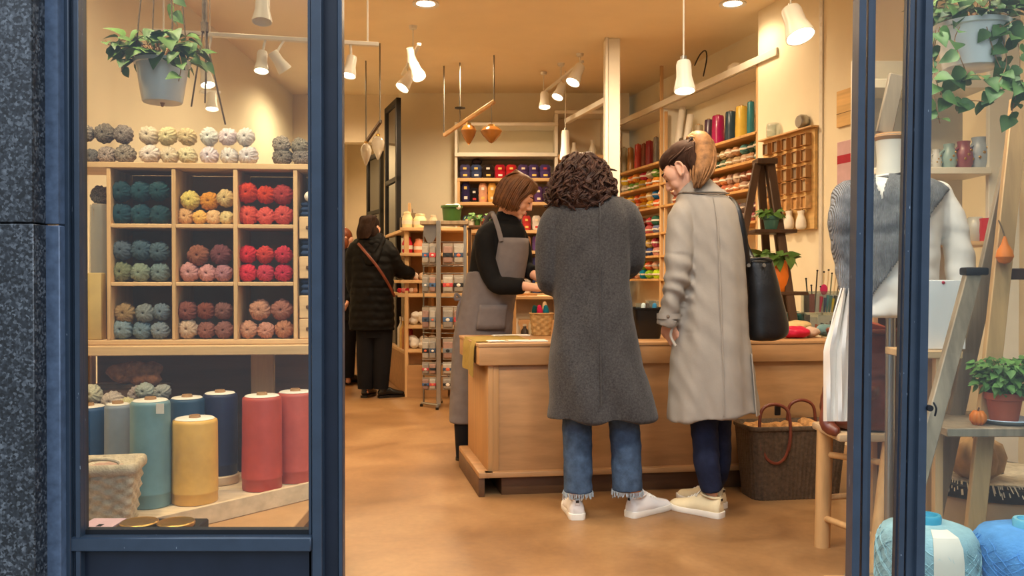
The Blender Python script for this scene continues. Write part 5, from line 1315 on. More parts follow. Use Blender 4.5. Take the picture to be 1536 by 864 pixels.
# ---------------------------------------------------------------- sock rack
RY = 7.3
def KX(u, Y=RY): return W(u, 300, Y).x
def KZ(v, Y=RY): return W(768, v, Y).z
rk = thing('sock_rack', 'grey metal floor rack hung with white carded packs', 'display rack', (KX(664), RY, 0))
mb = MB(); mb.bb(KX(654.5), KX(661.5), RY - .03, RY + .01, .03, KZ(331), .004); mb.build('post', M['steel'], rk)
MB().bb(KX(695), KX(699.5), RY - .0, RY + .03, .03, KZ(331), .004).build('post', M['steel'], rk)
MB().bb(KX(632), KX(634), RY + .12, RY + .14, .03, KZ(350), .003).build('post', M['wire'], rk)
MB().bb(KX(630), KX(702), RY - .02, RY + .16, KZ(337), KZ(331), .004).build('top_shelf', M['greywood'], rk)
for v in (363, 399, 410, 446, 460, 500, 507, 546, 564): 
    MB().tube([(KX(632), RY + .1, KZ(v)), (KX(655), RY, KZ(v))], .004, 6).build('wire_rail', M['wire'], rk); MB().tube([(KX(660), RY, KZ(v)), (KX(698), RY + .01, KZ(v))], .004, 6).build('wire_rail', M['wire'], rk)
mb = MB(); mb.tube([(KX(630), RY + .1, .03), (KX(660), RY - .05, .03)], .01, 8); mb.tube([(KX(657), RY - .1, .03), (KX(657), RY + .3, .03)], .012, 8); mb.tube([(KX(697), RY - .0, .03), (KX(697), RY + .3, .03)], .012, 8); mb.build('foot', M['steel'], rk)
for x_, y_ in ((KX(657), RY - .1), (KX(657), RY + .3), (KX(630), RY + .1), (KX(697), RY + .3)):
    MB().lathe([(.002, 0), (.014, 0), (.014, .02), (.002, .02)], (x_, y_, 0), 12).build('foot_cap', M['black_plastic'], rk)
# sign card on top, left
t = thing('header_card', 'pale pointed header card at the top of the metal rack', 'card', (KX(644), RY + .02, KZ(364)))
a = [(635, 338), (655, 333), (655, 352), (648, 364), (641, 364), (634, 350)]
mb = MB(); vs = [(KX(u), KZ(v)) for u, v in a]; mb.prism(vs, -.003, .003, M=Matrix(((1, 0, 0, 0), (0, 0, 1, RY + .04), (0, 1, 0, 0), (0, 0, 0, 1)))); mb.build('card', M['steel'], t)
rows_v = [(365, 397), (412, 440), (461, 494), (508, 540), (543, 562), (566, 585)]
def pack(u0, u1, v0, v1, Y, label, k):
    x0, x1 = KX(u0, Y), KX(u1, Y); z0, z1 = KZ(v1, Y), KZ(v0, Y)
    t = thing('carded_pack', label, 'carded pack', ((x0 + x1) / 2, Y, z0), group='carded packs on the metal rack')
    o = MB().bb(x0, x1, Y - .0, Y + .004, z0, z1, .001).build('card', M['card'], t); o.color = lin(((178, 174, 168), (168, 162, 154), (160, 150, 138))[k % 3]) + (1,)
    w_ = (x1 - x0)
    o = MB().bb(x0 + w_ * .04, x1 - w_ * .04, Y - .022, Y, z0 + (z1 - z0) * .08, z0 + (z1 - z0) * .86, .012, 3).build('sock_pair', M['yarn'], t); o.color = lin(((178, 174, 168), (150, 146, 142), (160, 132, 124))[(k * 7) % 3]) + (1,)
    o = MB().bb(x0 + w_ * .02, x1 - w_ * .02, Y - .024, Y - .0, z0 + (z1 - z0) * .34, z0 + (z1 - z0) * .56, .003).build('paper_band', M['card'], t); o.color = lin(((70, 104, 150), (40, 44, 52), (120, 130, 140), (190, 70, 80), (60, 80, 110))[(k * 3) % 5]) + (1,)
    o = MB().ell(((x0 + x1) / 2, Y - .024, z0 + (z1 - z0) * .44), (w_ * .2, .003, w_ * .16), n=12, m=6).build('emblem', M['card'], t); o.color = lin(((214, 110, 80), (230, 226, 220), (40, 50, 60))[k % 3]) + (1,)
k = 0
for r_, (v0, v1) in enumerate(rows_v):
    for c_, (u0, u1, Y) in enumerate(((633, 643.5, RY + .05), (644, 654, RY + .01), (664, 679.5, RY), (680.5, 695.5, RY + .01))):
        pack(u0, u1, v0, v1, Y - .012, 'carded pack in the %s row of the metal rack, %s' % (ordn[r_], ('far left', 'left of the post', 'right of the post', 'far right')[c_]), k); k += 1
# green tub on the rack, and stuff on the rack top
gp = Vector((KX(677), RY + .05, KZ(331)))
t = thing('green_tub', 'green plastic tub standing on top of the metal rack', 'tub', gp)
r = PX(15, RY); h = PX(23, RY)
MB().lathe([(.003, 0), (r * .86, 0), (r * .98, h * .85), (r * 1.1, h * .86), (r * 1.1, h), (r, h), (r * .9, h * .4), (.003, h * .4)], gp, 30).build('tub', M['green_pot'], t)
mb = MB()
for q in range(7): mb.ell(gp + Vector((R.uniform(-.05, .05), R.uniform(-.05, .05), h * .9)), (.035, .035, .03), n=10, m=6)
o = mb.solid('white_wool', M['shirt'], None, .008, 1); tag(o, 'white wool heaped in the green tub', 'wool', kind='stuff')
# shelf of plants to the right of the rack
t = thing('small_planter_shelf', 'dark low shelf with little pots right of the green tub', 'shelf', (KX(712), RY + .35, KZ(336)))
MB().bb(KX(703, RY + .3), KX(735, RY + .3), RY + .26, RY + .44, KZ(339), KZ(335), .003).build('board', M['plinth'], t)
for x_ in (KX(704, RY + .3), KX(733, RY + .3)): MB().bb(x_ - .012, x_ + .012, RY + .30, RY + .40, 0, KZ(339)).build('leg', M['plinth'], t)
for k, (u, m_) in enumerate(((707, 'band'), (716, 'green_pot'), (727, 'terracotta'))):
    p = Vector((KX(u, RY + .33), RY + .33, KZ(335)))
    pot_plant(p, .03, .06, m_, 'tiny_potted_plant', 'tiny plant in a %s pot beside the shop assistant' % ('white', 'green', 'clay')[k], 'potted plant', 'leaf_fern', 16, .045, .04, .04, 40 + k)

# ---------------------------------------------------------------- lamps seen in the photo
SPOTS = []
def spot_head(parent, c, d, r, L, lit=True, stem=None, pw=35):
    c = Vector(c); d = Vector(d).normalized(); m = d.to_track_quat('Z', 'Y').to_matrix().to_4x4(); m.translation = c
    h = MB().lathe([(.004, -L), (r * .62, -L), (r * .7, -L * .9), (r * .72, -L * .5), (r * .98, -L * .1), (r, 0), (r * .94, 0), (r * .6, -L * .35), (.004, -L * .36)], n=26, M=m).build('spot_head', M['whitemetal'], parent)
    if lit:
        MB().lathe([(.001, -.012), (r * .9, -.012)], n=24, M=m, cap=False).build('glow', M['lamp'], h)
        SPOTS.append((c + d * .02, c + d * 2, pw))
    if stem is not None:
        s_ = c - d * L * .75
        MB().tube([s_, s_.lerp(Vector(stem), .3) + Vector((0, .0, .01)), stem], .007, 8, sub=2).build('bracket', M['whitemetal'], h)
    return h
def track(name, label, a, b, rods, heads, w_=.03, cat='track light'):
    a, b = Vector(a), Vector(b)
    t = thing(name, label, cat, (a + b) / 2)
    MB().beam(a, b, .022, w_, bev=.003).build('rail', M['whitemetal'], t)
    for f in rods:
        p = a.lerp(b, f); MB().tube([p, (p.x, p.y, 3.15)], .005, 8).build('rod', M['whitemetal'], t)
        MB().lathe([(.002, -.03), (.03, -.025), (.035, 0), (.002, 0)], (p.x, p.y, 3.15), 18).build('ceiling_rose', M['whitemetal'], t)
    for (c, d, r, L, lit, f) in heads:
        spot_head(t, c, d, r, L, lit, a.lerp(b, f))
    return t
a, b = W(215, 46, 4.4), W(568, 67, 4.75)
hd = []
for (u, v, dx, dz, lit) in ((312, 128, .25, -1, True), (392, 107, .02, -1, True), (428, 106, .55, -.85, False), (523, 114, -.12, -1, True)):
    f = (u - 215) / 353; Y = 4.4 + .35 * f
    hd.append((W(u, v, Y - .02), (dx, -.25 if lit else .4, dz), PX(11, Y), PX(32, Y), lit, f + (.0 if lit else -.02)))
track('track_light', 'long white ceiling track with spot lamps across the left of the shop', a, b, (.08, .95), hd)
t = track('track_light', 'single white spot lamp on a short track below the left ceiling track', W(300, 138, 5.6), W(330, 139, 5.7), (.5,), [(W(318, 164, 5.62), (.05, -.2, -1), PX(10, 5.6), PX(26, 5.6), True, .6)])
t = track('track_light', 'white lamp hanging at the top edge of the left window', W(380, -20, 3.9), W(410, -18, 3.9), (.5,), [(W(393, 33, 3.9), (0.02, -.2, -1), PX(15, 3.9), PX(40, 3.9), False, .5)])
t = track('track_light', 'pair of white spot lamps hanging from a ceiling rod left of the assistant', W(629, 66, 6.8), W(604, 112, 7.6), (.35,), [(W(629, 116, 6.8), (.35, -.35, -.8), PX(11, 6.8), PX(28, 6.8), True, .3), (W(603, 132, 7.2), (-.45, -.35, -.8), PX(11, 7.2), PX(30, 7.2), True, .75), (W(618, 92, 6.95), (.1, .5, -.8), PX(8, 7), PX(20, 7), False, .3)])
t = track('track_light', 'row of three white spot lamps on a short ceiling track above the curly haired customer', W(874, 92, 7.9), W(812, 142, 8.7), (.06, .5, .94), [(W(859, 124, 7.85), (-.35, -.3, -.8), PX(11, 7.9), PX(32, 7.9), True, .12), (W(836, 146, 8.2), (-.3, -.3, -.8), PX(9, 8.2), PX(24, 8.2), True, .5), (W(817, 161, 8.5), (0, -.25, -1), PX(9, 8.5), PX(24, 8.5), True, .9)])
def pendant(u, v0, v1, wpx, Y, label, lit=True, d=(0, -.18, -1), pw=14):
    c = W(u, v1, Y); L = PX(v1 - v0, Y)
    t = thing('pendant_lamp', label, 'pendant lamp', c)
    spot_head(t, c, d, PX(wpx / 2, Y), L, lit, None, pw)
    dn = Vector(d).normalized(); top = c - dn * L
    MB().tube([top, (top.x, top.y, 3.15)], .004, 8).build('cord', M['whitemetal'], t)
    MB().lathe([(.004, 0), (.016, 0), (.014, .03), (.004, .03)], (top.x, top.y, top.z - .004), 14).build('cord_grip', M['steel'], t)
    return t
pendant(1027, 90, 137, 32, 4.0, 'white pendant lamp hanging above the ponytail customer')
pendant(848, 196, 240, 17, 8.6, 'small white pendant lamp hanging far back over the curly hair', False, (0, 0, -1))
pendant(1201, 4, 55, 44, 4.3, 'big white cone lamp at the top edge beside the blue door post', True, (.18, -.35, -.9), 6)
# amber glass and frosted drops under a wooden arm
wa = thing('hanging_bar', 'pale wooden bar on thin rods with amber glass lamps below it', 'hanging bar', W(705, 178, 8.4))
MB().beam(W(666, 203, 8.4), W(742, 152, 8.0), .035, .03, bev=.004).build('bar', M['birch'], wa)
for (u, va, Y) in ((666, 202, 8.4), (690, 187, 8.27), (741, 153, 8.0)):
    p = W(u, va, Y); MB().tube([p, (p.x, p.y, 3.15)], .006, 8).build('rod', M['wire'], wa)
p = W(690, 162, 8.25); MB().lathe([(.006, -.008), (.05, -.004), (.05, .004), (.006, .008)], p, 20).build('disc', M['black_frame'], wa)
def drop(u, v, wpx, hpx, Y, m, label, hookz):
    c = W(u, v, Y); r = PX(wpx / 2, Y); h = PX(hpx, Y)
    t = thing('glass_pendant', label, 'glass pendant', c)
    MB().lathe([(.003, -h * .5), (r * .25, -h * .42), (r * .8, -h * .05), (r, h * .2), (r * .7, h * .42), (r * .25, h * .5), (.003, h * .5)], c, 26).build('glass', M[m], t)
    MB().tube([(c.x, c.y, c.z + h * .49), (c.x, c.y, hookz)], .003, 6).build('cord', M['wire'], t)
    MB().lathe([(.003, h * .48), (r * .35, h * .48), (r * .3, h * .58), (.003, h * .6)], c, 16).build('cap', M['brass'], t)
drop(703, 202, 24, 30, 8.2, 'amber', 'amber glass drop hanging from the pale wooden bar', W(703, 180, 8.2).z)
drop(737, 202, 33, 26, 8.0, 'amber', 'wider amber glass bowl hanging right of the amber drop', W(737, 157, 8.0).z)
wa2 = thing('hanging_rod', 'dark wooden bar hanging on thin rods above the puffer coat', 'hanging rod', W(560, 195, 8.0))
MB().beam(W(548, 215, 8.2), W(571, 182, 7.6), .03, .025, bev=.003).build('bar', M['darkwood'], wa2)
for (u, va, Y) in ((549, 214, 8.2), (570, 184, 7.6)):
    p = W(u, va, Y); MB().tube([p, (p.x, p.y, 3.15)], .006, 8).build('rod', M['wire'], wa2)
drop(567, 222, 20, 36, 7.7, 'frost', 'frosted glass drop hanging from the dark bar', W(567, 188, 7.7).z)
drop(549, 232, 17, 34, 8.1, 'frost', 'smaller frosted drop hanging left of the other one', W(549, 213, 8.1).z)
# ---------------------------------------------------------------- people
def head_matrix(c, yaw, pitch, roll=0.0):
    m = Matrix.Rotation(yaw, 4, 'Z') @ Matrix.Rotation(-pitch, 4, 'X') @ Matrix.Rotation(roll, 4, 'Y')
    m.translation = Vector(c); return m
def head_blobs(mb, m):
    E = lambda c, r, n=18, k=11: mb.ell(c, r, m, n, k)
    E((0, -.012, .03), (.074, .096, .088)); E((0, .02, -.02), (.062, .070, .085)); E((0, .035, -.07), (.047, .048, .042)); E((0, .072, -.098), (.021, .019, .017))
    E((.034, .052, -.032), (.025, .026, .034)); E((-.034, .052, -.032), (.025, .026, .034)); E((.05, .04, .008), (.021, .034, .04)); E((-.05, .04, .008), (.021, .034, .04))
    T = lambda pts, r, n=10: mb.tube([m @ Vector(p) for p in pts], r, n, sub=2, rnd=True)
    T([(0, .086, .018), (0, .099, -.008), (0, .107, -.028)], [.008, .009, .0105]); E((.010, .096, -.035), (.009, .01, .008)); E((-.010, .096, -.035), (.009, .01, .008))
    T([(-.044, .066, .024), (-.02, .083, .027), (.02, .083, .027), (.044, .066, .024)], .0105)
    E((0, .088, -.060), (.022, .011, .0065)); E((0, .087, -.071), (.019, .011, .0075))
    for s in (-1, 1):
        E((s * .031, .074, .006), (.0135, .0125, .0115)); E((s * .075, -.008, -.006), (.007, .017, .028)); E((s * .078, .002, -.03), (.007, .010, .012)); T([(s * .078, .008, -.02), (s * .083, -.002, .026), (s * .087, -.022, .022), (s * .085, -.026, -.004), (s * .08, -.008, -.032)], .0058, 8)
def hand(mb, wr, d, palm, thumb, curl=.5, L=1.0):
    wr = Vector(wr); d = Vector(d).normalized(); t = Vector(thumb); t = (t - d * t.dot(d)).normalized(); p = Vector(palm); p = (p - d * p.dot(d) - t * p.dot(t)).normalized()
    kn = wr + d * .085 * L
    mb.tube([wr - d * .01, wr + d * .03, kn + p * .004], [(.026, .02), (.036, .017), (.04, .013)], 14, ref=p, rnd=True)
    for k, (o, ln) in enumerate(((.030, .072), (.010, .082), (-.010, .076), (-.029, .06))):
        b = kn + t * o - d * .012; pts = [b]; a = curl * .35; q = b
        for s_ in (.48, .3, .22):
            dd = d * math.cos(a) + p * math.sin(a); q = q + dd * ln * L * s_ * 1.1; pts.append(q); a += curl * .75
        mb.tube(pts, [.0095, .009, .0085, .0078], 10, sub=2, rnd=True, ref=t)
    b = wr + d * .025 + t * .026
    mb.tube([b, b + d * .03 + t * .022 + p * .008, b + d * .058 + t * .03 + p * .022, b + d * .078 + t * .03 + p * .034], [.013, .0115, .0102, .009], 10, sub=2, rnd=True, ref=p)
def build_body(J, person, voxel=.006):
    """one continuous skin from joints"""
    mb = MB()
    head_blobs(mb, J['head'])
    hc = J['head'].translation; nk = Vector(J['neck'])
    mb.tube([nk - Vector((0, 0, .05)), nk, hc + J['head'].to_3x3() @ Vector((0, -.02, -.06))], [(.075, .06), (.056, .054), (.05, .05)], 16, sub=2)
    pv = Vector(J['pelvis']); ax = Vector(J['side']); fw = Vector((-ax.y, ax.x, 0))
    ws = pv.lerp(nk, .42); ch = pv.lerp(nk, .75)
    mb.tube([pv - Vector((0, 0, .09)), pv, ws, ch, nk - Vector((0, 0, .03))], [(.1, .08), (.125, .085), (.1, .075), (.115, .078), (.06, .055)], 24, ref=fw, sub=4, rnd=True)
    for s in ('L', 'R'):
        sh, el, wr = (Vector(J[k + s]) for k in ('sh', 'el', 'wr'))
        mb.tube([sh.lerp(nk, .45), sh, sh.lerp(el, .5), el, el.lerp(wr, .35), wr], [.036, .038, .034, .031, .030, .024], 14, sub=3, rnd=True)
        d = (wr - el).normalized(); hd = J.get('hand' + s, {})
        hand(mb, wr, hd.get('d', d), hd.get('palm', (0, 0, -1)), hd.get('thumb', (ax * (1 if s == 'L' else -1))), hd.get('curl', .6))
        hp, kn, an = (Vector(J[k + s]) for k in ('hp', 'kn', 'an'))
        mb.tube([hp + Vector((0, 0, .04)), hp.lerp(kn, .4), kn, kn.lerp(an, .35), an], [.062, .056, .042, .042, .027], 16, sub=3, rnd=True)
        ft = Vector(J['toe' + s]); ft.z = .03
        mb.tube([an - Vector((0, 0, .035)), an.lerp(ft, .4) - Vector((0, 0, .03)), ft], [(.026, .028), (.028, .022), (.026, .014)], 12, sub=2, rnd=True, ref=(0, 0, 1))
    return mb.solid('body', M['skin'], person, voxel, 4)
def shoe_joints(heel, ang):
    d = Vector((math.cos(ang), math.sin(ang), 0)); h = Vector(heel); h.z = 0
    return h + d * .05 + Vector((0, 0, .1)), h + d * .19 + Vector((0, 0, .03))
def frac_legs(J, hip_l, hip_r, toe_l, toe_r, an_l, an_r):
    for s, h, a, t in (('L', hip_l, an_l, toe_l), ('R', hip_r, an_r, toe_r)):
        J['hp' + s] = h; J['an' + s] = a; J['kn' + s] = Vector(h).lerp(Vector(a), .52) + Vector((0, .01, 0)); J['toe' + s] = t
def frings(lst, Y, n=40, exp=2.3, sub=3, ro=0.0, mb=None, fn=None):
    mb = mb or MB(); s_ = []
    for q in lst:
        v, ul, ur, ry = q[:4]; dy = q[4] if len(q) > 4 else 0; ti = q[5] if len(q) > 5 else 0
        a, b = W(ul, v, Y + dy), W(ur, v, Y + dy)
        s_.append(((a.x + b.x) / 2, Y + dy, a.z, (b.x - a.x) / 2, ry, ro, ti))
    return mb.rings(s_[::-1], n, exp, sub, True, fn)
def arc_sheet(lst, Y, a0, a1, off, thick, n=16, exp=2.3, sub=2):
    rows = []
    for q in catmull([list(x) + [0] * (5 - len(x)) for x in lst], sub):
        v, ul, ur, ry, dy = q[:5]; A, B = W(ul, v, Y + dy), W(ur, v, Y + dy); cx_, rx = (A.x + B.x) / 2, (B.x - A.x) / 2 + off; ry_ = ry + off
        row = []
        for k in range(n):
            a = math.radians(a0 + (a1 - a0) * k / (n - 1)); c, d = math.cos(a), math.sin(a)
            c = math.copysign(abs(c) ** (2 / exp), c); d = math.copysign(abs(d) ** (2 / exp), d)
            row.append((cx_ + rx * c, Y + dy + ry_ * d, A.z))
        rows.append(row)
    return MB().sheet(rows, thick)
def sneaker(person, heel, ang, L=.27, m='sneaker', name='sneaker', tabm='black_plastic', w_=.046):
    heel = Vector(heel); mtx = Matrix.Translation(heel) @ Matrix.Rotation(ang, 4, 'Z')
    def sec(mb, lst, n=22, flat=True):
        out = []
        for (x, w, z0, z1, yo) in lst:
            ring = []
            for k in range(n):
                a = 2 * PI * k / n; c, s = math.cos(a), math.sin(a)
                z = z0 + (z1 - z0) * (max(0, s) ** .75 if s > 0 else 0) - (0 if s > 0 else (-s) * .002)
                y = math.copysign(abs(c) ** .7, c) * w * (1 if s <= 0 else (1 - .35 * s * s))
                ring.append(mb.bm.verts.new(mtx @ Vector((x, y + yo, z))))
            out.append(ring)
        mb.ring_faces(out, True, True); return mb
    rows = catmull([[0, .022, .02, .075, 0], [.012, .034, .02, .092, 0], [.045, .038, .02, .092, 0], [.09, .04, .02, .098, 0], [.125, .043, .02, .088, .002], [.17, .047, .02, .066, .004], [.22, .044, .02, .052, .003], [L - .02, .034, .02, .044, 0], [L - .002, .012, .02, .03, 0]], 3)
    up = sec(MB(), rows).build(name, M[m], person, angle=180)
    rows = catmull([[-.006, .024, 0, .026, 0], [.01, .038, 0, .028, 0], [.06, .041, 0, .028, 0], [.12, .043, 0, .027, .002], [.18, .05, 0, .026, .004], [.23, .047, 0, .027, .003], [L - .012, .035, 0, .03, 0], [L + .006, .012, 0, .024, 0]], 3)
    out = MB(); rr = []
    for (x, w, z0, z1, yo) in rows:
        rr.append([out.bm.verts.new(mtx @ Vector((x, y * w + yo, z))) for y, z in ((-1, .003), (-.96, 0), (.96, 0), (1, .003), (1.0, z1 - .003), (.97, z1), (-.97, z1), (-1.0, z1 - .003))])
    out.ring_faces(rr); out.build('sole', M['sole'], up)
    MB().box(None, (.004, .022, .026), M=mtx @ Matrix.Translation((-.0005, 0, .078)), bev=.0015).build('heel_tab', M[m], up)
    MB().box(None, (.003, .014, .012), M=mtx @ Matrix.Translation((-.003, 0, .083)), bev=.0008).build('heel_mark', M[tabm], up)
    mb = MB()
    for k in range(4):
        x = .118 + .018 * k; z = .093 - .0095 * k
        mb.tube([mtx @ Vector((x, -.024, z - .012)), mtx @ Vector((x + .002, 0, z + .003)), mtx @ Vector((x, .024, z - .012))], .0028, 6, sub=3)
    mb.tube([mtx @ Vector((.112, .004, .098)), mtx @ Vector((.1, .014, .112)), mtx @ Vector((.106, .026, .1)), mtx @ Vector((.12, .03, .084))], .0022, 6, sub=3)
    mb.build('laces', M['sole'], up)
    mb = MB(); mb.tube([mtx @ Vector((.055 + .046 * math.cos(a), .031 * math.sin(a), .094 + .006 * math.cos(a))) for a in [2 * PI * k / 20 for k in range(20)]], .006, 8, ref=(0, 0, 1), closed=True); mb.build('collar', M[m], up)
    return up
def boot(person, heel, ang, L=.25, h=.2):
    heel = Vector(heel); mtx = Matrix.Translation(heel) @ Matrix.Rotation(ang, 4, 'Z')
    mb = MB(); T = lambda p: mtx @ Vector(p)
    mb.tube([T((.045, 0, .05)), T((.045, 0, .1)), T((.04, 0, h))], [(.037, .045), (.036, .042), (.045, .05)], 18, sub=3)
    mb.tube([T((.03, 0, .045)), T((.09, 0, .06)), T((.15, 0, .045)), T((L - .03, 0, .035))], [(.034, .036), (.036, .04), (.043, .03), (.035, .02)], 16, sub=3, rnd=True, ref=(0, 0, 1))
    up = mb.solid('boot', M['boot'], person, .006, 4)
    mb = MB(); rr = []
    for (x, w) in catmull([[0, .02], [.012, .034], [.07, .036], [.11, .034], [.17, .046], [.22, .036], [L, .012]], 3):
        rr.append([mb.bm.verts.new(T((x, y * w, z))) for y, z in ((-1, .0), (1, 0), (1, .022), (-1, .022))])
    mb.ring_faces(rr); mb.build('sole', M['black_plastic'], up)
    return up
def strands(name, paths, m, parent, r=.005, flat=.6, sub=5, n=5):
    mb = MB()
    for p in paths: mb.tube(p, [(r * .6, r * .6 * flat)] + [(r, r * flat)] * (len(p) - 2) + [(r * .3, r * .3 * flat)], n, sub=sub)
    return mb.build(name, M[m], parent, angle=180)
def lipbrow(person, m):
    mb = MB(); mb.ell((0, .0925, -.0605), (.019, .0085, .005), m, 14, 8); mb.ell((0, .0915, -.0705), (.0165, .009, .006), m, 14, 8); mb.build('lips', M['lip'], person)
    for s in (-1, 1):
        MB().tube([m @ Vector(p) for p in ((s * .014, .0915, .031), (s * .03, .088, .036), (s * .046, .074, .031))], [.003, .0035, .002], 6, sub=3, rnd=True).build('eyebrow', M['hair_dark'], person)
        MB().tube([m @ Vector(p) for p in ((s * .019, .0835, .0005), (s * .031, .0875, -.0035), (s * .043, .0805, .0005))], [.0012, .0022, .0012], 6, sub=3, rnd=True).build('eyelashes', M['black_cloth'], person)

# ======================= customer in the grey wool coat
YA = 3.94
A = thing('person', 'person with dark curly hair in a long grey wool coat and white sneakers', 'person', (W(905, 700, YA).x, YA, 0))
J = {'head': head_matrix(W(873, 270, YA + .03), .12, .35), 'neck': W(880, 300, YA - .01), 'pelvis': W(892, 492, YA), 'side': (1, 0, 0),
     'shL': W(838, 322, YA), 'elL': W(824, 424, YA + .02), 'wrL': W(846, 415, YA + .25), 'shR': W(938, 322, YA), 'elR': W(945, 394, YA + .06), 'wrR': W(905, 398, YA + .29)}
SHA = ((G(866, 780), PI / 2 + .04), (G(944, 776), math.radians(40)))
(a1, t1), (a2, t2) = (shoe_joints(*q) for q in SHA)
frac_legs(J, W(868, 510, YA), W(930, 510, YA), t1, t2, a1, a2)
build_body(J, A)
SEC_A = [(284, 864, 902, .05, -.0), (292, 852, 914, .065), (301, 838, 931, .082), (314, 828, 943, .1), (332, 825, 948, .115), (360, 826, 946, .122), (400, 829, 944, .122), (440, 829, 946, .125), (500, 827, 957, .14), (560, 825, 971, .155), (605, 823, 982, .165), (627, 822, 986, .168)]
mb = frings(SEC_A, YA)
mb.tube([W(846, 314, YA), W(831, 335, YA - .005), W(823, 385, YA), W(822, 424, YA + .02), W(836, 420, YA + .14), W(850, 414, YA + .24)], [.056, .064, .062, .058, .056, .05], 20, sub=4, rnd=True)
mb.tube([W(930, 314, YA), W(944, 332, YA), W(949, 365, YA + .02), W(948, 396, YA + .06), W(932, 400, YA + .18), W(914, 398, YA + .27)], [.056, .064, .062, .058, .055, .05], 20, sub=4, rnd=True)
def foldA(c, n):
    f = max(0, min(1, (1.3 - c.z) / .5)); k = noise.noise(Vector((c.x * 9 + c.z * 3.0, c.y * 5, c.z * 2.2)))
    k2 = noise.noise(Vector((c.x * 16 - c.z * 7, c.y * 9, c.z * 6 + 4)))
    return .018 * k * (.35 + f) + .007 * k2
mb.solid('wool_coat', M['grey_wool'], A, .0075, 5, foldA)
frings([(282, 862, 904, .062, -.002), (290, 856, 910, .072, -.004), (298, 848, 920, .084, -.004), (303, 846, 924, .088, -.004)], YA, 36, 2.2, 3).build('collar', M['grey_wool'], A, angle=180)
p = [(W(896, v, YA).x, YA - ry - .004, W(896, v, YA).z) for v, ry in ((306, .093), (332, .118), (400, .124), (500, .142), (600, .166))]
MB().tube(p, [(.0035, .002)] * 5, 6, sub=3).build('back_seam', M['grey_wool'], A)
# jeans
mb = MB()
mb.tube([W(866, 560, YA), W(866, 620, YA), W(866, 660, YA), W(867, 700, YA - .01), W(867, 738, YA - .02)], [(.078, .08), (.069, .074), (.067, .07), (.066, .07), (.065, .072)], 24, sub=4)
mb.tube([W(930, 560, YA), W(935, 620, YA), W(938, 660, YA), W(940, 700, YA - .01), W(941, 736, YA - .02)], [(.078, .08), (.071, .074), (.07, .07), (.069, .07), (.068, .072)], 24, sub=4)
mb.tube([W(898, 500, YA), W(898, 580, YA)], [(.16, .1), (.16, .1)], 24)
mb.solid('jeans', M['denim'], A, .007, 3, lambda c, n: .004 * noise.noise(Vector((c.x * 14, c.y * 14, c.z * 26))) + .003 * math.sin(c.z * 60) * noise.noise(c * 8))
for cu, cv, r in ((867, 738, .066), (941, 736, .069)):
    c_ = W(cu, cv, YA - .02); mb = MB()
    for k in range(70):
        a = 2 * PI * k / 70; x, y = c_.x + r * math.cos(a), c_.y + (r + .006) * math.sin(a); ln = R.uniform(.008, .022) * (2.0 if k in (2, 33, 34) else 1)
        mb.tube([(x, y, c_.z + .006), (x + R.uniform(-.006, .006), y + R.uniform(-.006, .006), c_.z - ln)], .0018, 4)
    mb.build('frayed_hem', M['fray'], A)
for q in SHA: sneaker(A, *q)
# curls
cz = lambda v: W(873, v, YA).z
prof = [(cz(226), .008), (cz(229), .05), (cz(236), .088), (cz(248), .118), (cz(262), .138), (cz(276), .153), (cz(290), .163), (cz(303), .162), (cz(314), .14)]
def prof_r(z):
    for (z0, r0), (z1, r1) in zip(prof[:-1], prof[1:]):
        if z1 <= z <= z0: return r0 + (r1 - r0) * (z0 - z) / (z0 - z1)
    return .008 if z > prof[0][0] else .13
hx, hy = W(873, 260, YA).x, YA + .015
mb = MB(); mb.lathe([(r * .80, z - .005) for z, r in prof][::-1], (hx, hy, 0), 28, fn=lambda a, i, z: 0)
hair = mb.solid('hair', M['hair_curl'], A, .01, 3, lambda c, n: .008 * noise.noise(c * 30))
mb = MB(); rnd = random.Random(3)
for k in range(430):
    az = rnd.uniform(-PI, PI)
    if math.sin(az) > .55 and rnd.random() < .75: continue          # fewer on the face side
    t0 = rnd.random() ** .85; z0 = prof[0][0] - .004 - t0 * .17; ln = rnd.uniform(.08, .17); z1_ = max(z0 - ln, cz(318) + rnd.uniform(-.02, .025))
    q = rnd.uniform(.80, 1.0); hr = rnd.uniform(.008, .018); pit = rnd.uniform(.036, .075); ph = rnd.uniform(0, 6.28); npt = max(9, int((z0 - z1_) / pit * 9)); sw = rnd.uniform(-.55, .55); sg = rnd.choice((-1, 1)); fl_ = rnd.uniform(-.01, .022)
    for st_ in range(3):
        pts = []; rad = []; po = ph + .42 * st_; dj = rnd.uniform(-.003, .003)
        for i in range(npt + 1):
            f = i / npt; z = z0 + (z1_ - z0) * f; a = az + sw * f * f
            rr = prof_r(z) * q - hr * .6 + fl_ * f * f; th = po + sg * 2 * PI * (z0 - z) / pit; h_ = hr * (.55 + .6 * f)
            ro = rr + h_ * math.cos(th) + dj; to = h_ * math.sin(th) + dj
            pts.append((hx + (ro * math.cos(a) - to * math.sin(a)), hy + (ro * math.sin(a) + to * math.cos(a)) * .88, z + .35 * h_ * math.sin(th + 1)))
            rad.append(.0040 * (1 - .5 * f ** 3))
        mb.tube(pts, rad, 4)
mb.build('curls', M['hair_curl'], hair, angle=180)

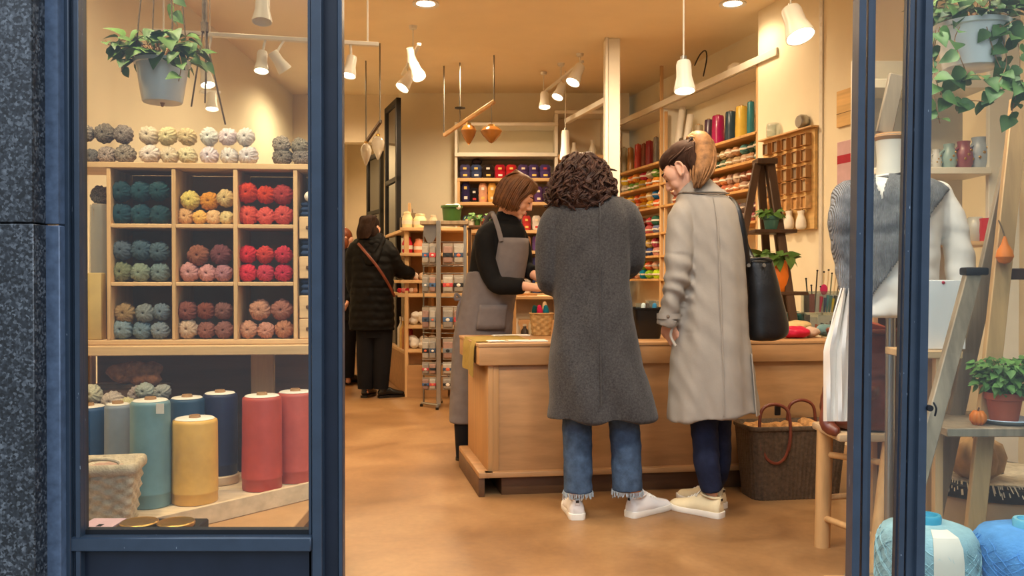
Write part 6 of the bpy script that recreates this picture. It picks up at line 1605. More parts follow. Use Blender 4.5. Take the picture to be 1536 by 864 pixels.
# ======================= customer in the beige trench coat
YB = 3.96
B = thing('person', 'person with a golden ponytail in a long beige trench coat and navy jeans', 'person', (W(1060, 700, YB).x, YB, 0))
hmB = head_matrix(W(1026, 256, YB), math.radians(60), math.radians(33))
sd = Vector((math.cos(math.radians(25)), math.sin(math.radians(25)), 0))
J = {'head': hmB, 'neck': W(1042, 288, YB), 'pelvis': W(1066, 486, YB), 'side': sd,
     'shL': W(1026, 316, YB - .05), 'elL': W(1016, 412, YB - .1), 'wrL': W(1001, 484, YB - .06), 'shR': W(1092, 316, YB + .05), 'elR': W(1094, 410, YB + .1), 'wrR': W(1050, 430, YB + .28),
     'handL': {'d': (.45, .35, -1), 'palm': (.5, .6, 0), 'thumb': (-.7, .6, 0), 'curl': .35}}
SHB = ((G(1082, 777), math.radians(135)), (G(1090, 768) + Vector((.0, .06, 0)), math.radians(128)))
(a1, t1), (a2, t2) = (shoe_joints(*q) for q in SHB)
frac_legs(J, W(1056, 520, YB), W(1076, 520, YB + .07), t1, t2, a1, a2)
J['knL'] = W(1058, 650, YB); J['knR'] = W(1078, 650, YB + .1)
build_body(J, B, .0045)
lipbrow(B, hmB)
TL = -.07
SEC_B = [(271, 1030, 1060, .05, .0), (280, 1024, 1070, .065), (290, 1018, 1082, .085), (301, 1014, 1096, .105), (316, 1012, 1106, .12), (340, 1012, 1111, .13), (380, 1016, 1115, .135), (420, 1016, 1118, .138), (480, 1011, 1122, .15), (540, 1006, 1128, .16), (590, 1002, 1133, .165), (622, 999, 1137, .168, 0, .12)]
mb = frings(SEC_B, YB)
mb.tube([W(1034, 308, YB - .03), W(1022, 328, YB - .06), W(1018, 375, YB - .09), W(1015, 415, YB - .1), W(1008, 450, YB - .09), W(1001, 488, YB - .07)], [.05, .062, .060, .058, .052, .048], 20, sub=5, rnd=False)
mb.tube([W(1084, 308, YB + .03), W(1094, 330, YB + .05), W(1096, 370, YB + .08), W(1094, 410, YB + .1), W(1074, 424, YB + .2), W(1054, 430, YB + .27)], [.05, .056, .054, .05, .048, .045], 18, sub=4, rnd=True)
def foldB(c, n):
    u = 768 + c.x / c.y * FPX; v = 420 - (c.z - HCAM) / c.y * FPX
    k = noise.noise(Vector((c.x * 13, c.y * 7, c.z * 1.6 + 2))); k2 = noise.noise(Vector((c.x * 22 + c.z * 10, c.y * 12, c.z * 9)))
    f = max(0, min(1, (1.35 - c.z) / .5))
    d = .016 * k * (.3 + f) + .006 * k2
    if u < 1042 and 380 < v < 500 and c.y < YB: d += .008 * math.sin((c.z * 1.0 + .35 * c.x) * 95 + 4 * noise.noise(c * 7)) * max(0, noise.noise(c * 6 + Vector((3, 1, 2))) + .35)
    return d
mb.solid('trench_coat', M['trench'], B, .0075, 4, foldB)
frings([(266, 1026, 1062, .058, .0), (274, 1022, 1070, .07, -.002), (284, 1018, 1082, .085, -.004), (291, 1016, 1092, .098, -.004)], YB, 40, 2.2, 3).build('collar', M['trench'], B, angle=180)
mb = MB(); mb.tube([(W(u, v, YB).x, YB - d, W(u, v, YB).z) for u, v, d in ((1020, 290, .06), (1040, 293, .098), (1066, 294, .104), (1088, 292, .075))], [(.003, .003)] * 4, 6, sub=4); mb.build('collar_edge', M['trench_trim'], B)
p = [(W(u, v, YB).x, YB - ry - .003, W(u, v, YB).z) for u, v, ry in ((1062, 300, .104), (1066, 340, .134), (1068, 400, .139), (1070, 480, .152), (1072, 560, .164), (1072, 615, .17))]
MB().tube(p, [(.003, .002)] * 6, 6, sub=3).build('back_seam', M['trench'], B)
rows = []
for i in range(9):
    f = i / 8; v = 528 + 90 * f; row = []
    for q in range(4):
        u = 1117 + 6 * f + q * (1 + 1.6 * f); P0 = W(u, v, YB); row.append((P0.x, YB - .115 - .012 * f + .012 * q, P0.z))
    rows.append(row)
MB().sheet(rows, .005).build('vent_flap', M['trench'], B)
mb = MB(); c_ = W(1003, 474, YB - .075); mb.tube([c_ + Vector((0, 0, .012)), c_ - Vector((0, 0, .012))], .0535, 22, cap=False); mb.build('cuff_strap', M['trench'], B)
MB().ell(c_ + Vector((-.012, -.053, 0)), (.008, .004, .008), n=12, m=7).build('cuff_button', M['trench_trim'], B)
mb = MB(); mb.tube([(W(u, v, YB).x, YB - d, W(u, v, YB).z) for u, v, d in ((1006, 480, .122), (1000, 500, .1), (1006, 516, .125))], [(.006, .003)] * 3, 6, sub=4); mb.build('pocket_welt', M['trench'], B)
mb = MB()
mb.tube([W(1056, 560, YB), W(1056, 625, YB), W(1058, 665, YB), W(1061, 700, YB - .005), Vector((a1.x, a1.y, .115))], [(.078, .08), (.066, .07), (.06, .064), (.058, .06), (.047, .05)], 22, sub=4)
mb.tube([W(1076, 560, YB + .08), W(1077, 625, YB + .1), W(1078, 665, YB + .1), W(1079, 700, YB + .1), Vector((a2.x, a2.y, .115))], [(.075, .085), (.062, .075), (.056, .066), (.05, .06), (.042, .048)], 22, sub=4)
mb.tube([W(1066, 500, YB + .03), W(1066, 590, YB + .03)], [(.14, .1), (.13, .1)], 24)
mb.solid('jeans', M['denim_dark'], B, .007, 3, lambda c, n: .004 * noise.noise(Vector((c.x * 16, c.y * 16, c.z * 26))))
for q in SHB: sneaker(B, *q, .275, 'sneaker_cream')
# hair: smooth cap, ponytail
mb = MB()
for c_, r in (((0, -.026, .045), (.081, .096, .085)), ((0, -.062, -.005), (.074, .058, .085)), ((0, .01, .07), (.07, .075, .055)), ((0, -.085, .07), (.035, .035, .035))): mb.ell(c_, r, hmB)
hb_ = mb.solid('hair', M['hair_root'], B, .006, 4)
tie = hmB @ Vector((0, -.105, .085)); 
TP = [tie, W(1040, 207, YB + .0), W(1053, 211, YB - .03), W(1057, 236, YB - .07), W(1052, 258, YB - .1), W(1047, 276, YB - .11)]
pth = []; rnd = random.Random(8)
for k in range(70):                                     # combed strands over the cap
    a = rnd.uniform(-1, 1); y0 = .085 - .05 * a * a - rnd.uniform(0, .01)
    P = [(a * .066, y0 * .8, .075 - .05 * abs(a)), (a * .085, .01, .095 - .065 * a * a), (a * .075, -.06, .10 - .06 * a * a), (a * .02, -.11, .083)]
    pth.append([hmB @ Vector((x * 1.02, y, z + .014)) for x, y, z in P])
for k in range(40):
    s = rnd.choice((-1, 1)); z0 = rnd.uniform(-.075, .03)
    P = [(s * .070, -.045, z0 - .01), (s * .072, -.062, z0 + .02), (s * .05, -.105, .05), (s * .012, -.118, .08)]
    pth.append([hmB @ Vector(p) for p in P])
strands('combed_strands', pth, 'hair_root', hb_, .0048)
MB().tube([TP[0].lerp(TP[1], .1), TP[0].lerp(TP[1], .45)], .024, 14, rnd=True).build('hair_tie', M['black_cloth'], hb_)
pth = []; rw_ = [.012, .030, .046, .05, .042, .02]
for k in range(150):
    a = rnd.uniform(0, 2 * PI); q = math.sqrt(rnd.random()); P = []
    for i, c_ in enumerate(TP):
        f = rw_[i] * q * (1 if i < 4 else rnd.uniform(.8, 1.3)); P.append(c_ + Vector((math.cos(a) * f, math.sin(a) * f * .8, (rnd.uniform(-.02, .01) if i == 5 else 0) + (abs(math.cos(a)) * .004 if i == 1 else 0))))
    pth.append(P)
tail = MB().tube(TP, [.02, .028, .042, .045, .035, .012], 18, sub=5, rnd=True).build('ponytail', M['hair_tail'], B, angle=180)
strands('ponytail_strands', pth, 'hair_tail', tail, .0052)
mb = MB(); mb.lathe([(.001, 0), (.004, .002), (.001, .004)], M=Matrix.Translation(hmB @ Vector((-.09, -.004, -.035)))); mb.build('earring', M['steel'], B)
# shoulder bag
bgc = W(1150, 450, YB + .03)
bag = thing('shoulder_bag', 'black leather shoulder bag hanging beside the beige trench coat', 'bag', W(1150, 510, YB + .03))
mb = MB(); s_ = []
for v, ul, ur, ry in ((386, 1121, 1152, .02), (392, 1118, 1158, .045), (420, 1120, 1165, .062), (455, 1121, 1174, .072), (485, 1122, 1181, .075), (503, 1123, 1178, .07), (511, 1126, 1160, .05)):
    a_, b_ = W(ul, v, YB + .03), W(ur, v, YB + .03); s_.append(((a_.x + b_.x) / 2, YB + .03, a_.z, (b_.x - a_.x) / 2, ry, 0, 0))
mb.rings(s_[::-1], 36, 2.8, 4); mb.solid('body', M['leather_black'], bag, .006, 3, lambda c, n: .005 * noise.noise(Vector((c.x * 16, c.y * 16, c.z * 11))))
mb = MB(); mb.tube([W(1122, 396, YB - .03), W(1116, 350, YB - .07), W(1106, 312, YB - .06), W(1092, 297, YB + .0), W(1098, 312, YB + .1), W(1120, 370, YB + .12), W(1132, 394, YB + .08)], [(.013, .004)] * 7, 8, sub=6); mb.build('strap', M['leather_black'], bag)
for u, dy in ((1123, -.034), (1146, -.036)): MB().lathe([(.002, -.003), (.008, -.003), (.009, 0), (.008, .003), (.002, .003)], n=16, M=Matrix.Translation(W(u, 398, YB + dy)) @ Matrix.Rotation(PI / 2, 4, 'X')).build('rivet', M['steel'], bag)
MB().tube([W(1121, 391, YB - .02), W(1140, 388, YB - .03), W(1158, 391, YB - .01)], [(.006, .004)] * 3, 8, sub=4).build('top_binding', M['leather_black'], bag)

# ======================= shop assistant in the grey apron
YC = 5.22
C = thing('person', 'person with a chestnut bob in black top and grey apron leaning over the counter', 'person', (W(715, 650, YC).x, YC, 0))
hmC = head_matrix(W(776, 295, YC - .02), math.radians(-93), math.radians(30))
fwC = Vector((.9, -.42, 0)).normalized()
J = {'head': hmC, 'neck': W(757, 330, YC), 'pelvis': W(724, 470, YC), 'side': Vector((-.42, -.9, 0)).normalized(),
     'shL': W(770, 350, YC + .1), 'elL': W(786, 404, YC + .06), 'wrL': W(814, 420, YC - .06), 'shR': W(730, 352, YC - .09), 'elR': W(742, 424, YC - .16), 'wrR': W(808, 432, YC - .26),
     'handR': {'palm': (0, .3, -1), 'thumb': (.2, .9, .2)}, 'handL': {'palm': (0, -.3, -1), 'thumb': (.2, -.9, .2)}}
frac_legs(J, W(712, 500, YC - .05), W(736, 500, YC + .05), G(700, 704), G(735, 690), W(698, 672, YC - .05), W(735, 668, YC + .05))
build_body(J, C, .005)
lipbrow(C, hmC)
SEC_C = [(322, 744, 772, .05), (331, 734, 780, .07), (342, 719, 787, .1), (356, 712, 789, .12), (380, 707, 788, .13), (410, 702, 783, .132), (440, 694, 774, .13), (470, 689, 768, .13)]
mb = frings(SEC_C, YC)
mb.tube([W(740, 342, YC - .06), W(727, 358, YC - .1), W(730, 392, YC - .13), W(742, 424, YC - .16), W(762, 429, YC - .2), W(785, 429, YC - .23)], [.05, .062, .058, .055, .052, .048], 18, sub=4)
mb.tube([W(772, 342, YC + .06), W(780, 360, YC + .09), W(786, 385, YC + .08), W(788, 402, YC + .06), W(800, 410, YC + .0)], [.05, .055, .052, .05, .045], 18, sub=4)
mb.solid('black_top', M['black_cloth'], C, .0075, 4, lambda c, n: .006 * noise.noise(Vector((c.x * 13, c.y * 13, c.z * 9))))
frings([(318, 746, 770, .055, 0), (326, 742, 774, .062, 0), (332, 738, 778, .07, 0)], YC, 28, 2.2, 3).build('collar', M['black_cloth'], C, angle=180)
SEC_S = [(408, 700, 785, .138), (424, 696, 781, .14), (445, 691, 774, .14), (470, 686, 770, .142), (500, 681, 768, .145), (560, 676, 762, .145), (600, 674, 757, .145), (632, 672, 752, .145)]
frings(SEC_S, YC).solid('apron_skirt', M['apron'], C, .0075, 3, lambda c, n: .009 * noise.noise(Vector((c.x * 12, c.y * 12, c.z * 2.5))) + .003 * noise.noise(c * 25))
BIB = [(358, 713, 790, .122), (380, 706, 790, .132), (410, 701, 785, .136), (430, 697, 781, .14)]
arc_sheet(BIB, YC, -92, 30, .009, .006, 18).build('apron_bib', M['apron'], C, angle=180)
arc_sheet([(456, 689, 772, .143), (474, 685, 770, .143), (492, 682, 769, .146)], YC, -100, -48, .012, .006, 12).build('apron_pocket', M['apron'], C, angle=180)
mb = MB()
mb.tube([W(752, 362, YC - .145), W(748, 345, YC - .125), W(742, 327, YC - .085), W(738, 320, YC - .03), W(731, 328, YC + .04), W(722, 350, YC + .1)], [(.014, .004)] * 6, 8, sub=5); mb.build('apron_strap', M['apron'], C)
mb = MB(); mb.tube([W(783, 362, YC - .06), W(778, 345, YC - .06), W(770, 331, YC - .045), W(764, 322, YC + .02)], [(.012, .004)] * 4, 8, sub=5); mb.build('apron_strap', M['apron'], C)
mb = MB(); q = W(692, 448, YC - .05)
mb.tube([q, q + Vector((-.03, -.01, .03)), q + Vector((-.035, -.01, -.005)), q], [(.008, .003)] * 4, 8, sub=4); mb.tube([q, q + Vector((-.02, -.01, -.06)), q + Vector((-.026, -.01, -.13))], [(.008, .003)] * 3, 8, sub=4); mb.build('apron_tie', M['apron'], C)
mb = MB(); mb.tube([W(700, 600, YC - .05), W(699, 640, YC - .05), W(698, 686, YC - .05)], [.075, .07, .055], 18, sub=3); mb.tube([W(735, 600, YC + .05), W(735, 640, YC + .05), W(735, 684, YC + .05)], [.075, .07, .055], 18, sub=3)
mb.build('trousers', M['black_trouser'], C)
boot(C, G(692, 690) + Vector((-.02, .02, 0)), math.radians(-38), .25, .15); boot(C, G(730, 684), math.radians(-20), .25, .15)
# bob
mb = MB()
for c_, r in (((0, -.022, .045), (.086, .1, .088)), ((0, -.06, -.02), (.086, .058, .085)), ((.07, -.022, -.035), (.024, .06, .062)), ((-.07, -.022, -.035), (.024, .06, .062)), ((0, .02, .082), (.07, .07, .05))): mb.ell(c_, r, hmC)
hc_ = mb.solid('hair', M['hair_bob'], C, .006, 4)
pth = []; rnd = random.Random(5)
for k in range(330):
    s = 1 if k % 2 else -1; y0 = rnd.uniform(-.11, .082); g = rnd.uniform(.96, 1.06)
    z_e = -.10 + .045 * max(0, (y0 - .0) / .08) + rnd.uniform(-.012, .012)
    yb = min(y0, .05) * 1.0 - .012
    e_ = math.sqrt(max(.12, 1 - ((y0 + .022) / .115) ** 2))
    P = [(s * .006, y0 * .8, .137 * (1 - max(0, y0) * 1.2)), (s * .055 * e_, y0, .125 * (1 - .35 * (y0 / .1) ** 2)), (s * .094 * e_ * g, yb + .02 * (y0 > .03), .05), (s * .1 * e_ * g, yb, -.02), (s * .099 * e_ * g, yb + .004, -.065), (s * .084 * e_, yb + .012, z_e)]
    pth.append([hmC @ Vector(p) for p in P])
for k in range(90):
    x = rnd.uniform(-.07, .07); g = rnd.uniform(.97, 1.05)
    P = [(x * .3, -.03, .136), (x * .8, -.09, .105), (x, -.122 * g, .04), (x, -.124 * g, -.03), (x * .95, -.1, -.1 + rnd.uniform(-.01, .01))]
    pth.append([hmC @ Vector(p) for p in P])
strands('bob_strands', pth, 'hair_bob', hc_, .0055)

# ======================= person in the black puffer coat by the passage shelves
YD = 7.95
D = thing('person', 'person in a black quilted puffer coat reaching into the passage shelves', 'person', (W(560, 590, YD).x, YD, 0))
hmD = head_matrix(W(556, 344, YD), math.radians(-25), .25)
J = {'head': hmD, 'neck': W(557, 362, YD), 'pelvis': W(560, 478, YD), 'side': (1, 0, 0),
     'shL': W(532, 378, YD), 'elL': W(530, 425, YD + .02), 'wrL': W(540, 460, YD + .14), 'shR': W(582, 376, YD), 'elR': W(597, 402, YD + .05), 'wrR': W(614, 411, YD + .12), 'handR': {'palm': (0, .4, -1), 'thumb': (0, 1, .3)}}
frac_legs(J, W(550, 490, YD), W(574, 490, YD), G(552, 590), G(590, 594), W(549, 582, YD), W(571, 582, YD))
build_body(J, D, .008)
SEC_D = [(350, 540, 574, .085), (358, 536, 579, .1), (366, 531, 584, .115), (378, 527, 589, .13), (400, 526, 591, .145), (440, 526, 590, .15), (470, 524, 591, .155), (495, 524, 592, .158)]
qf = lambda a, t, z: 1 + .06 * (abs(math.sin(PI * z / .072)) ** .45 - .8)
mb = frings(SEC_D, YD, 40, 2.3, 14, 0, None, qf)
def qtube(mb, pts, r):
    rows = catmull([list(p) + [q] for p, q in zip(pts, r)], 9); d = 0; R_ = []; prev = None
    for q in rows:
        p = Vector(q[:3]); d += (p - prev).length if prev else 0; prev = p; R_.append(q[3] * (1 + .1 * (abs(math.sin(PI * d / .065)) ** .45 - .8)))
    mb.tube([q[:3] for q in rows], R_, 18, rnd=True)
qtube(mb, [W(576, 368, YD), W(585, 382, YD), W(595, 402, YD + .05), W(613, 410, YD + .11)], [.07, .085, .078, .062])
qtube(mb, [W(538, 368, YD), W(531, 384, YD), W(531, 424, YD + .02), W(540, 456, YD + .12)], [.07, .08, .075, .06])
mb.solid('puffer_coat', M['puffer'], D, .009, 2, lambda c, n: .006 * noise.noise(c * 22))
mb = MB(); mb.tube([W(540, 362, YD - .06), W(551, 385, YD - .12), W(557, 392, YD - .13), W(564, 385, YD - .12), W(574, 362, YD - .06)], [.03, .045, .05, .045, .03], 14, sub=4, rnd=True); mb.tube([W(541, 360, YD - .05), W(557, 364, YD - .09), W(573, 360, YD - .05)], .035, 12, sub=4, rnd=True)
mb.solid('hood', M['puffer'], D, .009, 3, lambda c, n: .008 * noise.noise(c * 25))
MB().tube([W(537, 365, YD - .12), W(548, 378, YD - .175), W(566, 400, YD - .17), W(582, 425, YD - .13), W(592, 445, YD - .04)], [(.012, .004)] * 5, 8, sub=4).build('bag_strap', M['leather'], D)
mb = MB(); mb.tube([W(550, 480, YD), W(549, 530, YD), W(548, 583, YD)], [.1, .088, .07], 18, sub=3); mb.tube([W(574, 480, YD), W(573, 530, YD), W(571, 583, YD)], [.1, .088, .07], 18, sub=3); mb.tube([W(562, 470, YD), W(562, 506, YD)], [(.14, .11), (.14, .11)], 20); mb.build('jeans', M['black_trouser'], D)
boot(D, G(545, 597), math.radians(75), .26, .16); boot(D, G(567, 597), math.radians(25), .26, .16)
mb = MB()
for c_, r in (((0, -.02, .04), (.085, .1, .09)), ((0, -.06, -.03), (.085, .065, .09)), ((.07, -.02, -.04), (.025, .055, .06)), ((-.07, -.02, -.04), (.025, .055, .06))): mb.ell(c_, r, hmD)
hd_ = mb.solid('hair', M['hair_dark'], D, .008, 3)
pth = []
for k in range(120):
    x = rnd.uniform(-1, 1); P = [(x * .03, .03, .13), (x * .08, -.06, .105), (x * .092, -.1 * math.sqrt(1 - .6 * x * x), .03), (x * .09, -.12 * math.sqrt(1 - .6 * x * x), -.05), (x * .06, -.1, -.12)]; pth.append([hmD @ Vector(p) for p in P])
strands('hair_strands', pth, 'hair_dark', hd_, .007)

# ======================= person half hidden behind the puffer coat
YE = 8.9
E = thing('person', 'person with auburn hair in dark clothes half hidden behind the puffer coat', 'person', (W(512, 570, YE).x, YE, 0))
hmE = head_matrix(W(516, 360, YE), math.radians(-60), .2)
J = {'head': hmE, 'neck': W(514, 378, YE), 'pelvis': W(512, 470, YE), 'side': (1, 0, 0),
     'shL': W(490, 390, YE), 'elL': W(487, 430, YE + .02), 'wrL': W(496, 455, YE + .14), 'shR': W(535, 390, YE), 'elR': W(534, 428, YE - .03), 'wrR': W(522, 452, YE - .12), 'handR': {'palm': (-.5, .4, -1), 'thumb': (0, -1, .3), 'd': (-.3, -.2, -1)}}
frac_legs(J, W(504, 480, YE), W(522, 480, YE), G(504, 574), G(526, 574), W(503, 566, YE), W(522, 566, YE))
build_body(J, E, .008)
mb = frings([(372, 502, 526, .08), (382, 490, 536, .11), (400, 486, 539, .13), (440, 487, 538, .135), (480, 486, 539, .14)], YE)
mb.tube([W(530, 386, YE), W(535, 405, YE), W(534, 430, YE - .03), W(525, 448, YE - .1)], [.06, .066, .06, .05], 16, sub=3, rnd=True); mb.tube([W(494, 386, YE), W(489, 405, YE), W(488, 430, YE + .02), W(496, 450, YE + .12)], [.06, .066, .06, .05], 16, sub=3, rnd=True)
mb.solid('dark_coat', M['black_cloth'], E, .009, 3, lambda c, n: .006 * noise.noise(c * 14))
mb = MB(); mb.tube([W(504, 475, YE), W(503, 566, YE)], [.095, .065], 16); mb.tube([W(522, 475, YE), W(522, 566, YE)], [.095, .065], 16); mb.build('trousers', M['black_trouser'], E)
boot(E, G(502, 577), math.radians(70), .26, .14); boot(E, G(520, 577), math.radians(50), .26, .14)
mb = MB()
for c_, r in (((0, -.02, .04), (.085, .1, .09)), ((0, -.06, -.03), (.085, .065, .09)), ((.07, -.02, -.04), (.025, .055, .07)), ((-.07, -.02, -.04), (.025, .055, .07))): mb.ell(c_, r, hmE)
mb.solid('hair', mat('auburn_hair', (120, 62, 34), .45, .4, var=.4, vs=30), E, .008, 3)
# ---------------------------------------------------------------- right shop window
wp = thing('window_platform', 'low wooden platform under the big blue yarn cones in the right window', 'platform', (1.2, 2.4, 0))
MB().bb(.98, 1.74, 2.13, 2.72, .125, .15, .002).build('deck', M['birch'], wp); MB().bb(1.0, 1.72, 2.15, 2.70, 0, .125).build('base', M['plinth'], wp)
def big_cone(uc, vt, wpx, Y, rgb, core, label, paper_=False):
    X = (uc - 768) / FPX * Y; r = PX(wpx / 2, Y); z0 = .15; h = W(uc, vt, Y).z - z0
    t = thing('big_yarn_cone', label, 'yarn cone', (X, Y, z0), group='big yarn cones in the right window')
    o = MB().lathe([(.01, 0), (r * .9, 0), (r * .97, h * .06), (r, h * .3), (r * .985, h * .72), (r * .95, h * .84), (r * .84, h * .94), (r * .6, h * .985), (r * .3, h), (.02, h)], (X, Y, z0), 64, fn=lambda a, i, z: .0012 * math.sin(14 * a + z * 120)).build('yarn', M['yarn'], t, angle=180); o.color = lin(rgb) + (1,)
    mb = MB(); rnd = random.Random(int(uc))
    def pr_(z):
        f = z / h
        for (f0, r0), (f1, r1) in zip(((0, .9), (.06, .97), (.3, 1), (.72, .985), (.84, .95), (.94, .84)), ((.06, .97), (.3, 1), (.72, .985), (.84, .95), (.94, .84), (1.01, .5))):
            if f0 <= f <= f1: return r * (r0 + (r1 - r0) * (f - f0) / (f1 - f0))
        return r * .5
    for k in range(70):
        a0 = rnd.uniform(0, 2 * PI); sg = rnd.choice((-1, 1)); z_a = rnd.uniform(.02, .25) * h; z_b = rnd.uniform(.7, .93) * h
        pts = []
        for q in range(15):
            f = q / 14; z = z_a + (z_b - z_a) * f; a = a0 + sg * f * rnd.uniform(.95, 1.05) * 1.5
            rr = pr_(z) + .0012
            pts.append((X + rr * math.cos(a), Y + rr * math.sin(a), z0 + z))
        mb.tube(pts, .0011, 4)
    o = mb.build('winding', M['yarn'], t); o.color = lin(scale_rgb(rgb, 1.12)) + (1,)
    c_ = MB().lathe([(r * .12, h - .01), (r * .27, h - .01), (r * .28, h + .016), (r * .26, h + .022), (r * .2, h + .022), (r * .17, h + .0), (r * .12, h - .01)], (X, Y, z0), 30, cap=False).build('core_ring', M['glossy'], t); c_.color = lin(core) + (1,)
    if paper_:
        rows = [[(X + rr * 1.006 * math.sin(a), Y - rr * 1.006 * math.cos(a), z0 + z + .001) for a in [-.32 + .12 * q for q in range(6)]] for rr, z in ((r * .55, h * .99), (r * .84, h * .945), (r * .953, h * .845), (r * .99, h * .7), (r * 1.004, h * .4), (r * .985, h * .12))]
        MB().sheet(rows, .002).build('paper_sleeve', M['band'], t)
big_cone(1392, 783, 146, 2.42, (142, 178, 186), (60, 160, 190), 'pale teal big yarn cone with a cream paper sleeve in the right window', True)
big_cone(1545, 790, 158, 2.38, (86, 146, 206), (110, 190, 214), 'sky blue big yarn cone at the bottom right corner of the photo')
# little evergreen sprig by the cones
p = W(1428, 868, 2.24); p.z = .15
pot_plant((p.x, 2.24, .15), .035, .05, 'darkwood', 'evergreen_sprig', 'little evergreen sprig in front of the pale teal cone', 'potted plant', 'leaf', 22, .03, .045, .03, 77)

# drum table with fringed cloth and pumpkin
DY = 3.12; DX = W(1486, 700, DY).x; DZ = .385
t = thing('drum_table', 'tan round drum table with a black rim behind the big yarn cones', 'table', (DX, DY, 0))
MB().lathe([(.01, 0), (.23, 0), (.245, .1), (.245, DZ - .05)], (DX, DY, 0), 48).build('drum', M['drum'], t)
MB().lathe([(.01, DZ - .05), (.262, DZ - .05), (.268, DZ - .04), (.268, DZ - .006), (.26, DZ), (.01, DZ)], (DX, DY, 0), 48).build('rim', M['black_frame'], t)
fr = thing('fringed_cloth', 'cream fringed linen cloth lying on the drum table under the pumpkin', 'cloth', (DX, DY, DZ))
rows = [[(DX + .23 * math.cos(a) * q / 5 * (1 + .06 * math.sin(5 * a)), DY + .23 * math.sin(a) * q / 5, DZ + .003 + .002 * math.sin(a * 7 + q)) for q in range(1, 6)] for a in [2 * PI * k / 40 for k in range(41)]]
MB().sheet(rows, .004).build('cloth', M['fringe'], fr)
mb = MB()
for k in range(90):
    a = -PI + PI * k / 90 + R.uniform(-.02, .02); r0 = .225 * (1 + .05 * math.sin(5 * a))
    mb.tube([(DX + r0 * math.cos(a), DY + r0 * math.sin(a), DZ + .005), (DX + (r0 + .03) * math.cos(a + .03), DY + (r0 + .03) * math.sin(a), DZ + .008), (DX + .274 * math.cos(a + .05), DY + .274 * math.sin(a + .05), DZ - .01 - R.uniform(0, .025))], .0022, 4)
mb.build('fringe', M['fringe'], fr)
pk = Vector((W(1468, 690, 3.0).x, 3.02, DZ + .007)); r = PX(43, 3.0)
t = thing('tan_pumpkin', 'round tan ribbed pumpkin on the fringed cloth behind the pale ladder leg', 'pumpkin', pk)
mb = MB(); mb.lathe([(.01, .01), (r * .5, 0), (r * .9, r * .3), (r, r * .75), (r * .85, r * 1.2), (r * .45, r * 1.42), (.02, r * 1.36)], pk, 60, fn=lambda a, i, z: -.012 * (abs(math.cos(5.5 * a)) ** 6) * (1 if 0 < i < 6 else 0)); mb.build('body', M['pumpkin'], t, angle=180)
MB().tube([pk + Vector((0, 0, r * 1.3)), pk + Vector((.004, 0, r * 1.5)), pk + Vector((.016, 0, r * 1.72))], [.014, .01, .012], 8, sub=3).build('stem', M['plinth'], t)
p = Vector((W(1415, 690, 3.2).x, 3.26, DZ + .007))
o = MB().ell(p + Vector((0, 0, .075)), (.085, .075, .075)).build('white_yarn_ball', M['yarn_grey']); o.color = lin((226, 220, 208)) + (1,); tag(o, 'whitish wound ball on the drum table left of the tan pumpkin', 'yarn ball')

# pale trestle ladder with a shelf board
TY = 2.78
tr = thing('trestle_ladder', 'pale wooden trestle ladder holding the terracotta plant pot in the right window', 'trestle ladder', (W(1480, 0, TY).x, TY, 0))
def rail(u0, v0, u1, v1, Y0, Y1, wpx, th, m='pine', name='leg', par=tr):
    a, b = W(u0, v0, Y0), W(u1, v1, Y1); e_ = b + (b - a) * (b.z / (a.z - b.z))
    wd = PX(wpx, (Y0 + Y1) / 2)
    return MB().beam(a, e_, th, wd, ref=(0, 1, 0), bev=.003).build(name, M[m], par)
rail(1529, 150, 1462, 790, 2.80, 2.66, 27, .022)
rail(1536, 150, 1408, 740, 2.84, 2.82, 24, .022, 'greywood')
a, b = W(1396, 640, 2.66), W(1570, 640, 2.66); zt_ = W(0, 634, 2.66).z
MB().bb(a.x, b.x, 2.56, 2.90, zt_ - .026, zt_, .003).build('shelf_board', M['greywood'], tr)
a, b = W(1492, 411, 2.76), W(1580, 411, 2.76); MB().bb(a.x, b.x, 2.745, 2.785, a.z - .018, a.z + .018, .003).build('rung', M['darkwood'], tr)
rail(1566, 400, 1620, 640, 2.80, 2.66, 32, .034)
el = thing('easel_leg_ladder', 'weathered grey wooden ladder leg leaning left of the pale trestle', 'ladder leg', (W(1420, 0, 2.6).x, 2.6, 0))
rail(1459, 410, 1392, 660, 2.62, 2.50, 24, .026, 'greywood', 'rail', el)
p = W(1461, 407, 2.62); MB().box((p.x, 2.62, p.z), (.07, .045, .024), bev=.006, seg=2).build('cap', M['black_frame'], el)
# gourd
p = W(1499, 378, 2.74)
t = thing('hanging_gourd', 'small orange gourd hanging on the pale trestle ladder', 'gourd', p)
MB().lathe([(.002, -.038), (.016, -.034), (.026, -.016), (.022, .004), (.010, .024), (.006, .040), (.003, .048)], (p.x, p.y - .03, p.z), 22).build('gourd', M['gourd'], t)
MB().tube([(p.x, p.y - .03, p.z + .045), (p.x - .003, p.y - .02, p.z + .075), (p.x - .003, 2.74, p.z + .1)], .0025, 6).build('cord', M['rope'], t)
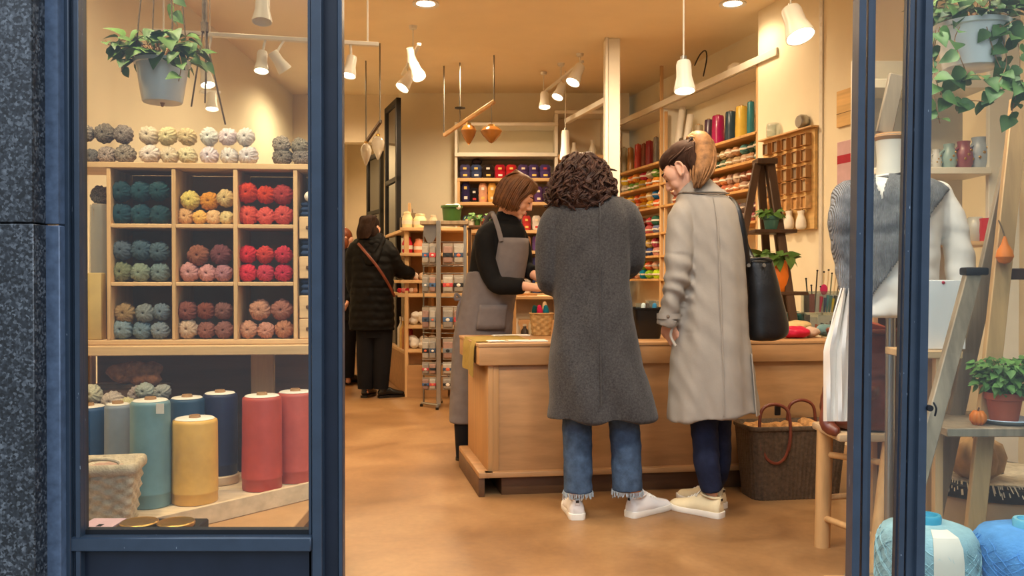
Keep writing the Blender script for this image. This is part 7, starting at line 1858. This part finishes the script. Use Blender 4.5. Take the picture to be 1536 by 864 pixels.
# terracotta pot, saucer, little pumpkin
p = Vector((W(1506, 628, 2.66).x, 2.66, zt_))
t = thing('saucer', 'pale blue saucer under the terracotta pot', 'saucer', p)
MB().lathe([(.003, 0), (.06, 0), (.082, .014), (.08, .016), (.06, .006), (.003, .006)], p, 40).build('dish', M['saucer'], t)
pot_plant(p + Vector((0, 0, .0065)), .052, .088, 'terracotta', 'terracotta_potted_plant', 'bushy green plant in a terracotta pot on the pale blue saucer', 'potted plant', 'leaf_fern', 330, .028, .085, .092, 21)
p = Vector((W(1467, 625, 2.62).x, 2.62, zt_)); r = PX(12, 2.6)
t = thing('small_pumpkin', 'small orange pumpkin left of the terracotta pot', 'pumpkin', p)
MB().lathe([(.004, .002), (r * .6, 0), (r, r * .6), (r, r * 1.2), (r * .6, r * 1.8), (.004, r * 1.75)], p, 48, fn=lambda a, i, z: -.004 * abs(math.cos(4 * a)) ** 5 * (0 < i < 5)).build('body', M['gourd'], t, angle=180)
MB().tube([p + Vector((0, 0, r * 1.7)), p + Vector((.003, 0, r * 2.2))], .003, 6).build('stem', M['plinth'], t)

# shelf unit with mugs
SY = 4.15
def SX(u, Y=SY): return W(u, 300, Y).x
def SZ(v, Y=SY): return W(768, v, Y).z
su = thing('mug_shelving', 'white shelving with painted mugs behind the mannequin in the right window', 'shelving', (SX(1430), SY + .12, 0))
def sb_(name, u0, u1, v0, v1, y0, y1, m): return MB().bb(SX(u0), SX(u1), y0, y1, SZ(v1), SZ(v0), .003).build(name, M[m], su)
sb_('side_panel', 1483, 1530, -160, 765, SY, SY + .03, 'white'); sb_('back_panel', 1308, 1483, 72, 765, SY + .24, SY + .25, 'white')
sb_('shelf', 1310, 1483, 252, 262, SY - .03, SY + .24, 'white'); sb_('shelf', 1310, 1500, 362, 369, SY - .03, SY + .24, 'birch'); sb_('shelf', 1310, 1483, 118, 132, SY - .0, SY + .24, 'white'); sb_('shelf', 1310, 1483, 480, 486, SY - .0, SY + .24, 'birch')
sb_('side_panel', 1306, 1309, 72, 765, SY, SY + .25, 'white')
def mug(u, v, wpx, hpx, rgb, label, hnd=1, Y=SY + .06):
    r = PX(wpx / 2, Y); h = PX(hpx, Y); p = Vector((W(u, 300, Y).x, Y, SZ(v)))
    t = thing('painted_mug', label, 'mug', p, group='painted mugs on the white shelf')
    o = MB().lathe([(.003, 0), (r * .66, 0), (r * .95, h * .2), (r * 1.02, h * .42), (r * .86, h * .72), (r * .62, h * .86), (r * .7, h), (r * .62, h), (r * .55, h * .86), (r * .6, h * .78), (.003, h * .1)], p, 30).build('body', M['glossy'], t); o.color = lin(rgb) + (1,)
    mb = MB(); mb.tube([(p.x - r * .8, p.y - r * .4, p.z + h * .75), (p.x - r * 1.4, p.y - r * .5, p.z + h * .6), (p.x - r * 1.35, p.y - r * .5, p.z + h * .35), (p.x - r * .9, p.y - r * .4, p.z + h * .25)], r * .12, 8, sub=4); o = mb.build('handle', M['glossy'], t); o.color = lin(rgb) + (1,)
    mb = MB()
    for q in range(4):
        a = -.3 + .35 * q + R.uniform(-.1, .1); mb.ell((p.x + r * math.sin(a), p.y - r * math.cos(a), p.z + h * (.35 + .15 * (q % 3))), (r * .16, r * .08, r * .16), n=8, m=6)
    mb.build('painted_flowers', M['brass'], t)
mug(1404, 252, 16, 30, (206, 206, 204), 'pale grey small painted mug at the left end of the white shelf'); mug(1423, 252, 23, 38, (150, 176, 176), 'sea green painted mug, second on the white shelf')
mug(1445, 252, 27, 42, (150, 84, 92), 'wine red painted mug on the white shelf'); mug(1468, 252, 30, 48, (170, 182, 196), 'blue grey biggest painted mug at the right end of the white shelf')
t = MB(); p = Vector((W(1463, 300, SY + .06).x, SY + .06, SZ(362)))
o = MB().lathe([(.003, 0), (.04, 0), (.055, .03), (.055, .09), (.03, .12), (.003, .12)], p, 26).build('pearl_jar', M['glossy']); o.color = lin((188, 186, 178)) + (1,); tag(o, 'pearly round jar on the lower shelf beside the white sleeve', 'jar')
p = Vector((W(1484, 300, SY + .0).x, SY - .0, SZ(362)))
t = thing('red_tin', 'red and white round tin on the lower shelf beside the pearly jar', 'tin', p)
o = MB().lathe([(.003, 0), (.04, 0), (.045, .05), (.042, .11), (.003, .11)], p, 26).build('tin', M['glossy'], t); o.color = lin((196, 44, 50)) + (1,)
MB().ell((p.x, p.y - .042, p.z + .05), (.026, .006, .03)).build('label', M['band'], t)

# hanging planter
PY2 = 2.5
pc = W(1457, 38, PY2); hp = PX(66, PY2); pr = PX(53, PY2); hpz = pc.z - hp
p2 = thing('hanging_planter', 'white hanging flower pot with trailing ivy in the right window', 'hanging planter', (pc.x, PY2, hpz))
MB().lathe([(.004, 0), (pr * .66, 0), (pr * .72, .004), (pr * .95, hp * .88), (pr * 1.02, hp * .9), (pr * 1.03, hp), (pr * .97, hp), (pr * .92, hp * .86), (.01, hp * .84)], (pc.x, PY2, hpz), 44).build('pot', M['ceramic'], p2)
mb = MB(); sm = MB(); foliage(mb, (pc.x, PY2, pc.z + .02), .14, .12, .09, 110, .055, 9, .25, True, sm)
for pts, n_ in (([(1440, 40), (1432, 60), (1440, 85), (1450, 110)], 4), ([(1500, 38), (1525, 60), (1530, 100), (1522, 150), (1515, 180)], 13), ([(1500, 40), (1510, 90), (1500, 120), (1482, 150)], 12),
                ([(1410, 40), (1400, 80), (1404, 120), (1420, 150), (1445, 150), (1475, 152)], 14), ([(1404, 45), (1396, 100), (1402, 150), (1410, 185)], 8), ([(1480, 40), (1500, 100), (1530, 120), (1545, 135)], 9), ([(1420, 110), (1440, 118), (1462, 112), (1490, 118)], 8), ([(1505, 40), (1530, 30), (1550, 60)], 5)):
    vine(mb, sm, [W(u, v, PY2 - .1 + .03 * math.sin(i * 2.1)) for i, (u, v) in enumerate(pts)], n_, .052, pts[0][0] + n_)
mb.build('foliage', M['leaf'], p2, angle=180); sm.build('stems', M['kraft'], p2)
mb = MB()
for k in range(3):
    a = PI / 6 + k * 2 * PI / 3
    mb.tube([(pc.x + pr * 1.0 * math.cos(a), PY2 + pr * 1.0 * math.sin(a), pc.z), (pc.x + .01 * math.cos(a), PY2 + .01 * math.sin(a), 2.4), (pc.x, PY2, 3.15)], .0024, 6)
mb.build('hanger_rope', M['rope'], p2)

# mannequin
MY = 3.05
def MP(u, v, dy=0.0): return W(u, v, MY + dy)
mq = thing('mannequin', 'shop mannequin in a grey cable knit and white shirt behind the blue posts', 'mannequin', (MP(1340, 0).x, MY, 0))
def mrings(lst, n=32, exp=2.3, sub=3):
    mb = MB(); s_ = []
    for (v, ul, ur, ry, dy) in lst:
        p, q = MP(ul, v, dy), MP(ur, v, dy); s_.append(((p.x + q.x) / 2, MY + dy, p.z, (q.x - p.x) / 2, ry, 0, 0))
    return mb.rings(s_[::-1], n, exp, sub)
mb = mrings([(262, 1318, 1362, .05, 0), (275, 1290, 1390, .07, 0), (300, 1272, 1408, .095, 0), (350, 1274, 1404, .11, 0), (420, 1280, 1398, .1, 0), (470, 1268, 1408, .11, 0)])
mb.build('torso', M['white'], mq)
p = MP(1336, 240); MB().lathe([(.05, -.08), (.045, 0), (.05, .075), (.055, .085)], p, 32).build('neck', M['white'], mq)
p = MP(1336, 206); MB().lathe([(.003, -.014), (.05, -.012), (.056, 0), (.05, .012), (.003, .016)], p, 32).build('neck_cap', M['kraft'], mq)
a, b = MP(1326, 200), MP(1345, 112); MB().beam(a, b, .018, .055, ref=(0, 1, 0), bev=.003).build('finial', M['greywood'], mq)
mb = MB(); c_ = MP(1336, 262); mb.tube([c_ + Vector((.064 * math.cos(a), .062 * math.sin(a), .014 * math.cos(a) + .008 * math.sin(a))) for a in [2 * PI * k / 28 for k in range(28)]], .0075, 8, ref=(0, 0, 1), closed=True); mb.build('necklace', M['black_plastic'], mq)
MB().tube([MP(1336, 470), (MP(1336, 0).x, MY, .03)], .016, 14).build('pole', M['steel'], mq); MB().lathe([(.003, 0), (.15, 0), (.15, .012), (.02, .03), (.003, .03)], (MP(1336, 0).x, MY, 0), 36).build('base', M['steel'], mq)
def wr(a_, f_): return lambda c, n: a_ * noise.noise(Vector((c.x * f_, c.y * f_, c.z * f_ * 1.6))) + a_ * .5 * math.sin(c.z * 55 + 3 * noise.noise(c * 9))
mb = mrings([(270, 1308, 1376, .06, 0), (282, 1276, 1412, .085, 0), (310, 1272, 1412, .11, 0), (380, 1276, 1404, .12, 0), (440, 1272, 1404, .12, 0), (474, 1270, 1408, .122, 0)])
mb.tube([MP(1404, 288), MP(1424, 322, -.02), MP(1437, 372, -.03), MP(1441, 408, -.04), MP(1438, 428, -.05)], [(.042, .055), (.046, .056), (.045, .052), (.05, .05), (.036, .04)], 18, sub=4, rnd=True)
mb.solid('shirt', M['shirt'], mq, .007, 5, wr(.004, 14))
mb = mrings([(262, 1300, 1372, .06, 0), (276, 1266, 1412, .092, -.005), (305, 1262, 1420, .12, -.008), (360, 1270, 1408, .132, -.008), (410, 1272, 1402, .132, -.008), (444, 1272, 1396, .128, -.005)])
mb.tube([MP(1270, 290), MP(1261, 330, -.02), MP(1265, 385, -.01), MP(1271, 436, -.03)], [(.045, .056), (.042, .052), (.034, .042), (.026, .032)], 18, sub=4, rnd=True)
o = mb.solid('knit_wrap', M['knit'], mq, .007, 4, wr(.004, 20))
# open the wrap at the front right so the shirt shows
bm = bmesh.new(); bm.from_mesh(o.data); off = Vector(mq.location)
kill = []
a0 = MP(1318, 262); a1 = MP(1396, 290); 
for f in bm.faces:
    c_ = f.calc_center_median() + off
    if c_.y < MY + .02:
        u = 768 + c_.x / c_.y * FPX; v = 432 - (c_.z - HCAM) / c_.y * FPX - 12
        if u > 1444 - (v - 255) * .72 and v > 268: kill.append(f)
        elif v < 300 and abs(u - 1322) < (300 - v) * .3: kill.append(f)
bmesh.ops.delete(bm, geom=kill, context='FACES'); bm.to_mesh(o.data); bm.free()
md = o.modifiers.new('thickness', 'SOLIDIFY'); md.thickness = .006
# white scarf hanging from the arm
sc = thing('white_scarf', 'long white scarf hanging from the left arm of the mannequin', 'scarf', MP(1258, 440))
rows = []
for i in range(22):
    f = i / 21; v = 432 + 200 * f
    uL = 1262 - 26 * min(1, f * 2.2); uR = 1277 - 2 * f
    rows.append([MP(uL + (uR - uL) * q / 9, v, -.045 + .018 * math.sin(q * 1.5 + f * 3) - .02 * f) for q in range(10)])
MB().sheet(rows, .005).build('cloth', M['shirt'], sc)
rows = []
for i in range(14):
    f = i / 13; v = 440 + 120 * f
    rows.append([MP(1272 + 10 * q / 5, v, -.03 + .01 * math.sin(q * 1.4 + f * 4)) for q in range(6)])
MB().sheet(rows, .005).build('grey_end', M['knit'], sc)
# white board with pale wooden edge on a narrow table
NT = .86
dt = thing('narrow_table', 'narrow wooden table behind the weathered ladder leg in the right window', 'table', (W(1420, 0, 2.82).x, 2.82, 0))
x0, x1 = W(1360, 0, 2.75).x, W(1440, 0, 2.75).x
NT = W(0, 525, 2.75).z
MB().bb(x0, x1, 2.72, 2.90, NT - .025, NT - .001, .003).build('tabletop', M['birch'], dt)
for x_ in (x0 + .02, x1 - .07):
    for y_ in (2.74, 2.80): MB().bb(x_ - .012, x_ + .012, y_ - .012, y_ + .012, 0, NT - .025).build('leg', M['birch_z'], dt)
wbd = thing('white_board', 'blank white board with a pale wooden edge standing below the mannequin sleeve', 'board', (W(1400, 0, 2.8).x, 2.8, NT))
a, b = W(1360, 525, 2.78), W(1448, 420, 2.78)
MB().bb(a.x, b.x, 2.775, 2.787, NT, b.z, .002).build('panel', M['paper'], wbd); MB().bb(a.x - .014, a.x, 2.77, 2.795, NT, b.z + .004, .002).build('edge', M['birch_z'], wbd)
p = W(1416, 424, 2.77); MB().lathe([(.001, 0), (.005, 0), (.004, .005), (.001, .006)], M=Matrix.Translation(p + Vector((0, .005, 0))) @ Matrix.Rotation(PI / 2, 4, 'X')).build('pin', M['red_ink'], wbd)
# open wooden cabinet behind
oc_ = thing('open_cabinet', 'small open wooden cabinet seen through the narrow glass strip', 'cabinet', (1.5, 3.5, 0))
x0 = W(1312, 0, 3.4).x; x1 = x0 + .3; zc = W(0, 452, 3.4).z
mb = MB(); mb.bb(x0, x1, 3.4, 3.65, zc - .055, zc, .003); mb.build('top_board', M['cream_board'], oc_)
mb = MB(); mb.bb(x0, x0 + .018, 3.4, 3.65, 0, zc - .055); mb.bb(x1 - .018, x1, 3.4, 3.65, 0, zc - .055); mb.build('side_panel', M['birch_z'], oc_)
MB().bb(x0 + .018, x1 - .018, 3.63, 3.65, 0, zc - .055).build('back_panel', M['kraft'], oc_)

# stool with brown leather bag
SXc = W(1300, 0, 3.38).x; SYc = 3.40; SZs = .5
st = thing('wooden_stool', 'pale wooden stool carrying the brown leather bag behind the blue door post', 'stool', (SXc, SYc, 0))
MB().bb(SXc - .15, SXc + .15, SYc - .15, SYc + .15, SZs - .03, SZs, .008, 2).build('seat', M['pine_x'], st)
feet = [(G(1233, 820).x, G(1233, 820).y), (G(1312, 866).x, G(1312, 866).y), (SXc + .2, SYc - .22), (SXc + .2, SYc + .18)]
tops_ = [(SXc - .12, SYc + .08), (SXc + .06, SYc - .12), (SXc + .12, SYc - .1), (SXc + .12, SYc + .1)]
for (fx_, fy_), (tx, ty) in zip(feet, tops_):
    MB().tube([(fx_, fy_, 0), (tx, ty, SZs - .02)], [(.031, .028), (.032, .03)], 14).build('leg', M['pine'], st)
def lerp2(i, z): (fx_, fy_), (tx, ty) = feet[i], tops_[i]; f = z / (SZs - .02); return Vector((fx_ + (tx - fx_) * f, fy_ + (ty - fy_) * f, z))
for i, j, z in ((0, 1, .12), (0, 3, .2), (0, 1, .38), (1, 2, .3)):
    MB().tube([lerp2(i, z), lerp2(j, z + .01)], .013, 10).build('rung', M['pine'], st)
bg_ = thing('leather_bag', 'wrinkled brown leather bag sitting on the pale wooden stool', 'bag', (SXc, SYc, SZs))
mb = MB(); 
mb.rings([(SXc, SYc, SZs + .006, .13, .11, 0), (SXc, SYc, SZs + .03, .15, .125, 0), (SXc, SYc, SZs + .12, .155, .13, 0), (SXc, SYc, SZs + .2, .13, .11, 0), (SXc, SYc, SZs + .3, .125, .1, 0), (SXc, SYc, SZs + .38, .135, .11, 0)], 40, 2.6, 3)
for k in range(5): a = R.uniform(3.2, 6.2); mb.ell((SXc + .13 * math.cos(a), SYc + .12 * math.sin(a), SZs + R.uniform(.06, .16)), (.05, .04, .035), n=12, m=8)
mb.solid('body', M['leather'], bg_, .007, 3, lambda c, n: .007 * noise.noise(Vector((c.x * 20, c.y * 20, c.z * 34))) * (1 if c.z < SZs + .24 else .25))
rot = MB(); rot.tube([(SXc + .132 * math.cos(a), SYc + .108 * math.sin(a), SZs + .382) for a in [2 * PI * k / 30 for k in range(30)]], .01, 8, ref=(0, 0, 1), closed=True); rot.build('rim', M['leather'], bg_)
p = W(1262, 622, 3.32)
mb = MB(); mb.tube([(SXc - .10, SYc - .05, SZs + .36), (SXc - .135, SYc - .06, SZs + .28), (SXc - .155, SYc - .06, SZs + .12), (SXc - .17, SYc - .08, SZs + .03), (SXc - .15, SYc - .12, SZs + .005)], [(.02, .01), (.022, .012), (.024, .014), (.03, .02), (.02, .014)], 10, sub=4, rnd=True); mb.build('strap', M['leather'], bg_)
mb = MB(); mb.box((SXc + .02, SYc - .04, SZs + .39), (.1, .05, .05), rot=Euler((.3, .2, .5)).to_matrix(), bev=.01, seg=2); mb.build('flap', M['terracotta'], bg_)
LAMP_W = 68
# ---------------------------------------------------------------- lamps of the shop and added spots
WARM = (1.0, 0.75, 0.47)
def spot(name, loc, target, power, ang=100, blend=0.8, r=0.05, col=WARM):
    l = bpy.data.lights.new(name, 'SPOT'); l.energy = power; l.spot_size = math.radians(ang); l.spot_blend = blend; l.shadow_soft_size = r; l.color = col
    o = bpy.data.objects.new(name, l); COL.objects.link(o); o.location = loc
    d = Vector(target) - Vector(loc); o.rotation_euler = d.to_track_quat('-Z', 'Y').to_euler()
    return o
# two recessed ceiling lamps, then added spots without fixtures to light the room
dl = None
pos = [(-0.645, 6.5), (1.65, 6.5)] + [(-1.5, 2.95), (.1, 2.95), (1.6, 2.95), (-1.5, 4.6), (.1, 4.6), (1.05, 3.6)] + [(-1.6, 6.4), (-1.75, 8.6), (-1.8, 11.2), (-0.4, 8.2), (0.55, 6.4)]
names = ['left of the two at the top edge of the photo', 'right of the two at the top edge of the photo']
for i, (x, y) in enumerate(pos[:2]):
    t = thing('ceiling_downlight', 'bright round recessed ceiling downlight, ' + names[i], 'ceiling light', (x, y, 3.15), group='recessed ceiling lamps')
    MB().lathe([(.07, -.001), (.1, -.001), (.1, -.012), (.07, -.006)], (x, y, 3.15), cap=False).build('rim', M['whitemetal'], t)
    MB().lathe([(.002, -.004), (.072, -.004)], (x, y, 3.15), cap=False).build('diffuser', M['lamp'], t)
for i, (x, y) in enumerate(pos):
    spot('downlight_and_fill', (x, y, 3.10), (x, y, 0), LAMP_W * (.35 if x > 1.5 else .45 if x > 1 else .45 if (x < -1.4 and y < 7) else 1.45 if y > 6 else .8), 160, 0.6, 0.07)
for (loc, tgt, pw) in (((-1.5, 2.16, 2.75), (-1.25, 3.1, .6), 150), ((-0.8, 2.16, 2.75), (-0.95, 3.1, .6), 150), ((1.15, 2.16, 2.85), (1.25, 3.0, .8), 160), ((1.6, 2.16, 2.85), (1.5, 3.0, .8), 160), ((-.15, 2.25, 2.9), (0.1, 3.9, .6), 70), ((.6, 2.25, 2.9), (1.0, 3.4, 0), 120)):  # left pair are window lamps; right and door spots are added fill
    spot('window_and_fill_spot', loc, tgt, pw, 95, 0.8, 0.12, (1.0, 0.91, 0.8) if loc[0] > -.5 else (1.0, .81, .56))
for (loc, tgt, pw) in (((.5, 5.9, 3.05), (1.5, 7.6, 1.7), 45), ((.3, 5.9, 3.05), (1.25, 8.5, 1.7), 110), ((-.6, 5.9, 3.05), (-.9, 8.1, .8), 60), ((1.2, 3.3, 3.05), (1.58, 4.5, .9), 85)):  # unseen spots added to brighten the shelving and the counter cards
    spot('fill_spot', loc, tgt, pw, 60, 0.8, 0.06)
for (loc, tgt, pw) in SPOTS:
    spot('track_lamp', loc, tgt, pw, 95, 0.7, 0.04)
